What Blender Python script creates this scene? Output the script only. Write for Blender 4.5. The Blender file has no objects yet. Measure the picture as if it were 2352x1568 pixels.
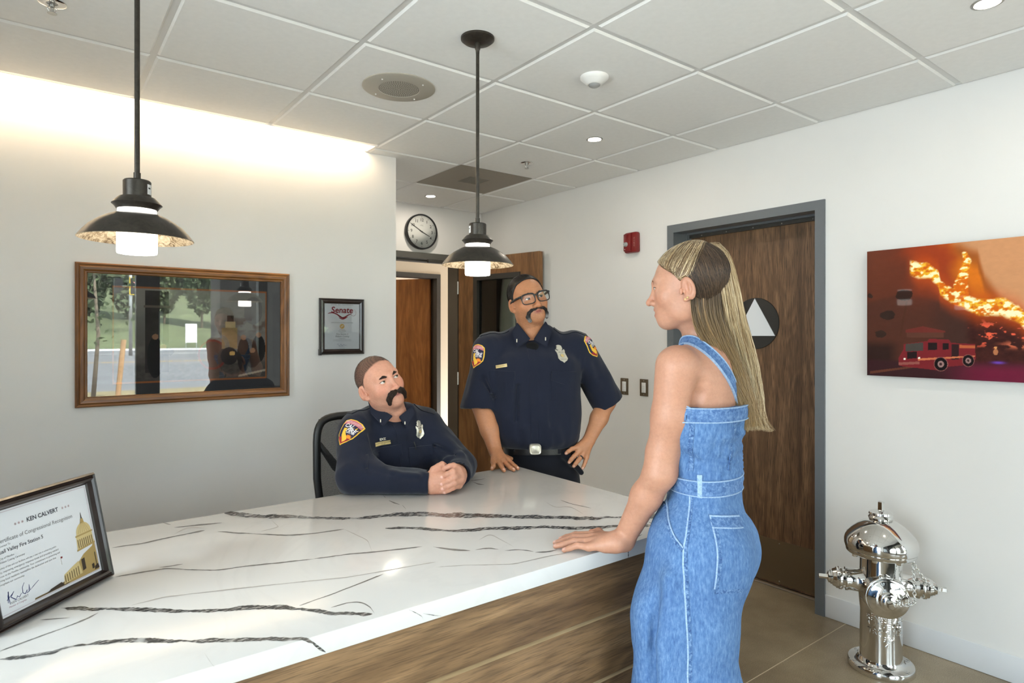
import bpy, bmesh, math, random, time
import numpy as np
from mathutils import Vector, Matrix
_T0 = time.time()
random.seed(7); np.random.seed(7)
SC = bpy.context.scene; COL = SC.collection
R = math.radians

# ------------------------------------------------------------------ camera
YAW = R(52.5614); CY_, SY_ = math.cos(YAW), math.sin(YAW)
FPX, CXP, HZN, CAMH = 1439.8, 1176.0, 768.4, 1.456
cam_d = bpy.data.cameras.new('camera'); cam = bpy.data.objects.new('camera', cam_d); COL.objects.link(cam)
cam.location = (0, 0, CAMH); cam.rotation_euler = (R(90), 0, YAW - R(90))
cam_d.sensor_width = 36; cam_d.lens = 36 * FPX / 2352; cam_d.shift_y = -(784 - HZN) / 2352
cam_d.clip_start = .05; cam_d.clip_end = 300
cam_d.dof.use_dof = True; cam_d.dof.focus_distance = 2.3; cam_d.dof.aperture_fstop = 7.1
SC.camera = cam
def W(u, v, fw):                      # the point that pixel (u, v) of the photograph shows at distance fw along the view
    rt = (u - CXP) / FPX * fw
    return np.array([CY_ * fw + SY_ * rt, SY_ * fw - CY_ * rt, CAMH - (v - HZN) / FPX * fw])
def D(u, v, z):                       # ... at height z
    return W(u, v, (CAMH - z) * FPX / (v - HZN))
def onX(u, v, X):
    d = W(u, v, 1.0) - np.array([0, 0, CAMH]); return d * (X / d[0]) + np.array([0, 0, CAMH])
def onY(u, v, Y):
    d = W(u, v, 1.0) - np.array([0, 0, CAMH]); return d * (Y / d[1]) + np.array([0, 0, CAMH])

# ------------------------------------------------------------------ sky, sun, exposure
wd = bpy.data.worlds.new('sky'); SC.world = wd; wd.use_nodes = True
bg = wd.node_tree.nodes['Background']; bg.inputs[0].default_value = (.83, .915, 1.0, 1); bg.inputs[1].default_value = 9.0
sun_d = bpy.data.lights.new('sun', 'SUN'); sun = bpy.data.objects.new('sun', sun_d); COL.objects.link(sun)
sun_d.energy = 34; sun_d.angle = R(.6); sun_d.color = (1, .95, .87)
sun.rotation_euler = Vector((-.25, -.55, -.8)).to_track_quat('-Z', 'Y').to_euler()
SC.view_settings.view_transform = 'Standard'; SC.view_settings.look = 'None'
SC.view_settings.exposure = 0.52; SC.view_settings.gamma = 1; SC.view_settings.use_curve_mapping = False
for px, py, pw, rz in ((.31, -.63, 1.1, 180), (2.17, -.63, 2.2, 180), (-1.62, .65, 2.4, 90)):      # the storefront windows let the daylight in
    a = bpy.data.lights.new('window_portal', 'AREA'); ao = bpy.data.objects.new('window_portal', a); COL.objects.link(ao)
    a.shape = 'RECTANGLE'; a.size = pw; a.size_y = 2.3; a.cycles.is_portal = True
    ao.location = (px, py, 1.25); ao.rotation_euler = (R(-90), 0, R(rz))

# ------------------------------------------------------------------ mesh helpers
class MB:
    def __init__(s): s.v = []; s.f = []
    def add(s, v, f):
        n = len(s.v); s.v += [tuple(map(float, p)) for p in v]; s.f += [tuple(i + n for i in q) for q in f]; return s
    def box(s, lo, hi, b=0):
        lo = np.minimum(lo, hi).astype(float) if False else np.array([min(a, c) for a, c in zip(lo, hi)], float); hi = np.array([max(a, c) for a, c in zip(lo, hi)], float)
        if b <= 0:
            v = [(x, y, z) for x in (lo[0], hi[0]) for y in (lo[1], hi[1]) for z in (lo[2], hi[2])]
            return s.add(v, [(0, 1, 3, 2), (4, 6, 7, 5), (0, 4, 5, 1), (2, 3, 7, 6), (0, 2, 6, 4), (1, 5, 7, 3)])
        bm = bmesh.new(); bmesh.ops.create_cube(bm, size=1)
        for q in bm.verts: q.co = Vector(((q.co.x + .5) * (hi[0] - lo[0]) + lo[0], (q.co.y + .5) * (hi[1] - lo[1]) + lo[1], (q.co.z + .5) * (hi[2] - lo[2]) + lo[2]))
        bmesh.ops.bevel(bm, geom=bm.edges[:], offset=b, segments=2, profile=.5, affect='EDGES')
        return s.bm(bm)
    def bm(s, bm):
        bm.verts.index_update(); s.add([q.co[:] for q in bm.verts], [[q.index for q in f.verts] for f in bm.faces]); bm.free(); return s
    def loft(s, rings, closed=True, cap0=True, cap1=True):
        n = len(rings[0]); v = [p for r in rings for p in r]; f = []
        for i in range(len(rings) - 1):
            for j in range(n if closed else n - 1):
                k = (j + 1) % n; f.append((i * n + j, i * n + k, (i + 1) * n + k, (i + 1) * n + j))
        if cap0: f.append(tuple(range(n))[::-1])
        if cap1: f.append(tuple((len(rings) - 1) * n + j for j in range(n)))
        return s.add(v, f)
    def lathe(s, prof, c=(0, 0, 0), M=None, n=32, cap0=True, cap1=True):     # prof: (r, h) along local z
        M = np.eye(3) if M is None else np.array(M); c = np.array(c, float); t = np.arange(n) * 2 * math.pi / n
        rings = [[c + M @ np.array([r * math.cos(a), r * math.sin(a), h]) for a in t] for r, h in prof]
        return s.loft(rings, True, cap0, cap1)
    def tube(s, pts, r, n=8, caps=True):
        pts = [np.array(p, float) for p in pts]; m = len(pts); r = [r] * m if not hasattr(r, '__len__') else list(r); rings = []; N = None
        for i in range(m):
            t = pts[min(i + 1, m - 1)] - pts[max(i - 1, 0)]; t /= np.linalg.norm(t) + 1e-12
            if N is None: N = np.cross(t, [0, 0, 1.] if abs(t[2]) < .9 else [1., 0, 0])
            N = N - t * (N @ t); N /= np.linalg.norm(N) + 1e-12; B = np.cross(t, N)
            rings.append([pts[i] + r[i] * (math.cos(a) * N + math.sin(a) * B) for a in (np.arange(n) * 2 * math.pi / n)])
        return s.loft(rings, True, caps, caps)
    def cyl(s, a, b, r, r2=None, n=20): return s.tube([a, b], [r, r if r2 is None else r2], n)
    def prism(s, poly, fn, t):        # a flat outline poly (x, y) given thickness t; fn(x, y, h) -> world
        n = len(poly); return s.loft([[fn(x, y, 0) for x, y in poly], [fn(x, y, t) for x, y in poly]])
    def build(s, name, mat, parent=None, smooth=False, angle=None, col=None):
        me = bpy.data.meshes.new(name); me.from_pydata(s.v, [], s.f); me.update()
        return link(name, me, mat, parent, smooth, angle, col)
def link(name, me, mat, parent=None, smooth=False, angle=None, col=None):
    if col is not None:
        ca = me.color_attributes.new('Col', 'FLOAT_COLOR', 'POINT'); c = np.ones((len(me.vertices), 4), np.float32); c[:, :3] = col
        ca.data.foreach_set('color', c.ravel())
    if smooth:
        me.polygons.foreach_set('use_smooth', np.ones(len(me.polygons), bool))
        if angle: me.set_sharp_from_angle(angle=R(angle))
    o = bpy.data.objects.new(name, me); COL.objects.link(o)
    if mat is not None: me.materials.append(mat)
    if parent is not None: o.parent = parent; o.matrix_parent_inverse = parent.matrix_basis.inverted()
    return o
def arr_obj(name, V, F, mat, parent=None, col=None, smooth=True):
    me = bpy.data.meshes.new(name); V = np.asarray(V, np.float32); F = np.asarray(F, np.int32); k = F.shape[1]
    me.vertices.add(len(V)); me.vertices.foreach_set('co', V.ravel()); me.loops.add(F.size); me.loops.foreach_set('vertex_index', F.ravel())
    me.polygons.add(len(F)); me.polygons.foreach_set('loop_start', np.arange(0, F.size, k, dtype=np.int32)); me.update(calc_edges=True); me.validate()
    return link(name, me, mat, parent, smooth, None, col)
def tag(o, label=None, cat=None, group=None, kind=None):
    for k, v in (('label', label), ('category', cat), ('group', group), ('kind', kind)):
        if v: o[k] = v
    return o
def empty(name, loc, label=None, cat=None, group=None, kind=None):
    o = bpy.data.objects.new(name, None); COL.objects.link(o); o.location = loc; o.empty_display_size = .05
    return tag(o, label, cat, group, kind)
def box(name, lo, hi, mat, parent=None, b=0, smooth=False): return MB().box(lo, hi, b).build(name, mat, parent, smooth or b > 0, 40 if b > 0 else None)
def struct(o): o['kind'] = 'structure'; return o
def copy_tree(o, parent=None):
    c = o.copy(); COL.objects.link(c)
    if parent is not None: c.parent = parent
    for ch in list(o.children): copy_tree(ch, c)
    return c
def text_mesh(txt, size=1.0, align='CENTER', shear=0, extrude=0, res=3, space=1, bold=0):
    cu = bpy.data.curves.new('lettering', 'FONT'); cu.body = txt; cu.size = size; cu.align_x = align; cu.align_y = 'CENTER'; cu.shear = shear; cu.extrude = extrude
    cu.resolution_u = res; cu.space_character = space; cu.offset = bold
    o = bpy.data.objects.new('lettering', cu); COL.objects.link(o); bpy.context.view_layer.update()
    me = bpy.data.meshes.new_from_object(o.evaluated_get(bpy.context.evaluated_depsgraph_get()))
    v = np.array([q.co[:] for q in me.vertices]).reshape(-1, 3); f = [tuple(p.vertices) for p in me.polygons]
    bpy.data.objects.remove(o); bpy.data.curves.remove(cu); bpy.data.meshes.remove(me); return v, f
def put_text(name, txt, size, fn, mat, parent, **k):      # fn(x, y, h) -> world
    v, f = text_mesh(txt, size, **k)
    if len(v) == 0: return None
    return MB().add([fn(p[0], p[1], p[2]) for p in v], f).build(name, mat, parent)

# ------------------------------------------------------------------ materials
def srgb(r, g, b):
    return tuple((c / 255 / 12.92 if c / 255 <= .04045 else ((c / 255 + .055) / 1.055) ** 2.4) for c in (r, g, b)) + (1,)
class NT:
    def __init__(s, name):
        s.m = bpy.data.materials.new(name); s.m.use_nodes = True; s.t = s.m.node_tree; s.b = s.t.nodes['Principled BSDF']; s.o = s.t.nodes['Material Output']
    def n(s, typ, **kw):
        x = s.t.nodes.new(typ)
        for k, v in kw.items():
            if hasattr(x, k) and k not in x.inputs: setattr(x, k, v)
            else: x.inputs[k].default_value = v
        return x
    def l(s, a, b): s.t.links.new(a, b)
    def coord(s, scale=(1, 1, 1), kind='Object'):
        tc = s.n('ShaderNodeTexCoord'); mp = s.n('ShaderNodeMapping'); mp.inputs['Scale'].default_value = scale; s.l(tc.outputs[kind], mp.inputs[0]); return mp.outputs[0]
    def noise(s, co, scale, detail=4, rough=.55, dist=0):
        x = s.n('ShaderNodeTexNoise'); x.inputs['Scale'].default_value = scale; x.inputs['Detail'].default_value = detail; x.inputs['Roughness'].default_value = rough; x.inputs['Distortion'].default_value = dist
        s.l(co, x.inputs['Vector']); return x.outputs['Fac']
    def ramp(s, fac, stops):
        x = s.n('ShaderNodeValToRGB'); e = x.color_ramp.elements
        while len(e) < len(stops): e.new(.5)
        for q, (p, c) in zip(e, stops): q.position = p; q.color = c if len(c) == 4 else tuple(c) + (1,)
        s.l(fac, x.inputs[0]); return x.outputs[0]
    def mix(s, a, b, fac, mode='MIX'):
        x = s.n('ShaderNodeMix'); x.data_type = 'RGBA'; x.blend_type = mode
        for i, q in ((6, a), (7, b)):
            if hasattr(q, 'is_output'): s.l(q, x.inputs[i])
            else: x.inputs[i].default_value = q
        if hasattr(fac, 'is_output'): s.l(fac, x.inputs[0])
        else: x.inputs[0].default_value = fac
        return x.outputs[2]
    def bump(s, h, strength=.2, dist=.002):
        x = s.n('ShaderNodeBump'); x.inputs['Strength'].default_value = strength; x.inputs['Distance'].default_value = dist; s.l(h, x.inputs['Height']); s.l(x.outputs[0], s.b.inputs['Normal'])
    def base(s, c):
        if hasattr(c, 'is_output'): s.l(c, s.b.inputs['Base Color'])
        else: s.b.inputs['Base Color'].default_value = c
        return s
    def set(s, **k):
        for a, v in k.items(): s.b.inputs[a.replace('_', ' ')].default_value = v
        return s
def M(name, col, rough=.5, metal=0., noise=None, bump=None, coat=0, spec=.5):
    t = NT(name); t.set(Roughness=rough, Metallic=metal); t.b.inputs['Specular IOR Level'].default_value = spec
    if coat: t.b.inputs['Coat Weight'].default_value = coat; t.b.inputs['Coat Roughness'].default_value = .05
    if noise:
        sc, am = noise; f = t.noise(t.coord(), sc, 5); c = np.array(col[:3])
        t.base(t.ramp(f, [(.3, tuple(c * (1 - am))), (.7, tuple(np.minimum(c * (1 + am), 1)))]))
    else: t.base(col)
    if bump: t.bump(t.noise(t.coord(), bump[0], 3), bump[1], bump[2])
    return t.m
def emit(name, col, strength):
    t = NT(name); t.base((.8, .8, .8, 1)); t.b.inputs['Emission Color'].default_value = col; t.b.inputs['Emission Strength'].default_value = strength; return t.m
def wood(name, along, c_dark, c_mid, c_light, fine=60, rough=.4, figure=6, pore=.5, wide=9):
    t = NT(name); t.set(Roughness=rough)
    st = [1., 1., 1.]; st[along] = .07; co = t.coord(st); st2 = [1., 1., 1.]; st2[along] = .22; co2 = t.coord(st2)
    warp = t.noise(co2, figure, 3, .5, .6)
    sn = t.n('ShaderNodeMath', operation='MULTIPLY'); sn.inputs[1].default_value = 55; t.l(warp, sn.inputs[0])
    s2 = t.n('ShaderNodeMath', operation='SINE'); t.l(sn.outputs[0], s2.inputs[0])
    s3 = t.n('ShaderNodeMapRange'); s3.inputs['From Min'].default_value = -1; t.l(s2.outputs[0], s3.inputs['Value'])
    broad = t.noise(co, wide, 4); fin = t.noise(co, fine, 4, .7)
    c = t.ramp(broad, [(.3, c_dark), (.5, c_mid), (.72, c_light)])
    c = t.mix(c, t.mix(c, c_dark, .55), s3.outputs[0])
    st3 = [1., 1., 1.]; st3[along] = .03; p = t.noise(t.coord(st3), fine * 5, 2, .6)
    pm = t.ramp(p, [(.50, (0, 0, 0)), (.62, (1, 1, 1))]); pmf = t.n('ShaderNodeMath', operation='MULTIPLY'); pmf.inputs[1].default_value = pore; t.l(pm, pmf.inputs[0])
    dk = tuple(np.array(c_dark[:3]) * .35) + (1,)
    c = t.mix(c, dk, pmf.outputs[0]); c = t.mix(c, t.ramp(fin, [(.3, (.72, .72, .72)), (.7, (1.12, 1.1, 1.08))]), 1.0, 'MULTIPLY')
    t.base(c); t.bump(p, .12, .0006); return t.m
def colmat(name, rough=.5, spec=.4, sss=0, bump=None, coat=0, metal=0, sheen=0):
    t = NT(name); t.set(Roughness=rough, Metallic=metal); t.b.inputs['Specular IOR Level'].default_value = spec
    a = t.n('ShaderNodeVertexColor'); a.layer_name = 'Col'; t.l(a.outputs[0], t.b.inputs['Base Color'])
    if sss:
        t.b.inputs['Subsurface Weight'].default_value = sss; t.b.inputs['Subsurface Radius'].default_value = (1, .35, .2); t.b.inputs['Subsurface Scale'].default_value = .008
    if coat: t.b.inputs['Coat Weight'].default_value = coat; t.b.inputs['Coat Roughness'].default_value = .03
    if bump: t.bump(t.noise(t.coord(), bump[0], 3), bump[1], bump[2])
    return t.m
MT = {}
MT['wall'] = M('wall_paint', (.785, .765, .742, 1), .75, noise=(3, .012), bump=(260, .06, .0006))
MT['tile'] = M('ceiling_tile', (.84, .83, .81, 1), .9, noise=(40, .02), bump=(500, .12, .0008))
MT['grid'] = M('ceiling_grid', (.72, .71, .69, 1), .5)
MT['white'] = M('white_plastic', (.78, .77, .75, 1), .4)
MT['base'] = M('rubber_base', (.74, .75, .77, 1), .45)
MT['bronze'] = M('dark_bronze', srgb(58, 54, 49), .45, noise=(30, .06))
MT['frame_grey'] = M('grey_door_frame', srgb(104, 108, 112), .42, noise=(60, .02))
MT['hall_frame'] = M('brown_grey_frame', srgb(86, 78, 68), .45)
MT['black'] = M('black_plastic', (.012, .012, .013, 1), .4)
MT['chrome'] = M('chrome', (.74, .73, .71, 1), .07, 1.0, bump=(14, .05, .004))
MT['steel'] = M('satin_steel', (.55, .54, .52, 1), .28, 1.0)
MT['brass_plate'] = M('bronze_kick_plate', srgb(122, 106, 84), .36, .7)
MT['door_oak'] = wood('dark_oak', 2, srgb(88, 62, 42), srgb(124, 92, 64), srgb(142, 108, 78), 70, .42, 5, .8, 24)
MT['door_warm'] = wood('warm_oak', 2, srgb(108, 72, 42), srgb(146, 102, 62), srgb(162, 116, 74), 60, .42, 4, .35)
MT['door_honey'] = wood('honey_oak_door', 2, srgb(140, 86, 42), srgb(178, 114, 60), srgb(194, 130, 72), 60, .42, 4, .25)
MT['walnut'] = wood('desk_walnut', 0, srgb(106, 80, 54), srgb(146, 114, 80), srgb(162, 130, 96), 90, .45, 5, .45, 15)
MT['walnut_edge'] = wood('desk_walnut_edge', 0, srgb(160, 134, 98), srgb(182, 156, 118), srgb(196, 172, 136), 50, .5, 4, .1)
MT['oak_frame'] = wood('honey_oak', 0, srgb(112, 68, 26), srgb(160, 104, 46), srgb(182, 124, 60), 60, .35, 6, .5)
MT['oak_frame_v'] = wood('honey_oak_upright', 2, srgb(96, 58, 24), srgb(136, 86, 38), srgb(156, 102, 48), 60, .35, 6, .5)
MT['mahog'] = M('dark_mahogany', srgb(38, 26, 22), .3, noise=(20, .25), coat=.3)
# ------------------------------------------------------------------ the room
XR, YL, YB, ZC, XE, YF, XL = 3.2575, 3.54, 4.72, 2.5644, 1.80, -.6, -1.6
CE = 3.385                                   # edge of the ceiling at the light cove
T = .6096; GX, GY = 1.6013, 1.6068
# floor: concrete slabs with a pale saw-cut joint
tc = NT('polished_concrete'); co = tc.coord()
c1 = tc.ramp(tc.noise(co, 2.2, 8, .62), [(.3, srgb(124, 109, 88)), (.55, srgb(156, 140, 115)), (.75, srgb(174, 158, 133))])
c2 = tc.ramp(tc.noise(co, 260, 2, .5), [(.35, (.72, .72, .72)), (.65, (1.15, 1.14, 1.12))])
tc.base(tc.mix(c1, c2, 1.0, 'MULTIPLY')).set(Roughness=.3); MT['concrete'] = tc.m
floor = struct(box('floor', (XL, YF, -.06), (XR + .6, 8.6, -.0006), M('joint_filler', srgb(198, 182, 154), .6)))
for lo, hi in (((XL, YF), (XR + .3, 1.4835)), ((XL, 1.4885), (XR + .3, 4.78)), ((XL, 4.784), (XR + .6, 8.6))):
    box('floor_slab', (lo[0], lo[1], -.02), (hi[0], hi[1], 0), MT['concrete'], floor)
# walls
wl = struct(box('wall_left', (XL, YL, 0), (XE, YB, ZC + .25), MT['wall']))
DY0, DY1, DZ = 1.588, 2.597, 2.156           # restroom door frame on the right wall
m = MB().box((XR, YF - .1, 0), (XR + .30, DY0 + .02, ZC + .25)).box((XR, DY1 - .02, 0), (XR + .30, YB + .14, ZC + .25)).box((XR, DY0 + .02, DZ - .02), (XR + .30, DY1 - .02, ZC + .25))
wr = struct(m.build('wall_right', MT['wall']))
DX0, DX1 = 2.02, 3.045                        # doorway in the back wall
m = MB().box((XE - .1, YB, 0), (DX0 + .02, YB + .14, ZC + .25)).box((DX1 - .02, YB, 0), (XR + .3, YB + .14, ZC + .25)).box((DX0 + .02, YB, DZ - .02), (DX1 - .02, YB + .14, ZC + .25))
wb = struct(m.build('wall_back', MT['wall']))
struct(MB().box((XL - .12, 1.9, 0), (XL, YB, ZC + .25)).box((XL - .12, YF - .1, 2.42), (XL, 1.9, ZC + .25)).build('wall_side', MT['wall']))
struct(box('wall_front', (XL - .12, YF - .12, 0), (-.25, YF, ZC + .25), MT['wall']))
# hallway beyond
HY = 6.30
MT['hall_wall'] = M('hall_paint', srgb(205, 188, 164), .8)
HX0, HX1 = 2.74, 3.77                         # doorway in the far hall wall (frame outer edges)
m = MB().box((.6, HY, 0), (HX0 + .02, HY + .14, ZC + .25)).box((HX1 - .02, HY, 0), (5.2, HY + .14, ZC + .25)).box((HX0 + .02, HY, DZ - .02), (HX1 - .02, HY + .14, ZC + .25))
struct(m.build('wall_hall', MT['hall_wall']))
m = MB().box((.5, YB, 0), (.6, HY + .14, ZC + .25)).box((5.2, YB, 0), (5.3, HY + .14, ZC + .25)).box((XR + .3, YB, 0), (5.2, YB + .14, ZC + .25)).box((.6, YB, 0), (XE - .1, YB + .14, ZC + .25))
struct(m.build('wall_hall_end', MT['hall_wall']))
struct(MB().box((1.6, HY + 2.2, 0), (5.2, HY + 2.3, ZC + .2)).box((1.5, HY + .14, 0), (1.6, HY + 2.3, ZC + .2)).box((5.2, HY + .14, 0), (5.3, HY + 2.3, ZC + .2)).build('wall_far_room', MT['hall_wall']))
struct(box('ceiling_hall', (.5, YB + .14, ZC - .02), (5.3, HY + 2.3, ZC + .05), MT['tile']))
struct(box('roof', (XL - .3, YF - .2, ZC + .25), (5.5, 9.2, ZC + .4), MT['wall']))
# baseboards
def baseboard(name, lo, hi): return struct(box(name, lo, hi, MT['base'], None, .003))
baseboard('baseboard_right', (XR - .007, YF, .001), (XR, DY0, .116)); baseboard('baseboard_right_far', (XR - .007, DY1, .001), (XR, YB, .116))
baseboard('baseboard_left', (XL, YL - .007, .001), (XE, YL, .116)); baseboard('baseboard_end', (XE, YL, .001), (XE + .007, YB, .116))
# ceiling: suspended tegular tiles in a metal grid
ceil = struct(MB().box((XL, YF, ZC + .05), (XR, CE - .07, ZC + .08)).box((GX, CE - .07, ZC + .05), (XR, YB, ZC + .08)).build('ceiling', MT['grid']))
xs = [XL] + [GX + i * T for i in range(-6, 3)] + [XR]
ys = [YF] + [GY + j * T for j in range(-4, 6)] + [YB]
tile_cache = {}
def tile_mesh(w, d):
    k = (round(w, 3), round(d, 3))
    if k not in tile_cache:
        a, b, e = w / 2 - .011, d / 2 - .011, .007
        rings = [[(-a, -b, .016), (a, -b, .016), (a, b, .016), (-a, b, .016)], [(-a, -b, .006), (a, -b, .006), (a, b, .006), (-a, b, .006)], [(-a + e, -b + e, 0), (a - e, -b + e, 0), (a - e, b - e, 0), (-a + e, b - e, 0)]]
        rings = [r[::-1] for r in rings]; mm = MB().loft(rings); me = bpy.data.meshes.new('ceiling_tile'); me.from_pydata(mm.v, [], mm.f); me.materials.append(MT['tile']); tile_cache[k] = me
    return tile_cache[k]
def ceil_z(): return ZC - .008
MT['vent_panel'] = M('vent_panel', srgb(150, 142, 130), .5)
for i in range(len(xs) - 1):
    for j in range(len(ys) - 1):
        x0, x1, y0, y1 = xs[i], xs[i + 1], ys[j], ys[j + 1]
        if x1 <= GX + .01 and y1 > CE: y1 = CE
        if y1 - y0 < .02 or (x1 <= GX + .01 and y0 > CE - .02): continue
        if y0 > 3.5 and x1 < XE: continue
        if x0 < XE < x1 and y0 > YL: x0 = XE
        o = bpy.data.objects.new('ceiling_tile', tile_mesh(x1 - x0, y1 - y0)); COL.objects.link(o); o.location = ((x0 + x1) / 2, (y0 + y1) / 2, ceil_z()); o.parent = ceil
        if abs((x0 + x1) / 2 - 2.516) < .02 and abs((y0 + y1) / 2 - 3.74) < .02: VENT = o
for x in xs[1:-1]: box('grid_runner', (x - .012, YF, ZC - .001), (x + .012, CE if x < GX + .3 else YB, ZC + .004), MT['grid'], ceil)
for y in ys[1:-1]: box('grid_runner', (XL if y < CE else GX, y - .012, ZC - .0005), (XR, y + .012, ZC + .0035), MT['grid'], ceil)
box('wall_angle', (XR - .022, YF, ZC - .003), (XR, YB, ZC + .001), MT['grid'], ceil)
box('wall_angle', (XE, YB - .022, ZC - .003), (XR, YB, ZC + .001), MT['grid'], ceil)
box('wall_angle', (GX - .012, YL - .02, ZC - .003), (XE + .02, YL, ZC + .001), MT['grid'], ceil)
box('cove_edge', (XL, CE - .004, ZC - .012), (GX, CE, ZC + .05), MT['white'], ceil)
box('cove_end', (GX - .004, CE, ZC - .006), (GX + .01, YL, ZC + .2), MT['white'], ceil)
box('cove_lid', (XL, CE - .06, ZC + .20), (GX, YL, ZC + .22), MT['white'], ceil)
box('cove_back', (XL, CE - .07, ZC + .05), (GX, CE - .06, ZC + .22), MT['white'], ceil)
ls = tag(empty('cove_light', (0, CE, ZC + .05)), 'warm linear light hidden in the ceiling slot above the framed picture wall', 'light')
box('housing', (XL + .02, CE - .06, ZC + .02), (GX - .02, CE - .02, ZC + .09), MT['white'], ls)
MB().add([(XL + .03, CE - .003, ZC + .06), (GX - .03, CE - .003, ZC + .06), (GX - .03, CE - .012, ZC + .092), (XL + .03, CE - .012, ZC + .092)], [(0, 1, 2, 3)]).build('diffuser', emit('cove_led', (1, .78, .52, 1), 58), ls)
# storefront behind the camera
def thin_glass(name, refl=.08, tint=(1, 1, 1, 1)):
    t = NT(name); t.t.nodes.remove(t.b); tr = t.n('ShaderNodeBsdfTransparent'); tr.inputs[0].default_value = tint; gl = t.n('ShaderNodeBsdfGlossy'); gl.inputs['Roughness'].default_value = 0
    fr = t.n('ShaderNodeFresnel'); fr.inputs[0].default_value = 1.5; mx = t.n('ShaderNodeMixShader')
    ad = t.n('ShaderNodeMath', operation='MULTIPLY'); ad.inputs[1].default_value = refl / .04; t.l(fr.outputs[0], ad.inputs[0])
    t.l(ad.outputs[0], mx.inputs[0]); t.l(tr.outputs[0], mx.inputs[1]); t.l(gl.outputs[0], mx.inputs[2]); t.l(mx.outputs[0], t.o.inputs[0]); return t.m
MT['pane'] = thin_glass('window_glass', .07, (.93, .96, .95, 1)); MT['pic_glass'] = thin_glass('picture_glass', .085)
MT['clear'] = thin_glass('clear_lens', .04); MT['door_glass'] = thin_glass('tinted_door_glass', .05, (.80, .83, .78, 1))
def window(k, x0, x1):
    w = struct(empty('window_%d' % k, ((x0 + x1) / 2, YF, 0)))
    for a, b in (((x0, .0), (x1, .10)), ((x0, 2.40), (x1, ZC + .06)), ((x0, .1), (x0 + .05, 2.40)), ((x1 - .05, .1), (x1, 2.40))):
        box('window_frame', (a[0], YF - .09, a[1]), (b[0], YF + .01, b[1]), MT['bronze'], w)
    box('pane', (x0 + .05, YF - .045, .1), (x1 - .05, YF - .039, 2.40), MT['pane'], w)
for k, (a, b) in enumerate(((-.25, .92), (1.04, 2.16), (2.16, XR))): window(k + 1, a, b)
w = struct(empty('window_4', (XL, .45, 0)))
for y0, y1, z0, z1 in ((YF, 1.9, 0, .10), (YF, 1.9, 2.36, 2.42), (YF, YF + .05, .1, 2.36), (.62, .68, .1, 2.36), (1.85, 1.9, .1, 2.36)): box('window_frame', (XL - .1, y0, z0), (XL, y1, z1), MT['bronze'], w)
for y0, y1 in ((YF + .05, .62), (.68, 1.85)): box('pane', (XL - .055, y0, .1), (XL - .049, y1, 2.36), MT['pane'], w)
struct(box('pillar_front', (.92, YF - .12, 0), (1.04, YF + .02, ZC + .1), MT['bronze']))
struct(box('added_sky_blocker', (-2.2, -3.7, 2.78), (4.2, YF - .1, 2.95), MT['bronze']))  # unseen overhang, added to cut the sky light entering the front windows
struct(box('pillar_stone', (2.2, -3.5, 0), (3.1, -2.9, 2.78), M('stone_pier', srgb(92, 88, 84), .9, noise=(9, .25))))
# restroom door
fr = struct(empty('door_1', (XR, (DY0 + DY1) / 2, 0)))
fw_, dep = .05, .165
LX = XR + dep                                 # face of the leaf
for nm, y0, y1 in (('jamb', DY0, DY0 + fw_), ('jamb', DY1 - fw_, DY1)):
    mm = MB().box((XR - .012, y0, 0), (XR + .075, y1, DZ)); s_ = 1 if y0 == DY0 else -1
    ya, yb = (DY0 + .02, DY0 + fw_ + .004) if s_ > 0 else (DY1 - fw_ - .004, DY1 - .02)
    mm.box((XR + .075, ya if s_ > 0 else yb - .03, 0), (XR + .12, (ya + .03) if s_ > 0 else yb, DZ)); mm.box((XR + .12, ya, 0), (LX + .05, yb, DZ)); mm.build(nm, MT['frame_grey'], fr)
mm = MB().box((XR - .012, DY0 + fw_, DZ - fw_), (XR + .075, DY1 - fw_, DZ)).box((XR + .075, DY0 + fw_, DZ - .035), (XR + .12, DY1 - fw_, DZ)).box((XR + .12, DY0 + fw_, DZ - fw_ - .004), (LX + .05, DY1 - fw_, DZ)); mm.build('head_jamb', MT['frame_grey'], fr)
box('smoke_seal', (LX - .018, DY0 + fw_ + .004, DZ - fw_ - .024), (LX - .002, DY1 - fw_ - .004, DZ - fw_ - .004), MT['bronze'], fr)
for k in range(5): MB().lathe([(.004, 0), (.003, .003)], (LX - .018, DY0 + .14 + .18 * k, DZ - fw_ - .014), [[0, 0, -1], [1, 0, 0], [0, -1, 0]], 8).build('screw', MT['steel'], fr)
leaf = box('leaf', (LX, DY0 + fw_ + .006, .012), (LX + .045, DY1 - fw_ - .006, DZ - fw_ - .008), MT['door_oak'], fr)
box('kick_plate', (LX - .0015, DY0 + fw_ + .02, .02), (LX, DY1 - fw_ - .02, .268), MT['brass_plate'], fr)
for yy in (DY0 + .09, (DY0 + DY1) / 2 - .16, (DY0 + DY1) / 2 + .16, DY1 - .09):
    for zz in (.035, .252): MB().lathe([(.004, 0), (.003, .002)], (LX - .0015, yy, zz), [[0, 0, -1], [1, 0, 0], [0, -1, 0]], 8).build('screw', MT['steel'], fr)
box('threshold', (LX - .03, DY0 + fw_, .0005), (LX + .06, DY1 - fw_, .009), MT['steel'], fr, .003)
box('wall_return', (LX + .06, DY0 - .05, 0), (LX + .1, DY1 + .05, DZ + .02), MT['wall'], fr)
sg = tag(empty('restroom_sign', (LX, 2.083, 1.523)), 'round black sign with a white triangle on the dark oak door', 'sign')
sgM = [[0, 0, -1], [-1, 0, 0], [0, 1, 0]]
MB().lathe([(.150, .0), (.152, .003), (.150, .006)], (LX - .0005, 2.083, 1.523), sgM, 72).build('disc', M('sign_black', srgb(38, 36, 34), .4), sg, True, 30)
tri = [(.0, .148), (-.128, -.074), (.128, -.074)]
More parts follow.
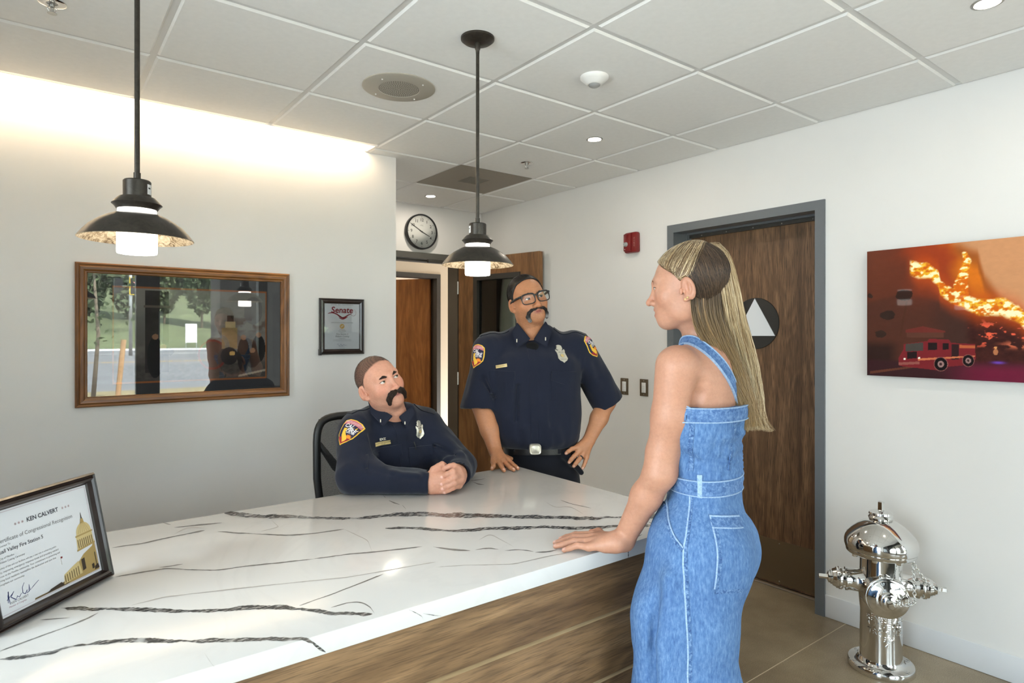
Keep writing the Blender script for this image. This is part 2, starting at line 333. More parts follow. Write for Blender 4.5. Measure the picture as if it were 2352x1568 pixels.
MB().prism(tri, lambda x, y, h: (LX - .0062 - h, 2.083 + x, 1.523 + y), .004).build('triangle', M('sign_white', (.72, .73, .75, 1), .4), sg)
# doorway in the back wall with its open glazed leaf
d2 = struct(empty('door_2', ((DX0 + DX1) / 2, YB, 0)))
for x0, x1 in ((DX0, DX0 + .05), (DX1 - .05, DX1)): box('jamb', (x0, YB - .012, 0), (x1, YB + .15, DZ), MT['hall_frame'], d2)
MB().box((DX0 + .05, YB - .012, DZ - .05), (DX1 - .05, YB + .06, DZ)).box((DX0 + .05, YB + .06, DZ - .066), (DX1 - .05, YB + .15, DZ)).build('head_jamb', M('dark_grey_head', srgb(88, 86, 80), .45), d2)
hx, hy = DX1 - .048, YB - .03
ang = math.atan2(3.835 - hy, 3.178 - hx); ux = np.array([math.cos(ang), math.sin(ang), 0]); nx = np.array([-ux[1], ux[0], 0])   # leaf runs along ux; nx points at the right wall
LWd, LTh, LH = .905, .045, 2.118
def dl(a, b, z): return np.array([hx, hy, 0]) + ux * a + nx * b + np.array([0, 0, z])
def dbox(name, a0, a1, b0, b1, z0, z1, mat, par=d2): return MB().add([dl(a, b, z) for a in (a0, a1) for b in (b0, b1) for z in (z0, z1)], [(0, 1, 3, 2), (4, 6, 7, 5), (0, 4, 5, 1), (2, 3, 7, 6), (0, 2, 6, 4), (1, 5, 7, 3)]).build(name, mat, par)
g0, g1, gz0, gz1 = .20, .70, .80, 1.955
dbox('stile', 0, g0, 0, LTh, .012, LH, MT['door_warm']); dbox('stile', g1, LWd, 0, LTh, .012, LH, MT['door_warm'])
dbox('rail', g0, g1, 0, LTh, .012, gz0, MT['door_warm']); dbox('rail', g0, g1, 0, LTh, gz1, LH, MT['door_warm'])
b_ = .032
for a0, a1, z0, z1 in ((g0 - .012, g0 + b_, gz0 - .012, gz1 + .012), (g1 - b_, g1 + .012, gz0 - .012, gz1 + .012), (g0 + b_, g1 - b_, gz0 - .012, gz0 + b_), (g0 + b_, g1 - b_, gz1 - b_, gz1 + .012)):
    dbox('glazing_bead', a0, a1, -.012, LTh + .012, z0, z1, MT['bronze'])
dbox('glass_pane', g0 + b_, g1 - b_, .019, .026, gz0 + b_, gz1 - b_, MT['door_glass'])
for z in (.25, 1.07, 1.87): MB().cyl(dl(-.004, -.006, z - .055), dl(-.004, -.006, z + .055), .007, n=10).build('hinge', MT['steel'], d2)
box('door_closer_arm', (DX1 - .36, YB - .045, DZ - .085), (DX1 - .10, YB - .013, DZ - .055), MT['bronze'], d2, .004)
# open door across the hall
d3 = struct(empty('door_3', ((HX0 + HX1) / 2, HY, 0)))
for x0, x1 in ((HX0, HX0 + .05), (HX1 - .05, HX1)): MB().box((x0, HY - .012, 0), (x1, HY + .06, DZ)).box((x0 + (.015 if x0 > 3 else -.015), HY + .06, 0), (x1 + (.015 if x0 > 3 else -.015), HY + .15, DZ)).build('jamb', MT['bronze'], d3)
box('head_jamb', (HX0 + .05, HY - .012, DZ - .05), (HX1 - .05, HY + .15, DZ), MT['bronze'], d3)
h3 = np.array([HX1 - .028, HY + .152]); a3 = R(180 - 58); u3 = np.array([math.cos(a3), math.sin(a3)]); n3 = np.array([-u3[1], u3[0]])
def l3(a, b, z): q = h3 + u3 * a + n3 * b; return (q[0], q[1], z)
def b3(name, a0, a1, b0, b1, z0, z1, mat): return MB().add([l3(a, b, z) for a in (a0, a1) for b in (b0, b1) for z in (z0, z1)], [(0, 1, 3, 2), (4, 6, 7, 5), (0, 4, 5, 1), (2, 3, 7, 6), (0, 2, 6, 4), (1, 5, 7, 3)]).build(name, mat, d3)
b3('leaf', .0, .91, 0, .045, .012, 2.115, MT['door_honey'])
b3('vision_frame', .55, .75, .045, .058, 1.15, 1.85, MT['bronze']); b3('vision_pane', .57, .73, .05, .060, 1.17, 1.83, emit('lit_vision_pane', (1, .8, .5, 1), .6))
for z in (.25, 1.45, 1.97): MB().box((HX1 - .075, HY + .145, z - .055), (HX1 - .055, HY + .175, z + .055)).build('hinge', MT['steel'], d3)
for x, y in ((1.9, 5.5), (3.9, 5.5), (3.2, 7.4)):       # lamps that light the hall and the room beyond
    hl = tag(empty('hall_downlight', (x, y, ZC - .02)), 'downlight in the hall ceiling, ' + ('beyond the far open door' if y > 7 else 'towards the wall end' if x < 3 else 'past the glazed door'), 'light')
    MB().lathe([(.075, 0), (.075, -.006), (.055, -.006)], (x, y, ZC - .0205), None, 24, False, True).build('trim_ring', MT['white'], hl)
    MB().lathe([(.054, -.007), (.001, -.0075)], (x, y, ZC - .0205), None, 24, False, True).build('lens', emit('hall_lamp', (1, .82, .58, 1), 75 if y < 7 else 40), hl)
# ------------------------------------------------------------------ things on the ceiling
lens_m = emit('downlight_lens', (1, .90, .76, 1), 200)
def downlight(x, y, label):
    e = tag(empty('downlight', (x, y, ceil_z())), label, 'light', 'recessed downlights')
    MB().lathe([(.046, 0), (.046, -.002), (.038, -.0035), (.034, -.001)], (x, y, ceil_z()), None, 32, False, False).build('trim_ring', M('downlight_trim', srgb(150, 146, 140), .4), e, True, 40)
    MB().lathe([(.035, -.0012), (.0005, -.0014)], (x, y, ceil_z()), None, 32, False, True).build('lens', lens_m, e)
    return e
downlight(2.516, 2.521, 'small round downlight glowing in the ceiling tile above the red alarm strobe wall')
downlight(2.516, 4.350, 'small round downlight glowing in the ceiling near the wall clock')
downlight(2.516, .692, 'round downlight cut by the top edge of the photo above the fire photograph')
# ceiling speaker
sp = tag(empty('ceiling_speaker', (1.2965, 2.5212, ceil_z())), 'round grey perforated ceiling speaker grille beside the pendant rod', 'speaker')
MB().lathe([(.160, 0), (.160, -.004), (.150, -.008), (.092, -.010), (.090, -.008), (.001, -.008)], (1.2965, 2.5212, ceil_z()), None, 56, False, True).build('cover', M('speaker_beige', srgb(172, 166, 154), .5), sp, True, 35)
v, f = [], []; hole = MB()
for rr in range(1, 12):
    n = 5 * rr
    for q in range(n):
        a = 2 * math.pi * q / n + rr * .37; x, y = 1.2965 + .0078 * rr * math.cos(a), 2.5212 + .0078 * rr * math.sin(a)
        hole.add([(x + .0024 * math.cos(b), y - .0024 * math.sin(b), ceil_z() - .0083) for b in np.arange(6) * math.pi / 3], [(0, 1, 2, 3, 4, 5)])
tag(hole.build('perforations', M('speaker_holes', srgb(60, 56, 50), .8), sp), kind='stuff')
for q in range(4): MB().lathe([(.004, -.0095), (.003, -.0125)], (1.2965 + .125 * math.cos(.5 + q * 1.571), 2.5212 + .125 * math.sin(.5 + q * 1.571), ceil_z()), None, 8).build('screw', MT['white'], sp)
# occupancy sensor
se = tag(empty('occupancy_sensor', (1.906, 1.911, ceil_z())), 'white dome occupancy sensor on the ceiling', 'sensor')
MB().lathe([(.060, 0), (.060, -.008), (.052, -.016), (.034, -.032), (.028, -.035), (.026, -.035)], (1.906, 1.911, ceil_z()), None, 40, False, False).build('housing', MT['white'], se, True, 50)
MB().lathe([(.026, -.033), (.024, -.039), (.014, -.045), (.001, -.047)], (1.906, 1.911, ceil_z()), None, 24, False, True).build('lens', M('sensor_lens', srgb(150, 150, 150), .35), se, True)
# sprinklers
def sprinkler(x, y, label):
    e = tag(empty('sprinkler', (x, y, ceil_z())), label, 'sprinkler', 'fire sprinklers'); z = ceil_z(); c = (x, y, z)
    MB().lathe([(.040, 0), (.040, -.003), (.030, -.006), (.016, -.004), (.015, .006)], c, None, 28, False, False).build('escutcheon', MT['chrome'], e, True, 40)
    MB().lathe([(.008, 0), (.008, -.018), (.005, -.02), (.004, -.034)], c, None, 12).build('stem', MT['steel'], e, True, 40)
    MB().tube([(x - .006, y, z - .012), (x - .013, y, z - .022), (x - .004, y, z - .036)], .002, 6).build('yoke', MT['steel'], e); MB().tube([(x + .006, y, z - .012), (x + .013, y, z - .022), (x + .004, y, z - .036)], .002, 6).build('yoke', MT['steel'], e)
    MB().lathe([(.014, -.036), (.014, -.0375)], c, None, 16).build('deflector', MT['steel'], e)
sprinkler(2.516, 3.131, 'chrome fire sprinkler head beside the ceiling vent panel')
sprinkler(.053, 2.575, 'fire sprinkler head cut by the top edge above the left lamp rod')
# vent panel in place of one tile
vp = tag(empty('ceiling_vent', (2.516, 3.740, ceil_z())), 'grey ceiling vent panel with a small slatted grille', 'vent')
VENT.hide_render = False; bpy.data.objects.remove(VENT)
vm = MT['vent_panel']; vx, vy, a = 2.516, 3.740, .298; g = .085; z = ceil_z() + .004
MB().box((vx - a, vy - a, z), (vx + a, vy - g, z + .006)).box((vx - a, vy + g, z), (vx + a, vy + a, z + .006)).box((vx - a, vy - g, z), (vx - g, vy + g, z + .006)).box((vx + g, vy - g, z), (vx + a, vy + g, z + .006)).build('panel', vm, vp)
box('duct', (vx - g, vy - g, z + .02), (vx + g, vy + g, z + .03), M('duct_dark', srgb(46, 44, 42), .8), vp)
for k in range(11):
    y = vy - g + .008 + k * .0155; MB().add([(vx - g, y, z), (vx + g, y, z), (vx + g, y + .010, z + .012), (vx - g, y + .010, z + .012), (vx - g, y, z - .002), (vx + g, y, z - .002), (vx + g, y + .012, z + .012), (vx - g, y + .012, z + .012)], [(0, 1, 2, 3), (4, 7, 6, 5), (0, 4, 5, 1), (2, 6, 7, 3), (0, 3, 7, 4), (1, 5, 6, 2)]).build('slat', vm, vp)
# pendants over the desk
tp = NT('patinated_bronze'); f1 = tp.noise(tp.coord(), 38, 6, .7, 1.2); tp.base(tp.ramp(f1, [(.38, srgb(52, 47, 42)), (.62, srgb(66, 60, 53))])).set(Roughness=.36, Metallic=.55); MT['patina'] = tp.m
tp = NT('mottled_silver_lining'); f1 = tp.noise(tp.coord(), 55, 6, .7, 1.6); tp.base(tp.ramp(f1, [(.40, srgb(96, 78, 56)), (.50, srgb(168, 150, 122)), (.65, srgb(196, 182, 156))])).set(Roughness=.4, Metallic=.35); MT['lining'] = tp.m
MT['opal'] = emit('opal_glass_lit', (1, .95, .87, 1), 9)
def pendant(x, y, zr, label, sticker):     # zr: height of the shade rim
    e = tag(empty('pendant_lamp', (x, y, zr)), label, 'lamp', 'pendant lamps over the desk'); c = (x, y, zr); n = 56
    MB().lathe([(.062, ZC - .008 - zr), (.062, ZC - .016 - zr), (.052, ZC - .024 - zr), (.012, ZC - .028 - zr)], c, None, n).build('canopy', MT['patina'], e, True, 35)
    MB().lathe([(.010, ZC - .028 - zr), (.010, ZC - .05 - zr), (.0075, ZC - .055 - zr), (.0065, ZC - .07 - zr), (.0065, .172), (.0085, .171), (.0085, .149)], c, None, 16).build('rod', MT['patina'], e, True, 35)
    MB().lathe([(.006, .151), (.030, .151), (.0325, .148), (.0325, .106)], c, None, n, True, False).build('socket_cup', MT['patina'], e, True, 35)
    MB().lathe([(.030, .108), (.042, .106), (.050, .098), (.0585, .088), (.052, .082), (.047, .074), (.040, .073)], c, None, n).build('collar', MT['patina'], e, True, 30)
    MB().lathe([(.0445, .0735), (.0445, .063), (.043, .062)], c, None, n, False, False).build('diffuser_band', MT['opal'], e, True, 30)
    prof = [(.046, .064), (.054, .0620), (.070, .055), (.090, .043), (.108, .029), (.122, .013), (.130, .002), (.1335, -.003)]
    MB().lathe(prof, c, None, 72, False, False).build('shade', MT['patina'], e, True)
    inn = [(r - .0012, h - .0012) for r, h in prof][::-1]
    MB().lathe([(.1335, -.003)] + inn, c, None, 72, False, False).build('shade_lining', MT['lining'], e, True, 60)
    MB().lathe([(.040, .062), (.0465, .060), (.0465, -.036), (.0455, -.040), (.040, -.041), (.001, -.041)], c, None, n, False, True).build('diffuser', MT['opal'], e, True, 30)
    if sticker is not None:
        pts = [(sticker + t * .09, h) for h in (.114, .140) for t in (-3, -2, -1, 0, 1, 2, 3)]; q = [(x + .0328 * math.cos(a), y + .0328 * math.sin(a), zr + h) for a, h in pts]
        s_ = MB().add(q, [(k, k + 1, k + 8, k + 7) for k in range(6)]).build('sticker', M('paper_sticker', (.72, .72, .72, 1), .5), e)
        q = [(x + .033 * math.cos(sticker + t * .09), y + .033 * math.sin(sticker + t * .09), zr + h) for h in (.128, .132) for t in (-2, -1, 0, 1)]; MB().add(q, [(k, k + 1, k + 5, k + 4) for k in range(3)]).build('print_line', MT['black'], s_)
    return e
P2 = D(1097, 82, ZC); P1x = W(315, 545, 1.64)
zr2 = CAMH + .2607; zr1 = CAMH + .252
pendant(P2[0], P2[1], zr2, 'bronze dome pendant lamp hanging between the clock and the standing officer', math.atan2(-P2[1], -P2[0]) - 1.15)
pendant(P1x[0], P1x[1], zr1, 'bronze dome pendant lamp hanging in front of the oak-framed picture', math.atan2(-P1x[1], -P1x[0]) + 1.05)

# ------------------------------------------------------------------ right wall
PT = 1.372; PW, PZ0, PZ1 = .915, 1.259, 1.860
def raster(name, w, h, nx, ny, colfn, fn, mat, parent):        # a print: colours on a fine grid; fn(x, y) -> world
    X, Y = np.meshgrid(np.linspace(0, 1, nx), np.linspace(0, 1, ny)); C = colfn(X, Y)
    V = fn(X.ravel() * w, Y.ravel() * h); i = np.arange((nx - 1) * (ny - 1)); a = i + i // (nx - 1)
    return arr_obj(name, V, np.stack([a, a + 1, a + nx + 1, a + nx], 1), mat, parent, np.clip(C.reshape(-1, 3), 0, 1), False)
def vnoise(X, Y, s, seed=0, octv=4, sy=None):
    r = np.random.RandomState(seed); out = np.zeros_like(X); amp = 1; tot = 0
    for o in range(octv):
        G = r.rand(67, 67); fx = X * s * 2 ** o + r.rand() * 31; fy = Y * (sy or s) * 2 ** o + r.rand() * 31; ix = np.floor(fx).astype(int); iy = np.floor(fy).astype(int); tx = fx - ix; ty = fy - iy
        tx = tx * tx * (3 - 2 * tx); ty = ty * ty * (3 - 2 * ty); g = lambda a, b: G[a % 67, b % 67]
        out += amp * ((g(ix, iy) * (1 - tx) + g(ix + 1, iy) * tx) * (1 - ty) + (g(ix, iy + 1) * (1 - tx) + g(ix + 1, iy + 1) * tx) * ty); tot += amp; amp *= .55
    return out / tot
def lin(r, g, b): return np.array(srgb(r, g, b)[:3])
def over(C, m, c): m = np.clip(m, 0, 1)[..., None]; return C * (1 - m) + np.asarray(c) * m
def sst(x, a, b): t = np.clip((x - a) / (b - a), 0, 1); return t * t * (3 - 2 * t)
def poly_mask(X, Y, pts):
    ins = np.zeros(X.shape, bool); n = len(pts)
    for i in range(n):
        x1, y1 = pts[i]; x2, y2 = pts[(i + 1) % n]; c = ((y1 > Y) != (y2 > Y)) & (X < (x2 - x1) * (Y - y1) / (y2 - y1 + 1e-12) + x1); ins ^= c
    return ins.astype(float)
def pxy(u, v): q = onX(u, v, XR - .03); return ((PT - q[1]) / PW, 1 - (q[2] - PZ0) / (PZ1 - PZ0))
def fire_picture(X, Y):                       # X 0..1 along the wall towards the camera, y 0..1 downwards
    y = 1 - Y; n1 = vnoise(X, y, 4, 1); n2 = vnoise(X, y, 14, 2, 4); n3 = vnoise(X, y, 46, 3, 3)
    pl = lambda pts: np.array([pxy(u, v) for u, v in pts])
    C = np.zeros(X.shape + (3,)) + lin(92, 46, 32); C = over(C, sst(y, .55, .05) * .7, lin(112, 52, 34))
    C = over(C, sst(X + .3 * (n1 - .5), .12, .34) * sst(y, .55, .10), lin(160, 60, 26)); C = over(C, sst(X + .25 * (n1 - .5), .34, .50) * sst(y + .25 * (n1 - .5), .62, .25), lin(226, 120, 24))
    sm = pl([(2176, 560), (2245, 590), (2262, 650), (2300, 700), (2352, 735), (2460, 790)]); sy = np.interp(X, sm[:, 0], sm[:, 1]); d = sy - y + .10 * (n1 - .5); C = over(C, sst(d, -.02, .10) * sst(X, sm[0, 0] - .01, sm[0, 0] + .05), lin(208, 148, 104)); C = over(C, sst(d, -.10, .0) * (1 - sst(d, .0, .12)) * sst(X, sm[0, 0], sm[0, 0] + .06) * .75, lin(142, 76, 34))
    ridge = pl([(1998, 690), (2060, 672), (2110, 676), (2170, 690), (2230, 706), (2290, 726), (2352, 748), (2460, 800)]); ry = np.interp(X, ridge[:, 0], ridge[:, 1]); C = over(C, sst(y, ry - .01, ry + .04) * (.45 + .5 * sst(X, .25, .4)), lin(66, 40, 34))
    tree_ = pl([(2225, 720), (2260, 712), (2300, 722), (2352, 742), (2460, 790)]); ty = np.interp(X, tree_[:, 0], tree_[:, 1]); C = over(C, sst(y + .05 * (n2 - .5), ty, ty + .03) * sst(X, tree_[0, 0] - .03, tree_[0, 0] + .02), lin(62, 26, 22) * (1 + .9 * (n3 - .5))[..., None])
    fl = pl([(2090, 614), (2110, 622), (2135, 622), (2155, 640), (2160, 660), (2185, 678), (2215, 690), (2245, 706), (2300, 706), (2340, 722), (2352, 735), (2460, 770)]); fy = np.interp(X, fl[:, 0], fl[:, 1]); th = .045 + .05 * n2
    band = sst(y, fy - th, fy - th + .03) * (1 - sst(y, fy + .03, fy + .07)) * sst(X, fl[0, 0] - .005, fl[0, 0] + .012)
    tg_ = pl([(2207, 690), (2206, 655), (2212, 630), (2222, 600), (2216, 584)])
    for k in range(4):
        (xa, ya), (xb, yb) = tg_[k], tg_[k + 1]; t = np.clip(((X - xa) * (xb - xa) * 2.3 + (y - ya) * (yb - ya)) / ((xb - xa) ** 2 * 2.3 + (yb - ya) ** 2), 0, 1); w = (.040, .030, .020, .014, .006); dd = np.hypot((X - xa - t * (xb - xa)) * 1.52, y - ya - t * (yb - ya)); band = np.maximum(band, 1 - sst(dd + .03 * (n2 - .5), (w[k] * (1 - t) + w[k + 1] * t), (w[k] * (1 - t) + w[k + 1] * t) + .014))
    C = over(C, sst(np.exp(-((y - fy) / .13) ** 2) * sst(X, fl[0, 0] - .05, fl[0, 0] + .05), .1, 1.0) * .55, lin(214, 84, 16)); C = over(C, band * .85, lin(232, 110, 16)); hot = band * sst(n2 * .45 + n3 * .55, .36, .52); C = over(C, hot, lin(250, 190, 44)); C = over(C, hot * sst(n3, .50, .62), lin(255, 246, 196))
    # palms
    for (u, v), s in (((2078, 678), .058), ((2040, 723), .058), ((2022, 765), .045), ((1998, 680), .03)):
        px, py = pxy(u, v); dx, dy = (X - px) * 1.52, y - py; rr = np.hypot(dx, dy * 1.3); C = over(C, (rr + .05 * (n2 - .5) + .02 * (n3 - .5) < s) * .9, lin(46, 32, 27))
    t0_, t1_ = pxy(2083, 690), pxy(2068, 772); C = over(C, (np.abs(X - np.interp(y, [t0_[1], t1_[1]], [t0_[0], t1_[0]])) < .005) * (y > t0_[1]) * (y < t1_[1]), lin(78, 42, 30))
    P = lambda pts, c, a=1.0: over(C, poly_mask(X, y, [pxy(u, v) for u, v in pts]) * a, c)
    C = P([(2080, 757), (2120, 749), (2172, 760), (2172, 763), (2080, 763)], lin(110, 44, 38)); C = P([(2083, 763), (2168, 763), (2168, 775), (2083, 775)], lin(92, 54, 42))
    C = over(C, sst(y, .70, .78) * (1 - sst(X, .10, .17)) * .85, lin(38, 24, 22)); C = over(C, sst(y, .86, .89), lin(56, 28, 32)); C = over(C, sst(y, .84, .94) * sst(X, .30, .55), lin(112, 26, 54)); C = P([(1999, 852), (2130, 836), (2130, 840), (1999, 858)], lin(98, 54, 40))
    C = over(C, sst(n3 * .6 + n2 * .4, .60, .66) * sst(X, .42, .5) * sst(y, .55, .62) * (1 - sst(y, .72, .78)), lin(236, 96, 66)); ex, ey = pxy(2340, 792); C = over(C, np.exp(-(((X - ex) / .045) ** 2 + ((y - ey) / .02) ** 2)) * sst(n3, .42, .6), lin(255, 130, 90))
    # fire engine
    C = P([(2064, 833), (2064, 822), (2076, 800), (2076, 790), (2130, 783), (2134, 778), (2180, 780), (2184, 787), (2240, 790), (2241, 825), (2225, 838), (2165, 843), (2150, 850), (2066, 840)], lin(124, 34, 40))
    C = P([(2080, 790), (2120, 786), (2120, 805), (2080, 807)], lin(72, 66, 62)); C = P([(2132, 787), (2152, 787), (2152, 803), (2132, 804)], lin(34, 22, 24)); C = P([(2165, 788), (2179, 788), (2179, 802), (2165, 803)], lin(34, 22, 24)); C = P([(2084, 808), (2106, 807), (2106, 822), (2084, 824)], lin(36, 22, 24)); C = P([(2186, 790), (2202, 790), (2202, 825), (2186, 826)], lin(50, 28, 30)); C = P([(2204, 792), (2240, 793), (2240, 800), (2204, 799)], lin(186, 94, 56)); C = P([(2108, 823), (2185, 819), (2240, 816), (2240, 819), (2185, 823), (2108, 828)], lin(206, 116, 76)); C = P([(2064, 832), (2112, 830), (2112, 836), (2064, 838)], lin(150, 84, 76))
    for u, v, s in ((2161, 836, 15), (2224, 828, 13)):
        cx_, cy_ = pxy(u, v); ax, ay = abs(pxy(u + s, v)[0] - cx_), abs(pxy(u, v + s)[1] - cy_); rr = np.hypot((X - cx_) / ax, (y - cy_) / ay); C = over(C, rr < 1.1, lin(150, 92, 86)); C = over(C, rr < 1, lin(20, 12, 14)); C = over(C, rr < .5, lin(160, 124, 120)); C = over(C, rr < .22, lin(60, 36, 36))
    for u, v in ((2078, 824), (2111, 822)): cx_, cy_ = pxy(u, v); C = over(C, np.hypot((X - cx_) * 1.52, y - cy_) < .008, lin(255, 244, 230))
    cx_, cy_ = pxy(2287, 808); C = over(C, np.hypot((X - cx_) * 2.4, (y - cy_)) < .022, lin(176, 112, 74)); C = over(C, np.hypot((X - cx_) * 1.5, (y - cy_ + .03)) < .009, lin(220, 150, 90)); C = over(C, np.exp(-(((X - cx_ - .01) / .02) ** 2 + ((y - cy_ - .075) / .008) ** 2)), lin(112, 72, 190))
    return C * (1 + .12 * (n3 - .5))[..., None]
fp = tag(empty('fire_photograph', (XR, PT - PW / 2, PZ0)), 'unframed glossy print of a wildfire behind a parked fire engine', 'picture')
box('backing', (XR - .030, PT - PW, PZ0), (XR - .012, PT, PZ1), MT['black'], fp)
for y_ in (PT - PW + .1, PT - .13): box('mounting_cleat', (XR - .012, y_, PZ0 + .1), (XR, y_ + .03, PZ1 - .1), MT['steel'], fp)
raster('print', PW, PZ1 - PZ0, 430, 290, fire_picture, lambda x, y: np.stack([np.full_like(x, XR - .0305), PT - x, PZ0 + y], 1), colmat('acrylic_print', .6, .1, coat=.22), fp)
# fire alarm strobe
fa = onX(1457, 558, XR); yy, zz = fa[1], fa[2]
al = tag(empty('fire_alarm', (XR, yy, zz)), 'red wall fire alarm with clear strobe beside the grey door frame', 'alarm')
MT['alarm_red'] = M('alarm_red', srgb(120, 16, 20), .32)
box('body', (XR - .045, yy - .056, zz - .07), (XR, yy + .056, zz + .07), MT['alarm_red'], al, .014)
box('raised_face', (XR - .056, yy - .012, zz - .058), (XR - .044, yy + .050, zz + .060), MT['alarm_red'], al, .006)
tcl = NT('strobe_lens'); tcl.base((.8, .82, .8, 1)).set(Roughness=.08); tcl.b.inputs['Transmission Weight'].default_value = .6
MB().lathe([(.017, 0), (.016, .008), (.010, .016), (.001, .018)], (XR - .056, yy + .026, zz - .012), [[0, 0, -1], [1, 0, 0], [0, -1, 0]], 12).build('strobe', tcl.m, al, True, 30)
MB().lathe([(.003, 0), (.002, .002)], (XR - .056, yy + .036, zz - .045), [[0, 0, -1], [1, 0, 0], [0, -1, 0]], 8).build('indicator', MT['white'], al)
tw = M('alarm_letters', srgb(196, 150, 148), .5)
for k, ch in enumerate('FIRE'): put_text('letter', ch, .017, lambda x, y, h, k=k: (XR - .0458, yy - .038 - x, zz + .024 - k * .016 + y), tw, al)
# light switches
def switch(u, v, label):
    p = onX(u, v, XR); y, z = p[1], p[2]; e = tag(empty('light_switch', (XR, y, z)), label, 'switch', 'light switches by the door')
    box('plate', (XR - .006, y - .035, z - .057), (XR, y + .035, z + .057), M('steel_plate', srgb(112, 98, 80), .38, .6), e, .002)
    box('rocker', (XR - .010, y - .017, z - .034), (XR - .005, y + .017, z + .034), MT['white'], e, .002)
    for k in range(3): box('button', (XR - .0115, y - .012, z - .026 + k * .018), (XR - .0095, y + .012, z - .012 + k * .018), MT['white'], e, .001)
    for s in (-1, 1): MB().lathe([(.003, 0), (.002, .0015)], (XR - .006, y, z + s * .046), [[0, 0, -1], [1, 0, 0], [0, -1, 0]], 8).build('screw', MT['steel'], e)
switch(1435, 887, 'light switch plate nearer the standing officer of the pair'); switch(1480, 890, 'light switch plate nearer the woman and the door frame')

# ------------------------------------------------------------------ clock on the back wall
ck = onY(965, 533, YB); cx, cz = ck[0], ck[2]
cl = tag(empty('wall_clock', (cx, YB, cz)), 'round black-rimmed wall clock with white face above the doorway', 'clock')
cM = [[1, 0, 0], [0, 0, -1], [0, 1, 0]]
MB().lathe([(.147, 0), (.150, .004), (.150, .036), (.146, .041), (.138, .040), (.136, .030)], (cx, YB - .001, cz), cM, 64, True, False).build('rim', MT['black'], cl, True, 40)
MB().lathe([(.137, .028), (.001, .0282)], (cx, YB - .001, cz), cM, 64, False, True).build('face', M('clock_face', (.60, .60, .57, 1), .6), cl)
cf = lambda x, y, h: (cx + x, YB - .0295 - h, cz + y)
for k in range(1, 13):
    a = math.pi / 2 - k * math.pi / 6; put_text('numeral', str(k), .036, lambda x, y, h, a=a: cf(x + .099 * math.cos(a), y + .099 * math.sin(a), 0), MT['black'], cl, bold=.0006)
tk = MB()
for k in range(60):
    a = k * math.pi / 30; w, l0 = (.0022, .121) if k % 5 == 0 else (.0008, .124); d = np.array([math.cos(a), math.sin(a)]); p = np.array([-d[1], d[0]])
    tk.add([cf(*(d * r + p * s), 0) for r, s in ((l0, -w), (.130, -w), (.130, w), (l0, w))], [(0, 3, 2, 1)])
tk.build('minute_ticks', MT['black'], cl); put_text('brand_lettering', 'ITC', .016, lambda x, y, h: cf(x, y + .052, 0), MT['black'], cl, space=1.3)
for nm, hh, ln, w in (('hour_hand', 3 + 50 / 60, .082, .004), ('minute_hand', 10.0, .118, .003)):
    a = math.pi / 2 - hh * math.pi / 6; d = np.array([math.cos(a), math.sin(a)]); p = np.array([-d[1], d[0]])
    MB().prism([tuple(d * r + p * s) for r, s in ((-.022, -w), (ln, -w * .6), (ln, w * .6), (-.022, w))], lambda x, y, h: (cx + x, YB - .0305 - h - (.002 if nm == 'minute_hand' else 0), cz + y), .0012).build(nm, MT['black'], cl)
MB().lathe([(.006, .030), (.005, .036), (.001, .037)], (cx, YB - .001, cz), cM, 16).build('hub', MT['black'], cl)
MB().lathe([(.136, .0385), (.001, .039)], (cx, YB - .001, cz), cM, 48, False, True).build('lens', MT['clear'], cl)

# ------------------------------------------------------------------ left wall: the large picture and the certificate
def frame_strips(par, x0, x1, z0, z1, prof, fn, mat_h, mat_v, name='frame_rail'):
    # prof: (inset, height) list across the moulding; mitred sides
    c = [(x0, z0), (x1, z0), (x1, z1), (x0, z1)]; s = [(1, 1), (-1, 1), (-1, -1), (1, -1)]
    for k in range(4):
        a, b = k, (k + 1) % 4; rings = [[fn(c[q][0] + s[q][0] * i, c[q][1] + s[q][1] * i, h) for i, h in prof] for q in (a, b)]
        MB().loft(rings).build(name, mat_h if k % 2 == 0 else mat_v, par)
big = tag(empty('framed_picture', (.647, YL, 1.117)), 'large oak-framed picture under reflecting glass on the left wall', 'picture')
lf = lambda x, z, h: (x, YL - h, z)
frame_strips(big, .157, 1.137, 1.117, 1.793, [(0, 0), (0, .020), (.006, .027), (.014, .024), (.020, .030), (.032, .028), (.040, .020), (.044, .020), (.048, .014), (.048, 0)], lf, MT['oak_frame'], MT['oak_frame_v'])
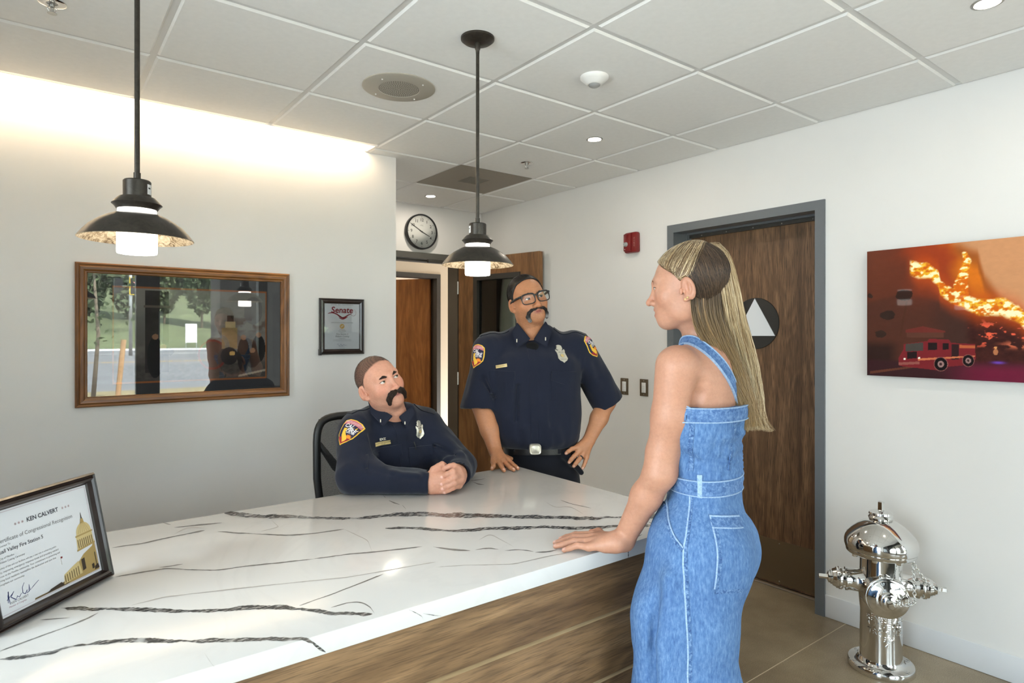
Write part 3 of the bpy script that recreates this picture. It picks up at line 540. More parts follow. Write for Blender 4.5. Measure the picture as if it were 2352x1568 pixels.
def engine_picture(X, Y):
    y = 1 - Y; n1 = vnoise(X, y, 5, 11); n2 = vnoise(X, y, 18, 12); n3 = vnoise(X, y, 60, 13, 2)
    C = np.zeros(X.shape + (3,)) + lin(58, 57, 60); ix, iy = (X - .115) / .80, (y - .10) / .80
    ins = (ix > 0) & (ix < 1) & (iy > 0) & (iy < 1); P = np.zeros_like(C) + lin(120, 118, 112); P = over(P, sst(iy, .2, .75) * .8, lin(88, 78, 74))
    P = over(P, sst(n1, .45, .65) * .5, lin(146, 138, 130)); P = over(P, np.exp(-(((ix - .88) / .16) ** 2 + ((iy - .38) / .10) ** 2)) * sst(n2, .3, .55), lin(86, 66, 54))
    P = over(P, (ix > .84) * (ix < .97) * (np.hypot((ix - .905) / .07, (iy - .22) / .16) < 1) * .5, lin(92, 90, 92)); P = over(P, sst(iy, .78, .84), lin(74, 68, 64) * (1 + .6 * (n3 - .5))[..., None])
    # water tower on the left, steam engine on the right, dark figures
    P = over(P, (ix > .19) * (ix < .335) * (iy > .03) * (iy < .9), lin(46, 42, 40) * (1 + .8 * (n2 - .5))[..., None]); P = over(P, (ix > .18) * (ix < .345) * (np.abs(iy - .20) < .012), lin(96, 86, 78)); P = over(P, (np.abs(ix - .285) < .012) * (iy > .25) * (iy < .7), lin(92, 96, 96))
    P = over(P, np.hypot((ix - .62) / .10, (iy - .72) / .17) < 1, lin(110, 44, 36)); P = over(P, np.hypot((ix - .62) / .085, (iy - .72) / .145) < 1, lin(72, 54, 48))
    P = over(P, (np.abs(ix - .735) < .055) * (iy > .42) * (iy < .66), lin(150, 124, 84) * (1 + .8 * (n2 - .5))[..., None]); P = over(P, (np.abs(ix - .742) < .022) * (iy > .28) * (iy < .36), lin(30, 28, 28)); P = over(P, (np.abs(ix - .742) < .035) * (iy > .35) * (iy < .42), lin(170, 150, 110)); P = over(P, np.hypot((ix - .735) / .06, (iy - .74) / .10) < 1, lin(30, 30, 32)); P = over(P, np.hypot((ix - .755) / .02, (iy - .71) / .025) < 1, lin(196, 156, 92))
    for px, py, w, h in ((.835, .73, .045, .20), (.945, .66, .05, .16), (.90, .78, .05, .10), (.25, .74, .05, .22), (.30, .68, .07, .05)):
        P = over(P, np.hypot((ix - px) / w, (iy - py) / h) < 1, lin(22, 20, 22)); P = over(P, np.hypot((ix - px) / .02, (iy - py + h) / .03) < 1, lin(150, 110, 84))
    P = over(P, np.abs(iy - .97 + .3 * (ix - .80)) < .012 * (ix > .80), lin(150, 140, 124)); C = np.where(ins[..., None], P, C)
    e = np.minimum.reduce([np.abs(ix), np.abs(ix - 1)]) * .80; e2 = np.minimum(np.abs(iy), np.abs(iy - 1)) * .56; edge = ((e < .004) & (iy > -.01) & (iy < 1.01)) | ((e2 < .004) & (ix > -.005) & (ix < 1.005)); C = over(C, edge.astype(float), lin(150, 88, 48))
    return C
box('backing', (.16, YL - .006, 1.12), (1.134, YL, 1.79), MT['black'], big)
raster('art_print', .884, .580, 300, 200, engine_picture, lambda x, y: np.stack([.205 + x, np.full_like(x, YL - .0075), 1.165 + y], 1), colmat('art_print', .7, .2), big)
box('glass_pane', (.205, YL - .0135, 1.165), (1.089, YL - .0115, 1.745), MT['pic_glass'], big)
sx0, sx1, sz0, sz1 = 1.310, 1.582, 1.342, 1.667
sen = tag(empty('framed_certificate', ((sx0 + sx1) / 2, YL, sz0)), 'small dark-framed certificate with red blackletter heading on the left wall', 'certificate')
frame_strips(sen, sx0, sx1, sz0, sz1, [(0, 0), (0, .016), (.005, .021), (.009, .017), (.018, .020), (.026, .013), (.030, .011), (.030, 0)], lf, MT['mahog'], MT['mahog'])
MB().prism([(sx0 - .003, sz0 - .004), (sx0 + .010, sz0 - .004), (sx0 + .010, sz0 + .03), (sx0 - .003, sz0 + .03)], lambda x, z, h: (x, YL - h, z), .02).build('loose_corner', MT['mahog'], sen)
MT['paper'] = M('certificate_paper', (.66, .67, .69, 1), .6); MT['ink'] = M('grey_ink', srgb(92, 90, 92), .7); MT['ink_red'] = M('crimson_ink', srgb(132, 22, 34), .7); MT['ink_blue'] = M('blue_ink', srgb(44, 56, 110), .7); MT['gold_ink'] = M('gold_seal', srgb(196, 160, 92), .5)
box('sheet', (sx0 + .026, YL - .010, sz0 + .026), (sx1 - .026, YL - .004, sz1 - .026), MT['paper'], sen)
scx = (sx0 + sx1) / 2; sf = lambda x, y, h: (scx + x, YL - .0104, sz1 - y)
def ink(txt, size, y, mat, par=sen, fn=sf, x=0, **k): return put_text('print_line', txt, size, lambda a, b, h: fn(a + x, y - b, h), mat, par, **k)
ink('STATE  OF  CALIFORNIA', .0085, .036, MT['ink'], space=1.5); ink('Senate', .050, .068, MT['ink_red'], bold=.0011, shear=.08)
def stroke(name, pts, w, fn, mat, par):        # a pen stroke of varying width lying on a sheet
    n = len(pts); L, Rr = [], []
    for i, (x, y) in enumerate(pts):
        x0, y0 = pts[max(i - 1, 0)]; x1, y1 = pts[min(i + 1, n - 1)]; t = np.array([x1 - x0, y1 - y0]); t /= np.linalg.norm(t) + 1e-9; ww = w * (.35 + .65 * math.sin(math.pi * (i + .5) / n)); L.append((x - t[1] * ww, y + t[0] * ww)); Rr.append((x + t[1] * ww, y - t[0] * ww))
    return MB().add([fn(x, y, 0) for x, y in L + Rr], [(i, i + 1, n + i + 1, n + i) for i in range(n - 1)]).build(name, mat, par)
stroke('flourish', [(-.085 + .17 * t, .093 - .012 * math.sin(t * 7 + .4) + .016 * t) for t in np.linspace(0, .52, 14)], .0035, sf, MT['ink_red'], sen)
stroke('flourish', [(-.03 + .085 * t, .098 + .012 * math.sin(t * 5 - .3) + .004 * t) for t in np.linspace(0, 1, 14)], .0040, sf, MT['ink_red'], sen)
stroke('flourish', [(-.02 + .055 * t, .110 + .008 * math.sin(t * 4) + .002 * t) for t in np.linspace(0, 1, 12)], .0032, sf, MT['ink_red'], sen)
stroke('flourish', [(.068 + .018 * math.cos(a) * (1 - a / 16), .082 + .020 * math.sin(a) * (1 - a / 16)) for a in np.linspace(-2, 6, 26)], .0008, sf, MT['ink_red'], sen)
ink('CERTIFICATE OF RECOGNITION', .0085, .141, MT['ink'], space=1.1)
MB().add([sf(.0145 * math.cos(a), .162 - .0145 * math.sin(a), 0) for a in np.arange(20) * math.pi / 10], [tuple(range(20))]).build('seal', MT['gold_ink'], sen)
stroke('seal_bear', [(-.006, .167), (-.002, .161), (.004, .160), (.007, .156)], .002, lambda x, y, h: (scx + x, YL - .0107, sz1 - y), MT['paper'], sen)
for t, s, y in (('Presented to', .0065, .181), ('City of Menifee', .0075, .189), ('In honor of', .006, .197), ('Fire Station 5', .0135, .208), ('Ribbon Cutting', .0135, .221), ('Congratulations', .006, .233)): ink(t, s, y, MT['ink'], shear=.25)
for y in (.240, .247): ink('for their dedication and service to the community and residents', .0042, y, MT['ink'])
stroke('signature', [(-.03 + .06 * t, .272 - .009 * math.sin(t * 21) * (1 - t)) for t in np.linspace(0, 1, 40)], .0007, sf, MT['ink_blue'], sen)
for y, t in ((.279, 'State Senator'), (.291, 'Senate District')): ink(t, .005, y, MT['ink'])
box('glass_pane', (sx0 + .026, YL - .0135, sz0 + .026), (sx1 - .026, YL - .0122, sz1 - .026), MT['clear'], sen)
# ------------------------------------------------------------------ the desk
DKZ, DKX0, DKX1, DKY0, DKY1, DKT = .864, -1.25, 1.735, 1.213, 2.235, .042
tq = NT('white_quartz'); f1 = tq.noise(tq.coord(), 5, 6, .6, .8); f2 = tq.noise(tq.coord(), 1.6, 5, .6, 1.5)
tq.base(tq.mix((.78, .765, .745, 1), tq.ramp(f2, [(.46, (.79, .775, .755)), (.50, (.72, .705, .69)), (.54, (.79, .775, .755))]), .35)).set(Roughness=.16); MT['quartz'] = tq.m
top = tag(empty('countertop', ((DKX0 + DKX1) / 2, (DKY0 + DKY1) / 2, DKZ)), 'long white quartz countertop with dark grey veins', 'countertop')
box('slab', (DKX0, DKY0, DKZ - DKT), (DKX1, DKY1, DKZ), MT['quartz'], top, .002)
tv = NT('dark_vein'); n1 = tv.noise(tv.coord((14, 60, 60)), 3.2, 4, .65, .4); n2 = tv.noise(tv.coord(), 14, 3)
tv.base(tv.mix(tv.ramp(n1, [(.36, srgb(48, 47, 48)), (.52, srgb(84, 82, 80)), (.60, srgb(190, 186, 182))]), (.60, .59, .58, 1), tv.ramp(n2, [(.62, (0, 0, 0)), (.72, (1, 1, 1))]))).set(Roughness=.2); MT['vein'] = tv.m
MT['vein_thin'] = M('thin_vein', srgb(128, 124, 120), .25, noise=(40, .3)); MT['vein_faint'] = M('faint_vein', srgb(188, 183, 178), .25)
def vein(pts, w, mat, fn, seed=0):
    rs = np.random.RandomState(seed); q = np.array(pts, float); d = np.r_[0, np.cumsum(np.linalg.norm(np.diff(q, axis=0), axis=1))]; n = max(int(d[-1] / 5), 4); t = np.linspace(0, d[-1], n)
    U, V_ = np.interp(t, d, q[:, 0]), np.interp(t, d, q[:, 1]); k = np.ones(5) / 5; V_[2:-2] = np.convolve(V_, k, 'valid') if n > 6 else V_[2:-2]
    jit = np.convolve(rs.randn(n + 8), np.ones(9) / 9, 'valid')[:n]; ww = w * .5 * (1 + .8 * jit) * np.clip(np.minimum(t, d[-1] - t) / 18 + .15, 0, 1); V_ = V_ + .5 * w * .35 * np.convolve(rs.randn(n + 4), np.ones(5) / 5, 'valid')[:n]
    a = [fn(u, v - x) for u, v, x in zip(U, V_, ww)]; b = [fn(u, v + x) for u, v, x in zip(U, V_, ww)]
    return MB().add(a + b, [(i, n + i, n + i + 1, i + 1) for i in range(n - 1)]).build('vein', mat, top)
ontop = lambda u, v: D(u, v, DKZ + .0004) + np.array([0, 0, 0])
V1 = [(515, 1178), (560, 1182), (600, 1186), (650, 1185), (700, 1188), (770, 1190), (830, 1189), (900, 1182), (960, 1180), (1030, 1183), (1110, 1184), (1176, 1186), (1250, 1187), (1320, 1190), (1360, 1190), (1400, 1187), (1427, 1188), (1520, 1184), (1600, 1180)]
V2 = [(885, 1213), (930, 1211), (980, 1214), (1030, 1219), (1080, 1217), (1120, 1213), (1176, 1212), (1250, 1210), (1310, 1212), (1360, 1211), (1420, 1208), (1500, 1206)]
V3 = [(140, 1396), (200, 1397), (280, 1398), (350, 1400), (430, 1404), (500, 1401), (560, 1396), (610, 1394), (660, 1394), (700, 1400), (760, 1408), (855, 1410)]
V4 = [(0, 1514), (60, 1507), (110, 1500), (160, 1485), (220, 1476), (290, 1469), (400, 1471), (500, 1470), (600, 1467), (690, 1466), (715, 1473), (722, 1478)]
for k, (p, w) in enumerate(((V1, 7), (V2, 5.5), (V3, 8), (V4, 8))): vein(p, w, MT['vein'], ontop, k)
for k, (p, w) in enumerate((([(258, 1257), (330, 1247), (400, 1231), (470, 1218)], 2.4), ([(500, 1220), (560, 1224), (660, 1229), (720, 1225), (790, 1215)], 2), ([(265, 1324), (330, 1313), (380, 1305), (440, 1308), (500, 1309), (560, 1300), (640, 1292), (720, 1283)], 2.2), ([(720, 1283), (800, 1272), (860, 1267), (970, 1255)], 2), ([(995, 1255), (1040, 1262), (1080, 1264)], 2.6), ([(1092, 1262), (1120, 1258), (1145, 1261)], 2.4), ([(1160, 1264), (1190, 1261), (1225, 1266)], 2), ([(1230, 1268), (1262, 1267), (1280, 1262)], 2.2), ([(688, 1390), (760, 1365), (830, 1338), (880, 1318)], 2.2), ([(760, 1395), (800, 1383), (830, 1382), (850, 1393), (860, 1408)], 2), ([(0, 1495), (80, 1465), (150, 1440), (200, 1420), (225, 1407)], 2.4), ([(880, 1138), (886, 1143)], 4), ([(893, 1149), (905, 1154), (918, 1158)], 2.4), ([(924, 1160), (931, 1167), (932, 1173)], 3), ([(1085, 1106), (1100, 1112), (1112, 1113)], 2.4), ([(1080, 1104), (1115, 1099)], 1.6), ([(1288, 1148), (1310, 1157), (1330, 1160), (1358, 1167)], 2), ([(375, 1200), (392, 1204)], 3), ([(400, 1211), (450, 1206), (510, 1200)], 1.8), ([(365, 1303), (420, 1295)], 2), ([(1455, 1237), (1475, 1227)], 3), ([(1488, 1222), (1505, 1220)], 3), ([(1488, 1198), (1506, 1205)], 2), ([(92, 1423), (160, 1418)], 1.8))): vein(p, w, MT['vein_thin'], ontop, 20 + k)
for k, p in enumerate(([(790, 1215), (845, 1240), (855, 1268)], [(620, 1190), (640, 1210), (600, 1220)], [(1100, 1240), (1125, 1225), (1180, 1255)], [(300, 1390), (380, 1370), (600, 1345), (800, 1325), (1000, 1290)], [(1000, 1302), (1060, 1298), (1180, 1295), (1260, 1277), (1310, 1268)], [(1250, 1150), (1275, 1166), (1310, 1162), (1340, 1180)], [(400, 1226), (430, 1210), (470, 1212)], [(470, 1500), (490, 1530), (520, 1545)])): vein(p, 1.6, MT['vein_faint'], ontop, 60 + k)
onfr = lambda u, v: onY(u, v, DKY0 - .0004)
for k, (p, w) in enumerate((([(940, 1400), (955, 1407), (968, 1412), (972, 1421)], 3.5), ([(972, 1408), (990, 1412), (1013, 1415)], 3), ([(712, 1470), (720, 1477), (735, 1490), (748, 1497)], 6))): vein(p, w, MT['vein'], onfr, 80 + k)
x_ = onY(1442, 1270, DKY0)[0]; MB().add([(x_ - .002, DKY0 - .0004, DKZ - .001), (x_ + .002, DKY0 - .0004, DKZ - .001), (x_ + .004, DKY0 - .0004, DKZ - DKT), (x_ + .0005, DKY0 - .0004, DKZ - DKT)], [(0, 3, 2, 1)]).build('vein', MT['vein'], top)
desk = tag(empty('reception_desk', ((DKX0 + DKX1) / 2, (DKY0 + DKY1) / 2, 0)), 'walnut plank reception desk front under the white countertop', 'desk')
fy = DKY0 + .012
box('carcass_front', (DKX0 + .02, fy + .02, .10), (DKX1 - .03, fy + .05, DKZ - DKT), MT['walnut'], desk)
box('top_rail', (DKX0 + .02, fy, .797), (DKX1 - .02, fy + .02, DKZ - DKT), MT['walnut'], desk)
zj = [.797, .681, .506, .331, .156, .10]
for k in range(5):
    z1, z0 = zj[k], zj[k + 1]; b = .010
    MB().add([(x, y, z) for x in (DKX0 + .02, DKX1 - .02) for y, z in ((fy + .02, z0), (fy + (.0 if k < 4 else 0), z0), (fy, z1 - (b if k else 0)), (fy + (b if k else 0), z1), (fy + .02, z1))], [(0, 1, 6, 5), (1, 2, 7, 6), (3, 4, 9, 8), (4, 0, 5, 9), (0, 4, 3, 2, 1), (5, 6, 7, 8, 9)] + ([] if k else [(2, 3, 8, 7)])).build('plank', MT['walnut'], desk)
    if k: MB().add([(DKX0 + .02, fy, z1 - b), (DKX1 - .02, fy, z1 - b), (DKX1 - .02, fy + b, z1), (DKX0 + .02, fy + b, z1)], [(0, 1, 2, 3)]).build('plank_edge', MT['walnut_edge'], desk)
box('side_panel', (DKX1 - .05, fy + .05, 0), (DKX1 - .02, DKY1 - .35, DKZ - DKT), MT['walnut'], desk); box('side_panel', (DKX0 + .02, fy + .05, 0), (DKX0 + .05, DKY1 - .35, DKZ - DKT), MT['walnut'], desk)
box('toe_kick', (DKX0 + .06, fy + .06, 0), (DKX1 - .06, fy + .08, .10), MT['bronze'], desk)

# ------------------------------------------------------------------ the framed certificate standing on the desk
BR = D(268, 1325, DKZ); eD = np.array([.164 + .049, 1.803 - 1.575, 0]); eD /= np.linalg.norm(eD); nD = np.array([eD[1], -eD[0], 0]); tau = R(12)
upD = np.array([0, 0, 1]) * math.cos(tau) - nD * math.sin(tau); outD = nD * math.cos(tau) + np.array([0, 0, 1]) * math.sin(tau)
CW, CH = .315, .256
BR = BR + np.array([0, 0, .001])
kf = lambda x, y, h: BR - eD * (CW - x) + upD * y + outD * (h - .022) + np.array([0, 0, .005])
kc = tag(empty('desk_certificate', tuple(BR - eD * CW / 2)), 'dark-framed award certificate with a domed building photo standing on the countertop', 'certificate')
frame_strips(kc, 0, CW, 0, CH, [(0, 0), (0, .014), (.004, .020), (.007, .016), (.009, .016), (.012, .022), (.017, .019), (.021, .010), (.0235, .008), (.0235, 0)], kf, MT['mahog'], MT['mahog'])
MB().prism([(.006, .006), (CW - .006, .006), (CW - .006, CH - .006), (.006, CH - .006)], lambda x, y, h: kf(x, y, h), .004).build('backing', MT['black'], kc)
MB().prism([(.020, .020), (CW - .020, .020), (CW - .020, CH - .020), (.020, CH - .020)], lambda x, y, h: kf(x, y, h + .004), .002).build('sheet', M('award_paper', (.74, .76, .80, 1), .55), kc)
MB().prism([(CW / 2 - .03, .02), (CW / 2 + .03, .02), (CW / 2 + .02, .2), (CW / 2 - .02, .2)], lambda x, y, h: kf(x, y, 0) - outD * h - outD * (.2 - y) * .28, .003).build('easel_back', MT['black'], kc)
pf = lambda x, y, h: kf(x, y, .0064)
MT['ink_dark'] = M('navy_ink', srgb(46, 48, 60), .7); MT['ink_rule'] = M('mauve_rule', srgb(168, 120, 140), .7)
def kt(txt, width, x, y, mat, align='CENTER', **k):          # width: length of the printed line
    v, f = text_mesh(txt, 1.0, align=align, **{q: (w * 30 if q == 'bold' else w) for q, w in k.items()}); s_ = width / max(np.ptp(v[:, 0]), 1e-6); return MB().add([pf(x + p[0] * s_, y + p[1] * s_, 0) for p in v], f).build('print_line', mat, kc)
ix0, ix1, iy0, iy1 = .0235, CW - .0235, .0235, CH - .0235
for a, b, c, d in ((ix0 + .004, iy0 + .004, ix1 - .004, iy0 + .0046), (ix0 + .004, iy1 - .0046, ix1 - .004, iy1 - .004), (ix1 - .0046, iy0 + .004, ix1 - .004, iy1 - .004), (ix0 + .004, iy0 + .004, ix0 + .0046, iy1 - .004)):
    MB().add([pf(a, b, 0), pf(c, b, 0), pf(c, d, 0), pf(a, d, 0)], [(0, 1, 2, 3)]).build('border_rule', MT['ink_rule'], kc)
kt('KEN CALVERT', .082, .162, .1965, MT['ink_dark'], bold=.0008); kt('* * *', .022, .102, .194, MT['ink_red']); kt('* * *', .022, .224, .194, MT['ink_red'])
kt('Certificate of Congressional Recognition', .192, .141, .1715, MT['ink']); kt('Presented To', .030, .044, .1615, MT['ink'], 'LEFT'); kt('Quail Valley Fire Station 5', .114, .038, .1505, MT['ink_dark'], 'LEFT', bold=.0004)
kt('City of Menifee', .034, .044, .1375, MT['ink'], 'LEFT'); kt('Ribbon Cutting Ceremony', .058, .044, .130, MT['ink'], 'LEFT')
for k, (t, w) in enumerate((('The safety of this and our facilities will play a vital role in enhancing public', .148), ('safety, improving emergency response times and providing needed', .152), ('services to the Menifee community. Your commitment to protecting and', .154), ('serving local residents exemplifies the dedication and care that', .142), ('strengthens our community.', .06))): kt(t, w, .032, .119 - .0078 * k, MT['ink'], 'LEFT')
for p, w in (([(.046, .048), (.048, .062), (.050, .070), (.049, .056), (.050, .044)], .0011), ([(.044, .054), (.054, .060), (.062, .066), (.054, .057), (.064, .048), (.068, .054), (.072, .050), (.078, .056)], .0011), ([(.088, .074), (.082, .066), (.081, .055), (.086, .051), (.092, .057), (.090, .051), (.096, .053), (.098, .066), (.099, .054), (.106, .058), (.122, .066)], .0011)): stroke('signature', p, w, pf, MT['ink_blue'], kc)
kt('KEN CALVERT', .040, .052, .0455, MT['ink'], 'LEFT'); kt('Member of Congress', .040, .046, .039, MT['ink_rule'], 'LEFT')
cap_c = [M('capitol_' + n, srgb(*c), .7) for n, c in (('light', (206, 186, 134)), ('mid', (172, 146, 92)), ('shade', (112, 92, 60)), ('dark', (58, 46, 36)))]
def cpoly(pts, m, h=0): MB().add([kf(x - .0135, y - .010 - (y > .12) * (y - .12) * .10, .0065 + h) for x, y in pts], [tuple(range(len(pts)))]).build('photo_shape', m, kc)
dcx = .272; ixr = ix1 + .0135 - .006; iyb = iy0 + .016
cpoly([(.205, iyb), (ixr, iyb), (ixr, .112), (.290, .098), (.262, .088), (.240, .072), (.222, .060)], cap_c[1])
cpoly([(.118, iyb), (.210, iyb), (.214, .050), (.150, .043), (.120, .043)], cap_c[2]); cpoly([(.196, .042), (.250, .048), (.244, .078), (.226, .072), (.200, .062)], cap_c[0], .0001)
for k in range(7): cpoly([(.200 + k * .0065, .044 + k * .0005), (.2025 + k * .0065, .0445 + k * .0005), (.2025 + k * .0065, .060 + k * .0012), (.200 + k * .0065, .0595 + k * .0012)], cap_c[2], .0002)
cpoly([(dcx - .024, .100), (dcx + .026, .106), (dcx + .025, .134), (dcx - .022, .132)], cap_c[0], .0002)
for k in range(8): cpoly([(dcx - .020 + k * .0058, .104), (dcx - .0175 + k * .0058, .104), (dcx - .0175 + k * .0058, .124), (dcx - .020 + k * .0058, .124)], cap_c[2], .0003)
cpoly([(dcx - .026, .098), (dcx + .028, .103), (dcx + .028, .107), (dcx - .026, .102)], cap_c[1], .0004); cpoly([(dcx - .024, .131), (dcx + .027, .133), (dcx + .027, .137), (dcx - .024, .135)], cap_c[1], .0004)
cpoly([(dcx - .021, .135)] + [(dcx + .002 + .022 * math.cos(a), .137 + .027 * math.sin(a)) for a in np.linspace(math.pi, 0, 14)] + [(dcx + .025, .136)], cap_c[0], .0003)
for k in range(6): cpoly([(dcx - .015 + k * .0065, .138), (dcx - .0140 + k * .0065, .138), (dcx + .002 + (k - 2.3) * .002, .162), (dcx + .001 + (k - 2.3) * .002, .162)], cap_c[1], .0004)
cpoly([(dcx - .004, .162), (dcx + .008, .162), (dcx + .006, .174), (dcx - .001, .174)], cap_c[1], .0003); cpoly([(dcx + .0005, .174), (dcx + .0045, .174), (dcx + .0028, .190), (dcx + .0018, .190)], cap_c[3], .0003)
cpoly([(.252, .052), (.262, .054), (.262, .080), (.252, .078)], cap_c[3], .0003); cpoly([(.2795, .046), (.2865, .047), (.2865, .058), (.2795, .057)], cap_c[3], .0003); cpoly([(.2925, .052), (.2945, .052), (.2945, .082), (.2925, .082)], cap_c[3], .0003); cpoly([(.285, .042), (.300, .043), (.298, .054), (.288, .050)], cap_c[3], .0003); cpoly([(.150, .041), (.196, .041), (.190, .050), (.160, .046)], cap_c[3], .0002)
cpoly([(.199, .085), (.1996, .085), (.1996, .103), (.199, .103)], cap_c[2]); cpoly([(.1996, .099), (.204, .099), (.204, .103), (.1996, .103)], MT['ink_red'])

# ------------------------------------------------------------------ chrome fire hydrant
HC = np.array([2.952, 1.198, 0.]); hx_ = np.array([.548, -.837, 0]); hf = np.array([-.837, -.548, 0]); hz = np.array([0, 0, 1.])
hyd = tag(empty('fire_hydrant', tuple(HC)), 'polished chrome fire hydrant with a chain on the concrete floor', 'hydrant')
CHR = MT['chrome']
def hl(prof, name, n=48, par=hyd, **k): return MB().lathe(prof, HC, None, n, **k).build(name, CHR, par, True, 40)
hl([(.128, .001), (.130, .004), (.130, .026), (.127, .030), (.098, .031), (.092, .036), (.086, .050)], 'base_flange')
for k in range(6):
    a = .35 + k * math.pi / 3; c = HC + np.array([.112 * math.cos(a), .112 * math.sin(a), .0301]); MB().lathe([(.0095, 0), (.009, -.0)], c, None, 14).build('bolt_hole', MT['black'], hyd)
    MB().lathe([(.0105, 0), (.0098, .0012), (.0092, .0003)], c, None, 14, False, False).build('hole_rim', CHR, hyd)
hl([(.084, .040), (.082, .060), (.081, .250), (.084, .280), (.088, .330), (.086, .400), (.082, .430), (.081, .500)], 'barrel', 56)
hl([(.082, .497), (.124, .498), (.134, .502), (.137, .507), (.138, .518), (.1355, .5185), (.136, .5195), (.140, .522), (.143, .534), (.143, .552), (.139, .567), (.130, .582), (.112, .603), (.090, .623), (.068, .638), (.052, .646), (.043, .649), (.043, .655)], 'bonnet', 72)
hl([(.040, .648), (.048, .652), (.050, .658), (.046, .664), (.044, .668), (.048, .672), (.046, .680), (.030, .686), (.014, .690)], 'bonnet_nut', 40)
MB().lathe([(.0135, .686), (.013, .724), (.010, .727), (.001, .7275)], HC, None, 5).build('stem_nut', CHR, hyd)
for k in range(8):
    a = .2 + k * math.pi / 4; d = np.array([math.cos(a), math.sin(a), 0]); c = HC + d * .119
    MB().lathe([(.012, .512), (.012, .560), (.009, .566)], c, None, 6).build('bonnet_bolt', CHR, hyd, True, 30) if False else MB().lathe([(.011, .490), (.011, .502)], HC + d * .118, None, 6).build('flange_bolt', CHR, hyd)
    MB().lathe([(.013, 0), (.012, .008), (.004, .012)], HC + d * .124 + hz * .570, np.stack([np.cross(hz, d), np.cross(d * .8 + hz * .6, np.cross(hz, d)), d * .8 + hz * .6], 1), 10).build('cover_boss', CHR, hyd, True, 30)
def nozzle(d, c, prof, name, n=40):
    x = np.cross(hz, d); x /= np.linalg.norm(x); return MB().lathe(prof, c, np.stack([x, np.cross(d, x), d], 1), n).build(name, CHR, hyd, True, 40)
zn = HC + hz * .372
for d, nm in ((-hx_, 'hose_nozzle'), (hx_, 'hose_nozzle')):
    nozzle(d, zn, [(.066, .050), (.058, .075), (.049, .092), (.047, .128), (.050, .134), (.050, .140), (.040, .142), (.040, .156)], nm)
    nozzle(d, zn, [(.047, .153), (.049, .156), (.049, .166), (.045, .168), (.045, .176), (.041, .178), (.036, .190), (.030, .193), (.030, .199), (.025, .201), (.025, .207), (.018, .210), (.014, .212)], 'nozzle_cap')
    nozzle(d, zn, [(.0115, .210), (.0110, .243), (.009, .246)], 'cap_nut', 5)
zp = HC + hz * .345
nozzle(hf, zp, [(.092, .030), (.086, .065), (.080, .085), (.077, .105)], 'pumper_nozzle')
nozzle(hf, zp, [(.076, .098), (.083, .101), (.085, .106), (.085, .114), (.081, .117), (.077, .1175), (.077, .124), (.072, .127), (.066, .1275), (.052, .136), (.042, .139), (.037, .140), (.036, .152), (.032, .155), (.028, .156), (.028, .166), (.020, .170), (.015, .171)], 'pumper_cap', 64)
nozzle(hf, zp, [(.015, .168), (.0145, .198), (.012, .202)], 'cap_nut', 5)
def links(pts, n):
    q = np.array(pts); d = np.r_[0, np.cumsum(np.linalg.norm(np.diff(q, axis=0), axis=1))]; tt = np.linspace(0, d[-1], n)
    P = np.stack([np.interp(tt, d, q[:, k]) for k in range(3)], 1); L = d[-1] / (n - 1)
    for i in range(n):
        t = P[min(i + 1, n - 1)] - P[max(i - 1, 0)]; t /= np.linalg.norm(t); a = np.cross(t, hf); a /= np.linalg.norm(a) + 1e-9; b = np.cross(t, a); a, b = (a, b) if i % 2 else (b, a)
        ring = [P[i] + t * (.72 * L) * math.cos(w) + a * .0062 * math.sin(w) for w in np.arange(10) * math.pi / 5]
        MB().tube(ring + ring[:1], .0019, 5, False).build('chain_link', CHR, hyd, True)
hook = HC + hx_ * .112 + hf * .05 + hz * .486
def arc(a, b, sag, n=12): return [a + (b - a) * t + np.array([0, 0, -sag * 4 * t * (1 - t)]) for t in np.linspace(0, 1, n)]
capP = zp + hf * .160 + hx_ * .032
links(arc(hook, capP + hx_ * .058 + hz * .016, .0), 15); links(arc(capP + hx_ * .058 + hz * .016, capP, .008), 7); links(arc(hook, zn + hx_ * .195 + hf * .038 + hz * .01, .015), 13)
MB().tube([hook + hz * .018, hook + hz * .006 + hf * .01, hook - hz * .006, hook + hz * .002 - hf * .008], .003, 6).build('chain_eye', CHR, hyd, True)
ca = math.atan2(-.62, -.785)
def wrap(txt, size, z, r=.0822, dth=.0):
    v, f = text_mesh(txt, size, extrude=.003, bold=.0004)
    def w(x, y, h): a = ca + dth + x / r; rr = r - .0005 + max(h, -.001) * 1.0; return (HC[0] + rr * math.cos(a), HC[1] + rr * math.sin(a), z + y)
    MB().add([w(*p) for p in v], f).build('cast_lettering', CHR, hyd)
for t, s, z in (('LUDLOW', .030, .262), ('RENSSELAER', .030, .236), ('VALVE CO.', .031, .209), ('TROY, N.Y.', .031, .182), ('1954', .031, .155), ('4', .026, .128)): wrap(t, s, z)

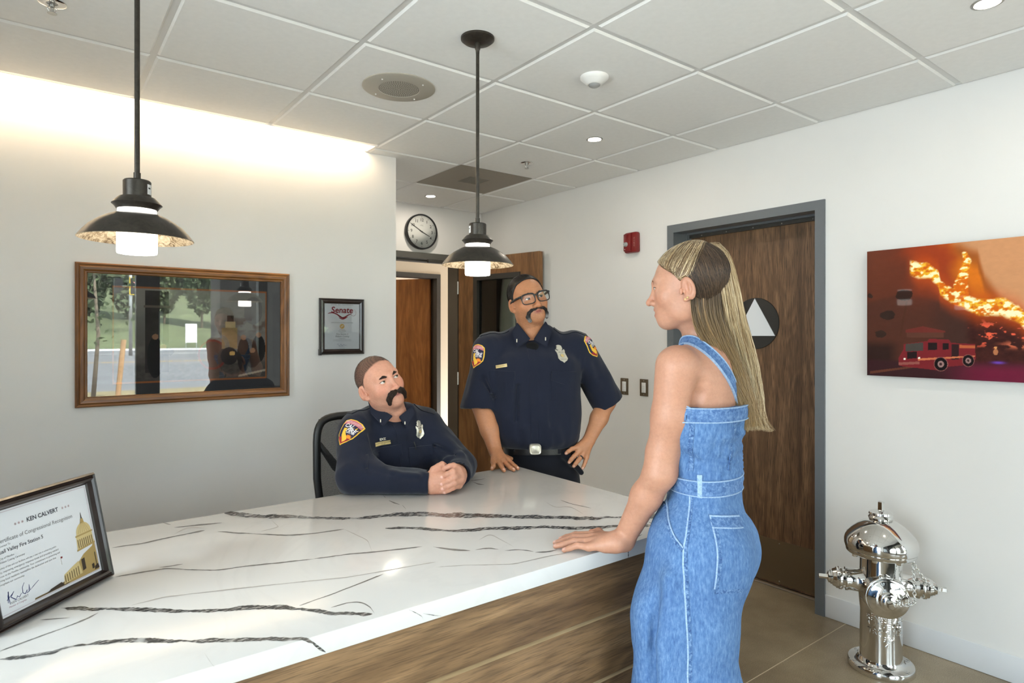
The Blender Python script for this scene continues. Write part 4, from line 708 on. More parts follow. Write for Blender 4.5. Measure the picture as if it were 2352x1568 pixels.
# ------------------------------------------------------------------ office chair behind the desk
CHF = np.array([-CY_, -SY_, 0]) * math.cos(R(28)) + np.array([SY_, -CY_, 0]) * math.sin(R(28)); CHL = np.array([-CHF[1], CHF[0], 0])
cb = W(858, 1050, 2.83); cb[2] = 0
ch = tag(empty('office_chair', tuple(cb)), 'black mesh-back office chair under the seated officer', 'chair')
def cp(x, y, z): return cb + CHL * x + CHF * y + hz * z
def bow(x): return -.05 * (1 - (x / .25) ** 2)
outl = []
for k in range(41):
    t = k / 40 * 2 * math.pi; c_, s_ = math.cos(t), math.sin(t); e = .28; outl.append((.245 * abs(c_) ** e * (1 if c_ > 0 else -1), .83 + .262 * abs(s_) ** e * (1 if s_ > 0 else -1)))
MB().tube([cp(x * (1 - .10 * sst(z, .85, .57)), bow(x) - .06 * (z - .57), z) for x, z in outl], [.017] * 41, 10, False).build('back_frame', M('chair_black', (.012, .012, .012, 1), .45), ch, True)
tm = NT('chair_mesh'); tm.base((.035, .035, .036, 1)).set(Roughness=.7)
wv = tm.n('ShaderNodeTexChecker'); wv.inputs['Scale'].default_value = 420; tm.l(tm.coord(), wv.inputs['Vector']); mr = tm.n('ShaderNodeMapRange'); mr.inputs['To Min'].default_value = .55; mr.inputs['To Max'].default_value = .95; tm.l(wv.outputs['Fac'], mr.inputs['Value']); tm.l(mr.outputs[0], tm.b.inputs['Alpha'])
xs_ = np.linspace(-.235, .235, 13); zs_ = np.linspace(.575, 1.085, 13); mv = [cp(x * (1 - .10 * sst(z, .85, .57)), bow(x) - .06 * (z - .57), z) for z in zs_ for x in xs_]
MB().add(mv, [(j * 13 + i, j * 13 + i + 1, (j + 1) * 13 + i + 1, (j + 1) * 13 + i) for j in range(12) for i in range(12)]).build('back_mesh', tm.m, ch, True)
CB_ = bpy.data.materials['chair_black']
for s in (-1, 1): MB().tube([cp(s * .235, -.03, .98), cp(s * .15, -.085, .86), cp(s * .05, -.10, .78), cp(0, -.10, .74)], [.012, .02, .022, .024], 8).build('lumbar_brace', CB_, ch, True)
MB().tube([cp(0, -.10, .76), cp(0, -.12, .6), cp(0, -.06, .44), cp(0, .15, .40)], .026, 8).build('back_upright', CB_, ch, True)
sb = bmesh.new(); bmesh.ops.create_cube(sb, size=1)
for q in sb.verts: q.co = Vector(cp(q.co.x * .48, .22 + q.co.y * .46, .455 + q.co.z * .075))
bmesh.ops.bevel(sb, geom=sb.edges[:], offset=.03, segments=3, affect='EDGES'); MB().bm(sb).build('seat', M('seat_fabric', (.02, .02, .021, 1), .85), ch, True, 50)
for s in (-1, 1): MB().tube([cp(s * .27, .16, .42), cp(s * .285, .16, .64), cp(s * .285, .17, .655)], [.016, .016, .02], 8).build('arm_post', CB_, ch, True); MB().tube([cp(s * .285, .03, .665), cp(s * .285, .28, .665)], [.024, .024], 8).build('arm_pad', CB_, ch, True)
MB().tube([cp(0, .20, .42), cp(0, .20, .12)], [.03, .025], 12).build('gas_column', MT['steel'], ch, True)
for k in range(5):
    a = k * 2 * math.pi / 5; t = cp(.30 * math.cos(a), .20 + .30 * math.sin(a), .075); MB().tube([cp(0, .20, .12), t], [.03, .018], 8).build('base_spoke', CB_, ch, True); ax = np.array([-math.sin(a), math.cos(a), 0])
    MB().tube([t + hz * (-.045) - (CHL * ax[0] + CHF * ax[1]) * .02, t + hz * (-.045) + (CHL * ax[0] + CHF * ax[1]) * .02], [.029, .029], 14).build('caster', MT['black'], ch, True)
# a low wooden credenza behind the desk, seen between the seated man and the glazed door
# ------------------------------------------------------------------ implicit surfaces for bodies and clothes
TOC = np.array([-CY_, -SY_, 0]); RTV = np.array([SY_, -CY_, 0]); UPV = np.array([0, 0, 1.])
def frame(psi, pitch=0, roll=0):                # psi 0 faces the camera, + turns to the picture's right; columns: left, forward, up
    F = math.cos(R(psi)) * TOC + math.sin(R(psi)) * RTV; L = np.cross(UPV, F); U = UPV
    F, U = math.cos(R(pitch)) * F + math.sin(R(pitch)) * U, math.cos(R(pitch)) * U - math.sin(R(pitch)) * F
    U, L = math.cos(R(roll)) * U + math.sin(R(roll)) * L, math.cos(R(roll)) * L - math.sin(R(roll)) * U
    return np.stack([L, F, U], 1)
def smin(a, b, k):
    if k <= 0: return np.minimum(a, b)
    h = np.maximum(k - np.abs(a - b), 0) / k; return np.minimum(a, b) - h * h * k * .25
class SDF:
    def __init__(s): s.ops = []
    def add(s, f, k=.01, op='u'): s.ops.append((op, f, k)); return s
    def cap(s, a, b, ra, rb=None, k=.01, op='u'):
        a = np.array(a, float); b = np.array(b, float); rb = ra if rb is None else rb; d = b - a; dd = d @ d + 1e-12
        def f(P):
            t = np.clip(((P - a) @ d) / dd, 0, 1); q = P - a - t[:, None] * d; return np.sqrt((q * q).sum(1)) - (ra + t * (rb - ra))
        return s.add(f, k, op)
    def chain(s, pts, rad, k=.01, k0=None):
        for i in range(len(pts) - 1): s.cap(pts[i], pts[i + 1], rad[i], rad[i + 1], k if (i or k0 is None) else k0)
        return s
    def sph(s, c, r, k=.01, op='u'):
        c = np.array(c, float); return s.add(lambda P: np.sqrt(((P - c) ** 2).sum(1)) - r, k, op)
    def ell(s, c, r, M=None, k=.01, op='u'):
        c = np.array(c, float); r = np.array(r, float); M = np.eye(3) if M is None else np.array(M)
        def f(P):
            q = (P - c) @ M; a = q / r; b = a / r; k0 = np.sqrt((a * a).sum(1)); k1 = np.sqrt((b * b).sum(1)) + 1e-9; return k0 * (k0 - 1) / k1
        return s.add(f, k, op)
    def box(s, c, h, r, M=None, k=.01, op='u'):
        c = np.array(c, float); h = np.array(h, float); M = np.eye(3) if M is None else np.array(M)
        def f(P):
            q = np.abs((P - c) @ M) - h; return np.sqrt((np.maximum(q, 0) ** 2).sum(1)) + np.minimum(q.max(1), 0) - r
        return s.add(f, k, op)
    def plane(s, c, n, k=.004, op='i'):         # keeps the side that n points away from
        c = np.array(c, float); n = np.array(n, float); n = n / np.linalg.norm(n); return s.add(lambda P: (P - c) @ n, k, op)
    def disp(s, g): return s.add(g, 0, 'd')
    def fold(s, P, ops):
        f = None
        for op, g, k in ops:
            d = g(P)
            if f is None: f = d
            elif op == 'u': f = smin(f, d, k)
            elif op == 's': f = -smin(-f, d, k)
            elif op == 'i': f = -smin(-f, -d, k)
            elif op == 'd': f = f + d
        return f
    def __call__(s, P): return s.fold(np.asarray(P, float), s.ops)
    def grad(s, P, h=8e-4):
        g = np.stack([s(P + e) - s(P - e) for e in np.eye(3) * h], 1); return g / (np.linalg.norm(g, axis=1)[:, None] + 1e-12)
    def snap(s, P, n=5):
        P = np.array(P, float)
        for _ in range(n): P = P - s(P)[:, None] * s.grad(P) * .9
        return P
    def mesh(s, lo, hi, h, B=14):
        lo = np.array(lo, float); n = np.ceil((np.array(hi) - lo) / h / B).astype(int); Rb = B * h * .8661
        g = np.stack(np.meshgrid(*[np.arange(k) for k in n], indexing='ij'), -1).reshape(-1, 3); cen = lo + (g + .5) * B * h
        vals = []; f = None
        for op, q, k in s.ops:
            d = q(cen); vals.append(d)
            f = d if f is None else smin(f, d, k) if op == 'u' else -smin(-f, d, k) if op == 's' else -smin(-f, -d, k) if op == 'i' else f + d
        keep = np.where(np.abs(f) < Rb * 1.25 + .012)[0]; c1 = np.arange(B + 1) * h; loc = np.stack(np.meshgrid(c1, c1, c1, indexing='ij'), -1).reshape(-1, 3)
        big = 1 << 20; KV, KK, QS = [], [], []
        for bi in keep:
            ops = [s.ops[0]] + [o for o, v in zip(s.ops[1:], vals[1:]) if not (o[0] == 'u' and v[bi] > max(f[bi], -Rb) + 2.3 * Rb + o[2]) and not (o[0] == 's' and v[bi] > 1.2 * Rb + o[2])]
            D_ = s.fold(lo + g[bi] * B * h + loc, ops).reshape(B + 1, B + 1, B + 1); ins = D_ < 0
            if ins.all() or not ins.any(): continue
            cs = np.zeros((B, B, B), np.int8); pos = np.zeros((B, B, B, 3)); cnt = np.zeros((B, B, B))
            for a in (0, 1):
                for b in (0, 1):
                    for c in (0, 1): cs += ins[a:a + B, b:b + B, c:c + B]
            act = (cs > 0) & (cs < 8); I = np.argwhere(act)
            if len(I) == 0: continue
            P = np.zeros((len(I), 3)); W_ = np.zeros(len(I))
            for ax in range(3):
                o1, o2 = [q for q in range(3) if q != ax]
                for a in (0, 1):
                    for b in (0, 1):
                        i0 = I.copy(); i0[:, o1] += a; i0[:, o2] += b; i1 = i0.copy(); i1[:, ax] += 1
                        d0 = D_[tuple(i0.T)]; d1 = D_[tuple(i1.T)]; cr = (d0 < 0) != (d1 < 0); t = np.where(cr, d0 / np.where(cr, d0 - d1, 1), 0); q = i0.astype(float); q[:, ax] += t; P += q * cr[:, None]; W_ += cr
            gi = I + g[bi] * B; KK.append((gi[:, 0] * big + gi[:, 1]) * big + gi[:, 2]); KV.append(lo + (P / W_[:, None] + g[bi] * B) * h)
            for ax in range(3):
                o1, o2 = (ax + 1) % 3, (ax + 2) % 3; sl0 = [slice(0, B)] * 3; sl1 = [slice(0, B)] * 3; sl1[ax] = slice(1, B + 1)
                a0, a1 = ins[tuple(sl0)], ins[tuple(sl1)]; E_ = np.argwhere(a0 != a1)
                if len(E_) == 0: continue
                flip = a0[tuple(E_.T)]; gi = E_ + g[bi] * B; q = []
                for da, db in ((0, 0), (-1, 0), (-1, -1), (0, -1)):
                    z = gi.copy(); z[:, o1] += da; z[:, o2] += db; q.append((z[:, 0] * big + z[:, 1]) * big + z[:, 2])
                q = np.stack(q, 1); q[~flip] = q[~flip][:, ::-1]; QS.append(q)
        K = np.concatenate(KK); V = np.concatenate(KV); o = np.argsort(K); K = K[o]; V = V[o]; Q = np.concatenate(QS); ix = np.clip(np.searchsorted(K, Q), 0, len(K) - 1); ok = (K[ix] == Q).all(1)
        return V, ix[ok]
def join(parts):
    V, F, n = [], [], 0
    for v, f in parts: V.append(v); F.append(f + n); n += len(v)
    return np.concatenate(V), np.concatenate(F)
def sdf_obj(name, S, lo, hi, h, mat, parent, colfn=None):
    V, F = S.mesh(lo, hi, h); return arr_obj(name, V, F, mat, parent, None if colfn is None else colfn(V))
def body_obj(S, lo, hi, zcut, h1, h2, mat, par, colfn, hc=None):      # one skin mesh; the head sampled finer than the rest
    lo = np.array(lo, float); hi = np.array(hi, float); b = hi.copy(); b[2] = zcut + .004; a = lo.copy(); a[2] = zcut; e = hi.copy()
    if hc is not None: a[:2] = np.array(hc)[:2] - .16; e[:2] = np.array(hc)[:2] + .16
    V, F = join([S.mesh(lo, b, h1), S.mesh(a, e, h2)]); return arr_obj('body', V, F, mat, par, colfn(V))
def fur(S, V, dirfn, num, L, r, cols, seed, lift=.0006, tip=.0010, m=4, jit=.12, r1=.3):      # short hairs combed over a surface
    rs = np.random.RandomState(seed); P = V[rs.randint(0, len(V), num)] + rs.randn(num, 3) * .0008; Lr = L * (.6 + .6 * rs.rand(num, 1)); out = []; p = S.snap(P, 2)
    for k in range(m):
        N = S.grad(p); out.append(p + N * (lift + tip * k / (m - 1))); d = dirfn(p) + rs.randn(num, 3) * jit; d = d - N * (d * N).sum(1)[:, None]; d /= np.linalg.norm(d, axis=1)[:, None] + 1e-9; p = p + d * Lr / (m - 1); p = p - S(p)[:, None] * S.grad(p)
    cols = np.array(cols); return strands(np.stack(out, 1), r, r * r1, cols[rs.randint(0, len(cols), num)] * (.75 + .5 * rs.rand(num, 1)))
def path_dir(hd, paths, droop=.3):
    Q, Tn = [], []
    for c in paths: cc = np.array([hd.g(*p) for p in bez(c, 30)]); Q.append(cc); Tn.append(np.gradient(cc, axis=0))
    Q = np.concatenate(Q); Tn = np.concatenate(Tn); Tn /= np.linalg.norm(Tn, axis=1)[:, None]
    def f(P): i = ((P[:, None] - Q[None]) ** 2).sum(2).argmin(1); return Tn[i] - hd.H[:, 2] * droop
    return f
def lump(P, s, seed=0):                          # cheap smooth noise in -1..1
    r = np.random.RandomState(seed); out = 0
    for k in range(4): d = r.randn(3); d /= np.linalg.norm(d); out = out + np.sin(P @ d * s * (1 + .6 * k) + r.rand() * 6.28) / (1 + .5 * k)
    return out / 2.6
def hit(S, uv, f0=1.2):                          # where the line of sight through photograph pixels first meets a surface
    uv = np.asarray(uv, float); f = np.full(len(uv), f0)
    for _ in range(60): P = np.array([W(u, v, q) for (u, v), q in zip(uv, f)]); f = f + np.clip(S(P), -.05, .12) * .9
    return P
def ribbon(S, pts, w, t=.0015, step=.008, ends=1.0):      # a raised band that follows a surface
    q = np.array(pts, float); d = np.r_[0, np.cumsum(np.linalg.norm(np.diff(q, axis=0), axis=1))]; n = max(int(d[-1] / step), 3); tt = np.linspace(0, d[-1], n)
    P = np.stack([np.interp(tt, d, q[:, k]) for k in range(3)], 1)
    if n > 8:
        for _ in range(3): P[1:-1] = (P[:-2] + 2 * P[1:-1] + P[2:]) / 4
    P = S.snap(P); N = S.grad(P); Tn = np.gradient(P, axis=0); Tn /= np.linalg.norm(Tn, axis=1)[:, None]; B_ = np.cross(N, Tn); w = np.broadcast_to(np.asarray(w, float), (n,))[:, None]
    A = S.snap(P - B_ * w / 2, 3); C = S.snap(P + B_ * w / 2, 3); NA, NC = S.grad(A), S.grad(C)
    rows = [A - NA * .003, A + NA * t, P + N * t * 1.15, C + NC * t, C - NC * .003]; V = np.concatenate(rows); F = []
    for k in range(4):
        for i in range(n - 1): F.append((k * n + i, k * n + i + 1, (k + 1) * n + i + 1, (k + 1) * n + i))
    F += [(0, n, 2 * n, 3 * n, 4 * n), (n - 1, 5 * n - 1, 4 * n - 1, 3 * n - 1, 2 * n - 1)]
    return MB().add(V, F)
def drape(S, O, N, up=UPV, off=.0):              # lays flat outlines (x, y) onto a surface; returns fn(list of (x, y), h)
    N = np.array(N, float); N /= np.linalg.norm(N); Uy = up - N * (up @ N); Uy /= np.linalg.norm(Uy); Ux = np.cross(Uy, N)
    def fn(xy, h):
        xy = np.asarray(xy, float); P = O + xy[:, :1] * Ux + xy[:, 1:2] * Uy + N * .06
        for _ in range(14): P = P - N * np.clip(S(P), -.03, .03)[:, None] * .95
        return P + N * np.asarray(h).reshape(-1, 1) if np.ndim(h) else P + N * h
    return fn
def star(poly, fn, t, t0=-.002, rings=5):        # a thin patch with the outline poly draped with fn
    p = np.array(poly, float); c = p.mean(0); p = np.concatenate([a + (b - a) * np.linspace(0, 1, max(int(np.linalg.norm(b - a) / .009), 1), endpoint=False)[:, None] for a, b in zip(p, np.roll(p, -1, 0))]); n = len(p); L = [fn(p, t0)] + [fn(c + (p - c) * (1 - k / rings), t) for k in range(rings)] + [fn(c[None], t)]
    V = np.concatenate(L); F = [(r * n + i, r * n + (i + 1) % n, (r + 1) * n + (i + 1) % n, (r + 1) * n + i) for r in range(rings) for i in range(n)]; F += [(rings * n + i, rings * n + (i + 1) % n, (rings + 1) * n) for i in range(n)]
    return MB().add(V, F)
def drape_text(name, txt, size, fn, x, y, h, mat, par, rot=0, **k):
    v, f = text_mesh(txt, size, **k)
    if not len(v): return
    c_, s_ = math.cos(rot), math.sin(rot); xy = np.stack([x + v[:, 0] * c_ - v[:, 1] * s_, y + v[:, 0] * s_ + v[:, 1] * c_], 1); return MB().add(fn(xy, h), f).build(name, mat, par)
def strands(paths, r0, r1, cols, n=3):           # paths (N, m, 3): thin tapered hairs
    Pm = np.asarray(paths, float); N, m, _ = Pm.shape; T_ = np.gradient(Pm, axis=1); T_ /= np.linalg.norm(T_, axis=2, keepdims=True) + 1e-9
    a = np.cross(T_, np.array([.3, .2, .93])); a /= np.linalg.norm(a, axis=2, keepdims=True) + 1e-9; b = np.cross(T_, a); rr = np.linspace(r0, r1, m)[None, :, None]
    V = np.stack([Pm + rr * (math.cos(w) * a + math.sin(w) * b) for w in np.arange(n) * 2 * math.pi / n], 2); i = np.arange(N)[:, None, None]; j = np.arange(m - 1)[None, :, None]; k = np.arange(n)[None, None, :]; k2 = (k + 1) % n
    ID = lambda jj, kk: (i * m + jj) * n + kk
    F = np.stack([ID(j, k), ID(j, k2), ID(j + 1, k2), ID(j + 1, k)], -1).reshape(-1, 4); C = np.repeat(np.asarray(cols)[:, None, :], m * n, 1).reshape(-1, 3) if np.ndim(cols) == 2 else np.repeat(np.asarray(cols)[:, :, None, :], n, 2).reshape(-1, 3)
    return V.reshape(-1, 3), F, C
def bez(ctrl, m=18):                             # smooth curve through control points (k, 3)
    c = np.asarray(ctrl, float); k = len(c); t = np.linspace(0, k - 1, m); i = np.minimum(t.astype(int), k - 2); u = (t - i)[:, None]
    p0 = c[np.maximum(i - 1, 0)]; p1 = c[i]; p2 = c[i + 1]; p3 = c[np.minimum(i + 2, k - 1)]
    return .5 * (2 * p1 + (p2 - p0) * u + (2 * p0 - 5 * p1 + 4 * p2 - p3) * u ** 2 + (3 * p1 - p0 - 3 * p2 + p3) * u ** 3)

# ------------------------------------------------------------------ heads
class Head:
    def __init__(s, c, H, sc, **p): s.c = np.array(c, float); s.H = H; s.s = sc; s.p = p
    def g(s, x, y, z): return s.c + s.H @ (np.array([x, y, z]) * s.s)
    def loc(s, P): return ((np.asarray(P) - s.c) @ s.H) / s.s
    def build(s, S, first=False):
        g, k, H, p = s.g, s.s, s.H, s.p; jw = p.get('jaw', 1); nz = p.get('nose', 1)
        E = lambda c, r, kk, op='u': S.ell(g(*c), np.array(r) * k, H, kk * k, op)
        E((0, -.014, .030), (.075, .096, .084), .02); E((0, .020, -.012), (.065, .070, .082), .03); E((0, .026, -.062), (.055 * jw, .054, .046), .03); E((0, .066, -.092), (.025 * jw, .020, .020), .035)
        for q in (-1, 1):
            E((q * .047 * jw, .006, -.060), (.014, .026, .028), .03); E((q * .043, .054, -.026), (.021, .020, .020), .03); S.cap(g(q * .041, .073, .021), g(q * .008, .0855, .0175), p.get('brow', .0085) * k, k=.02 * k)
        for q in (-1, 1): E((q * .0315, .100, .001), (.0190, .022, .0125), .014, 's')
        for q in (-1, 1): S.sph(g(q * .0315, .0740, .0), .0148 * k, .006 * k)
        op = p.get('eye', 1.0)
        for q in (-1, 1): E((q * .0318, .0900, -.0008), (.0150, .0125, .0052 * op), .002, 's')
        S.cap(g(0, .083, .012), g(0, .1050, -.030), .0062 * k * nz, .0085 * k * nz, k=.016 * k); S.sph(g(0, .1080 + p.get('tip', 0), -.0370), .0105 * k * nz, .008 * k)
        for q in (-1, 1): S.ell(g(q * .0125 * nz, .0965, -.0400), np.array((.0068, .0105, .0075)) * k * nz, H, .006 * k); 
        for q in (-1, 1): E((q * .0065 * nz, .1020, -.0480), (.0036, .0060, .0050), .003, 's')
        E((0, .066, -.062), (.031, .024, .024), .02); o = p.get('open', 0)
        for q in (-1, 1): S.cap(g(q * .019, .0805, -.0612), g(0, .0905, -.0570), .0038 * k, .0052 * k, k=.006 * k); S.cap(g(q * .017, .0795, -.0680 - o * .4), g(0, .0880, -.0700 - o), .0040 * k, .0062 * k, k=.006 * k)
        for q in (-1, 1): S.cap(g(q * .021, .0845, -.0642 - o * .3), g(0, .0965, -.0640 - o * .5), (.0016 + o * .15) * k, (.0024 + o * .45) * k, k=.002, op='s')
        Me = H @ np.array(Matrix.Rotation(R(-14), 3, 'X'))
        for q in (-1, 1):
            Mq = Me @ np.array(Matrix.Rotation(R(q * 22), 3, 'Z')); S.ell(g(q * .0800, -.013, -.012), np.array((.0075, .0185, .0315)) * k, Mq, .005 * k); S.sph(g(q * .0770, -.003, -.040), .0075 * k, .008 * k)
            S.ell(g(q * .0880, -.010, -.010), np.array((.0075, .0125, .0225)) * k, Mq, .002 * k, 's'); S.cap(g(q * .0830, -.014, .006), g(q * .0820, -.017, -.022), .0028 * k, k=.003 * k); S.ell(g(q * .0820, .0000, -.018), np.array((.006, .0055, .008)) * k, Mq, .003, 's'); S.cap(g(q * .0775, .0075, -.014), g(q * .0770, .008, -.024), .0040 * k, k=.004 * k)
        if 'crease' in p:
            for z0, d in p['crease']: S.cap(g(-.03, .0885, z0 + .002), g(0, .0935, z0 - .001), .0016 * k, k=.004, op='s'); S.cap(g(.03, .0885, z0 + .002), g(0, .0935, z0 - .001), .0016 * k, k=.004, op='s')
        return S
    def skin(s, P, base, lips, stub=0, stubc=(.1, .08, .07), cheek=(.75, .3, .22), cw=.25, nails=(), nailc=None):
        q = s.loc(P); C = np.tile(np.array(base, float), (len(P), 1)); n = lump(P, 60, 3); C *= (1 + .05 * n + .04 * lump(P, 230, 5))[:, None]; o = s.p.get('open', 0)
        hd = (np.abs(q[:, 0]) < .1) & (np.abs(q[:, 1]) < .14) & (np.abs(q[:, 2]) < .14)
        m = np.exp(-(((np.abs(q[:, 0]) - .043) / .022) ** 2 + ((q[:, 1] - .06) / .04) ** 2 + ((q[:, 2] + .028) / .022) ** 2)) * cw + np.exp(-((q[:, 0] / .016) ** 2 + ((q[:, 1] - .108) / .02) ** 2 + ((q[:, 2] + .033) / .012) ** 2)) * cw + (np.exp(-(((np.abs(q[:, 0]) - .08) / .01) ** 2 + ((q[:, 1] + .01) / .03) ** 2 + ((q[:, 2] + .012) / .03) ** 2))) * cw * .8
        C = C * (1 - m[:, None]) + C * np.array(cheek) * 1.25 * m[:, None]
        lp = np.exp(-((np.abs(q[:, 0]) / .019) ** 4)) * np.exp(-(((q[:, 2] + .0645 + o * .5) / (.0085 + o * .7)) ** 4)) * (q[:, 1] > .074) * hd; C = C * (1 - lp[:, None]) + np.array(lips) * lp[:, None]
        if stub:
            st = sst(-q[:, 2], .035, .055) * sst(q[:, 1], -.02, .02) * (q[:, 2] > -.13) * hd * stub * (.7 + .3 * lump(P, 500, 8)); C = C * (1 - st[:, None]) + np.array(stubc) * st[:, None]
        for c, r in nails:
            d = np.sqrt(((P - c) ** 2).sum(1)); w = 1 - sst(d, r * .8, r * 1.05); C = C * (1 - w[:, None]) + np.array(nailc) * w[:, None]
        return C
    def eyes(s, par, gaze, iris):
        for q in (-1, 1):
            c = s.g(q * .0315, .0740, 0); d = s.H @ np.array(gaze, float); d /= np.linalg.norm(d); m = MB(); b = bmesh.new(); bmesh.ops.create_uvsphere(b, u_segments=28, v_segments=20, radius=.0134 * s.s)
            for v in b.verts: v.co = Vector(c) + Vector(d * v.co.z + np.cross(d, [.1, .2, .97]) / np.linalg.norm(np.cross(d, [.1, .2, .97])) * v.co.x + np.cross(d, np.cross(d, [.1, .2, .97]) / np.linalg.norm(np.cross(d, [.1, .2, .97]))) * v.co.y)
            MB().tube([s.g(q * (.0318 + .0152 * x), .0740 + .0142 * math.sqrt(max(1 - (x * .92) ** 2 - .12, .02)), .0052 * s.p.get('eye', 1.) * math.sqrt(max(1 - x * x, 0)) - .0002) for x in np.linspace(-.98, .98, 13)], np.array([.0005] + [.0011] * 11 + [.0006]) * s.s, 5).build('upper_lash', MT['lash'], par, True)
            bmesh.ops.recalc_face_normals(b, faces=b.faces[:]); m.bm(b); V = np.array(m.v); a = np.arccos(np.clip(((V - c) @ d) / (.0134 * s.s), -1, 1)); C = np.tile(lin(206, 198, 190), (len(V), 1)); C[a < .54] = iris; C[a < .24] = (.004, .004, .004); m.build('eye', MT['eye'], par, True, None, C)
    def tuft(s, paths, w, num, ln, r, cols, seed, droop=(0, 0, -1), mix=.5, spread=.3, depth=.004, r1=.25):   # brows, moustaches
        rs = np.random.RandomState(seed); out = []
        for path in paths:
            c = np.array(path, float); cc = bez(c, 40)
            for _ in range(num):
                t = rs.rand(); i = int(t * 38); p = cc[i] + rs.randn(3) * np.array([.15, .3, 1]) * w * .5 + np.array([0, rs.rand() * depth, 0]); d = cc[i + 1] - cc[i]; d /= np.linalg.norm(d); d = d * (1 - mix) + np.array(droop) * mix + rs.randn(3) * spread * .5; d /= np.linalg.norm(d); L = ln * (.6 + .6 * rs.rand())
                out.append([p, p + d * L * .5 + np.array([0, .001, 0]), p + d * L + np.array([0, -.001, -.001])])
        P = np.array([[s.g(*q) for q in h] for h in out]); cols = np.array(cols); ci = rs.randint(0, len(cols), len(P)); return strands(P, r * s.s, r * s.s * r1, cols[ci] * (.8 + .4 * rs.rand(len(P), 1)))
def hairline(pts):
    py = np.array([p[0] for p in pts]); pz = np.array([p[1] for p in pts]); return lambda q: np.interp(q[:, 1], py, pz) - q[:, 2]
def hair_shell(hd, thick, line, name, mat, par, colfn, h=.003, extra=None, side=.0, fz=None):
    S = SDF(); g, k, H = hd.g, hd.s, hd.H
    S.ell(g(0, -.014, .030), np.array((.075, .096, .084)) * k + thick, H); S.ell(g(0, .020, -.012), np.array((.065, .070, .082)) * k + thick, H, .03 * k)
    if extra: extra(S)
    S.disp(lambda P: .0007 * lump(P, 420, 4)); S.add(lambda P: line(hd.loc(P)) * k * .8, .004, 'i')
    for q in (-1, 1): S.ell(g(q * .083, -.010, -.012), np.array((.020, .021, .034)) * k, H, .003, 's')
    c = hd.c; V, F = S.mesh(c - .16, c + .16, h); C = colfn(V)
    if fz:
        Vs, Fs, Cs = fur(S, V, *fz); V, F, C = np.concatenate([V, Vs]), np.concatenate([F, Fs + len(V)]), np.concatenate([C, Cs])
    return arr_obj(name, V, F, mat, par, C)
MT['eye'] = colmat('eye', .08, .6); MT['skin'] = colmat('skin', .44, .38, .12)
def _skin():
    m = MT['skin']; t = NT.__new__(NT); t.m = m; t.t = m.node_tree; t.b = t.t.nodes['Principled BSDF']; t.o = t.t.nodes['Material Output']; a = [n for n in t.t.nodes if n.type == 'VERTEX_COLOR'][0]
    f = t.noise(t.coord(), 130, 5, .65); f2 = t.noise(t.coord(), 700, 3, .6); c = t.mix(a.outputs[0], t.ramp(f, [(.3, (.93, .89, .88)), (.7, (1.05, 1.05, 1.05))]), 1.0, 'MULTIPLY'); t.base(t.mix(c, t.ramp(f2, [(.3, (.93, .92, .92)), (.7, (1.05, 1.05, 1.05))]), 1.0, 'MULTIPLY')); t.bump(f2, .22, .0008)
_skin(); MT['lash'] = M('lash', srgb(30, 22, 20), .5); MT['hair'] = colmat('hair', .42, .4); MT['print'] = colmat('print', .6)
def cloth(name, c, c2=None, scale=600, rough=.85, sheen=.15):
    t = NT(name); t.set(Roughness=rough); f = t.noise(t.coord(), scale, 3, .6); f2 = t.noise(t.coord(), 7, 4)
    a = np.array(c[:3]); t.base(t.mix(t.ramp(f, [(.3, tuple(a * .82)), (.7, tuple(a * 1.18))]), t.ramp(f2, [(.3, tuple(a * .85)), (.7, tuple(a * 1.15))]), .5)); t.b.inputs['Sheen Weight'].default_value = sheen; t.b.inputs['Specular IOR Level'].default_value = .2; t.bump(f, .25, .0006); return t.m
MT['navy'] = cloth('navy_uniform', srgb(24, 28, 43)); MT['navy2'] = cloth('navy_trim', srgb(20, 22, 33)); MT['navy_trouser'] = cloth('navy_trouser', srgb(17, 18, 26)); MT['black_knit'] = cloth('black_knit', srgb(12, 12, 13))
MT['silver'] = M('badge_silver', srgb(214, 208, 192), .3, .6); MT['gold'] = M('badge_gold', srgb(212, 188, 130), .4, .3); MT['patch_gold'] = M('patch_gold', srgb(232, 186, 60), .7); MT['patch_navy'] = M('patch_navy', srgb(32, 30, 62), .8); MT['patch_red'] = M('patch_red', srgb(150, 34, 40), .8); MT['patch_white'] = M('patch_white', (.75, .73, .74, 1), .8); MT['patch_orange'] = M('patch_orange', srgb(236, 140, 40), .8); MT['patch_pink'] = M('patch_rose', srgb(196, 110, 120), .8)
MT['button'] = M('dark_button', srgb(40, 42, 50), .25)
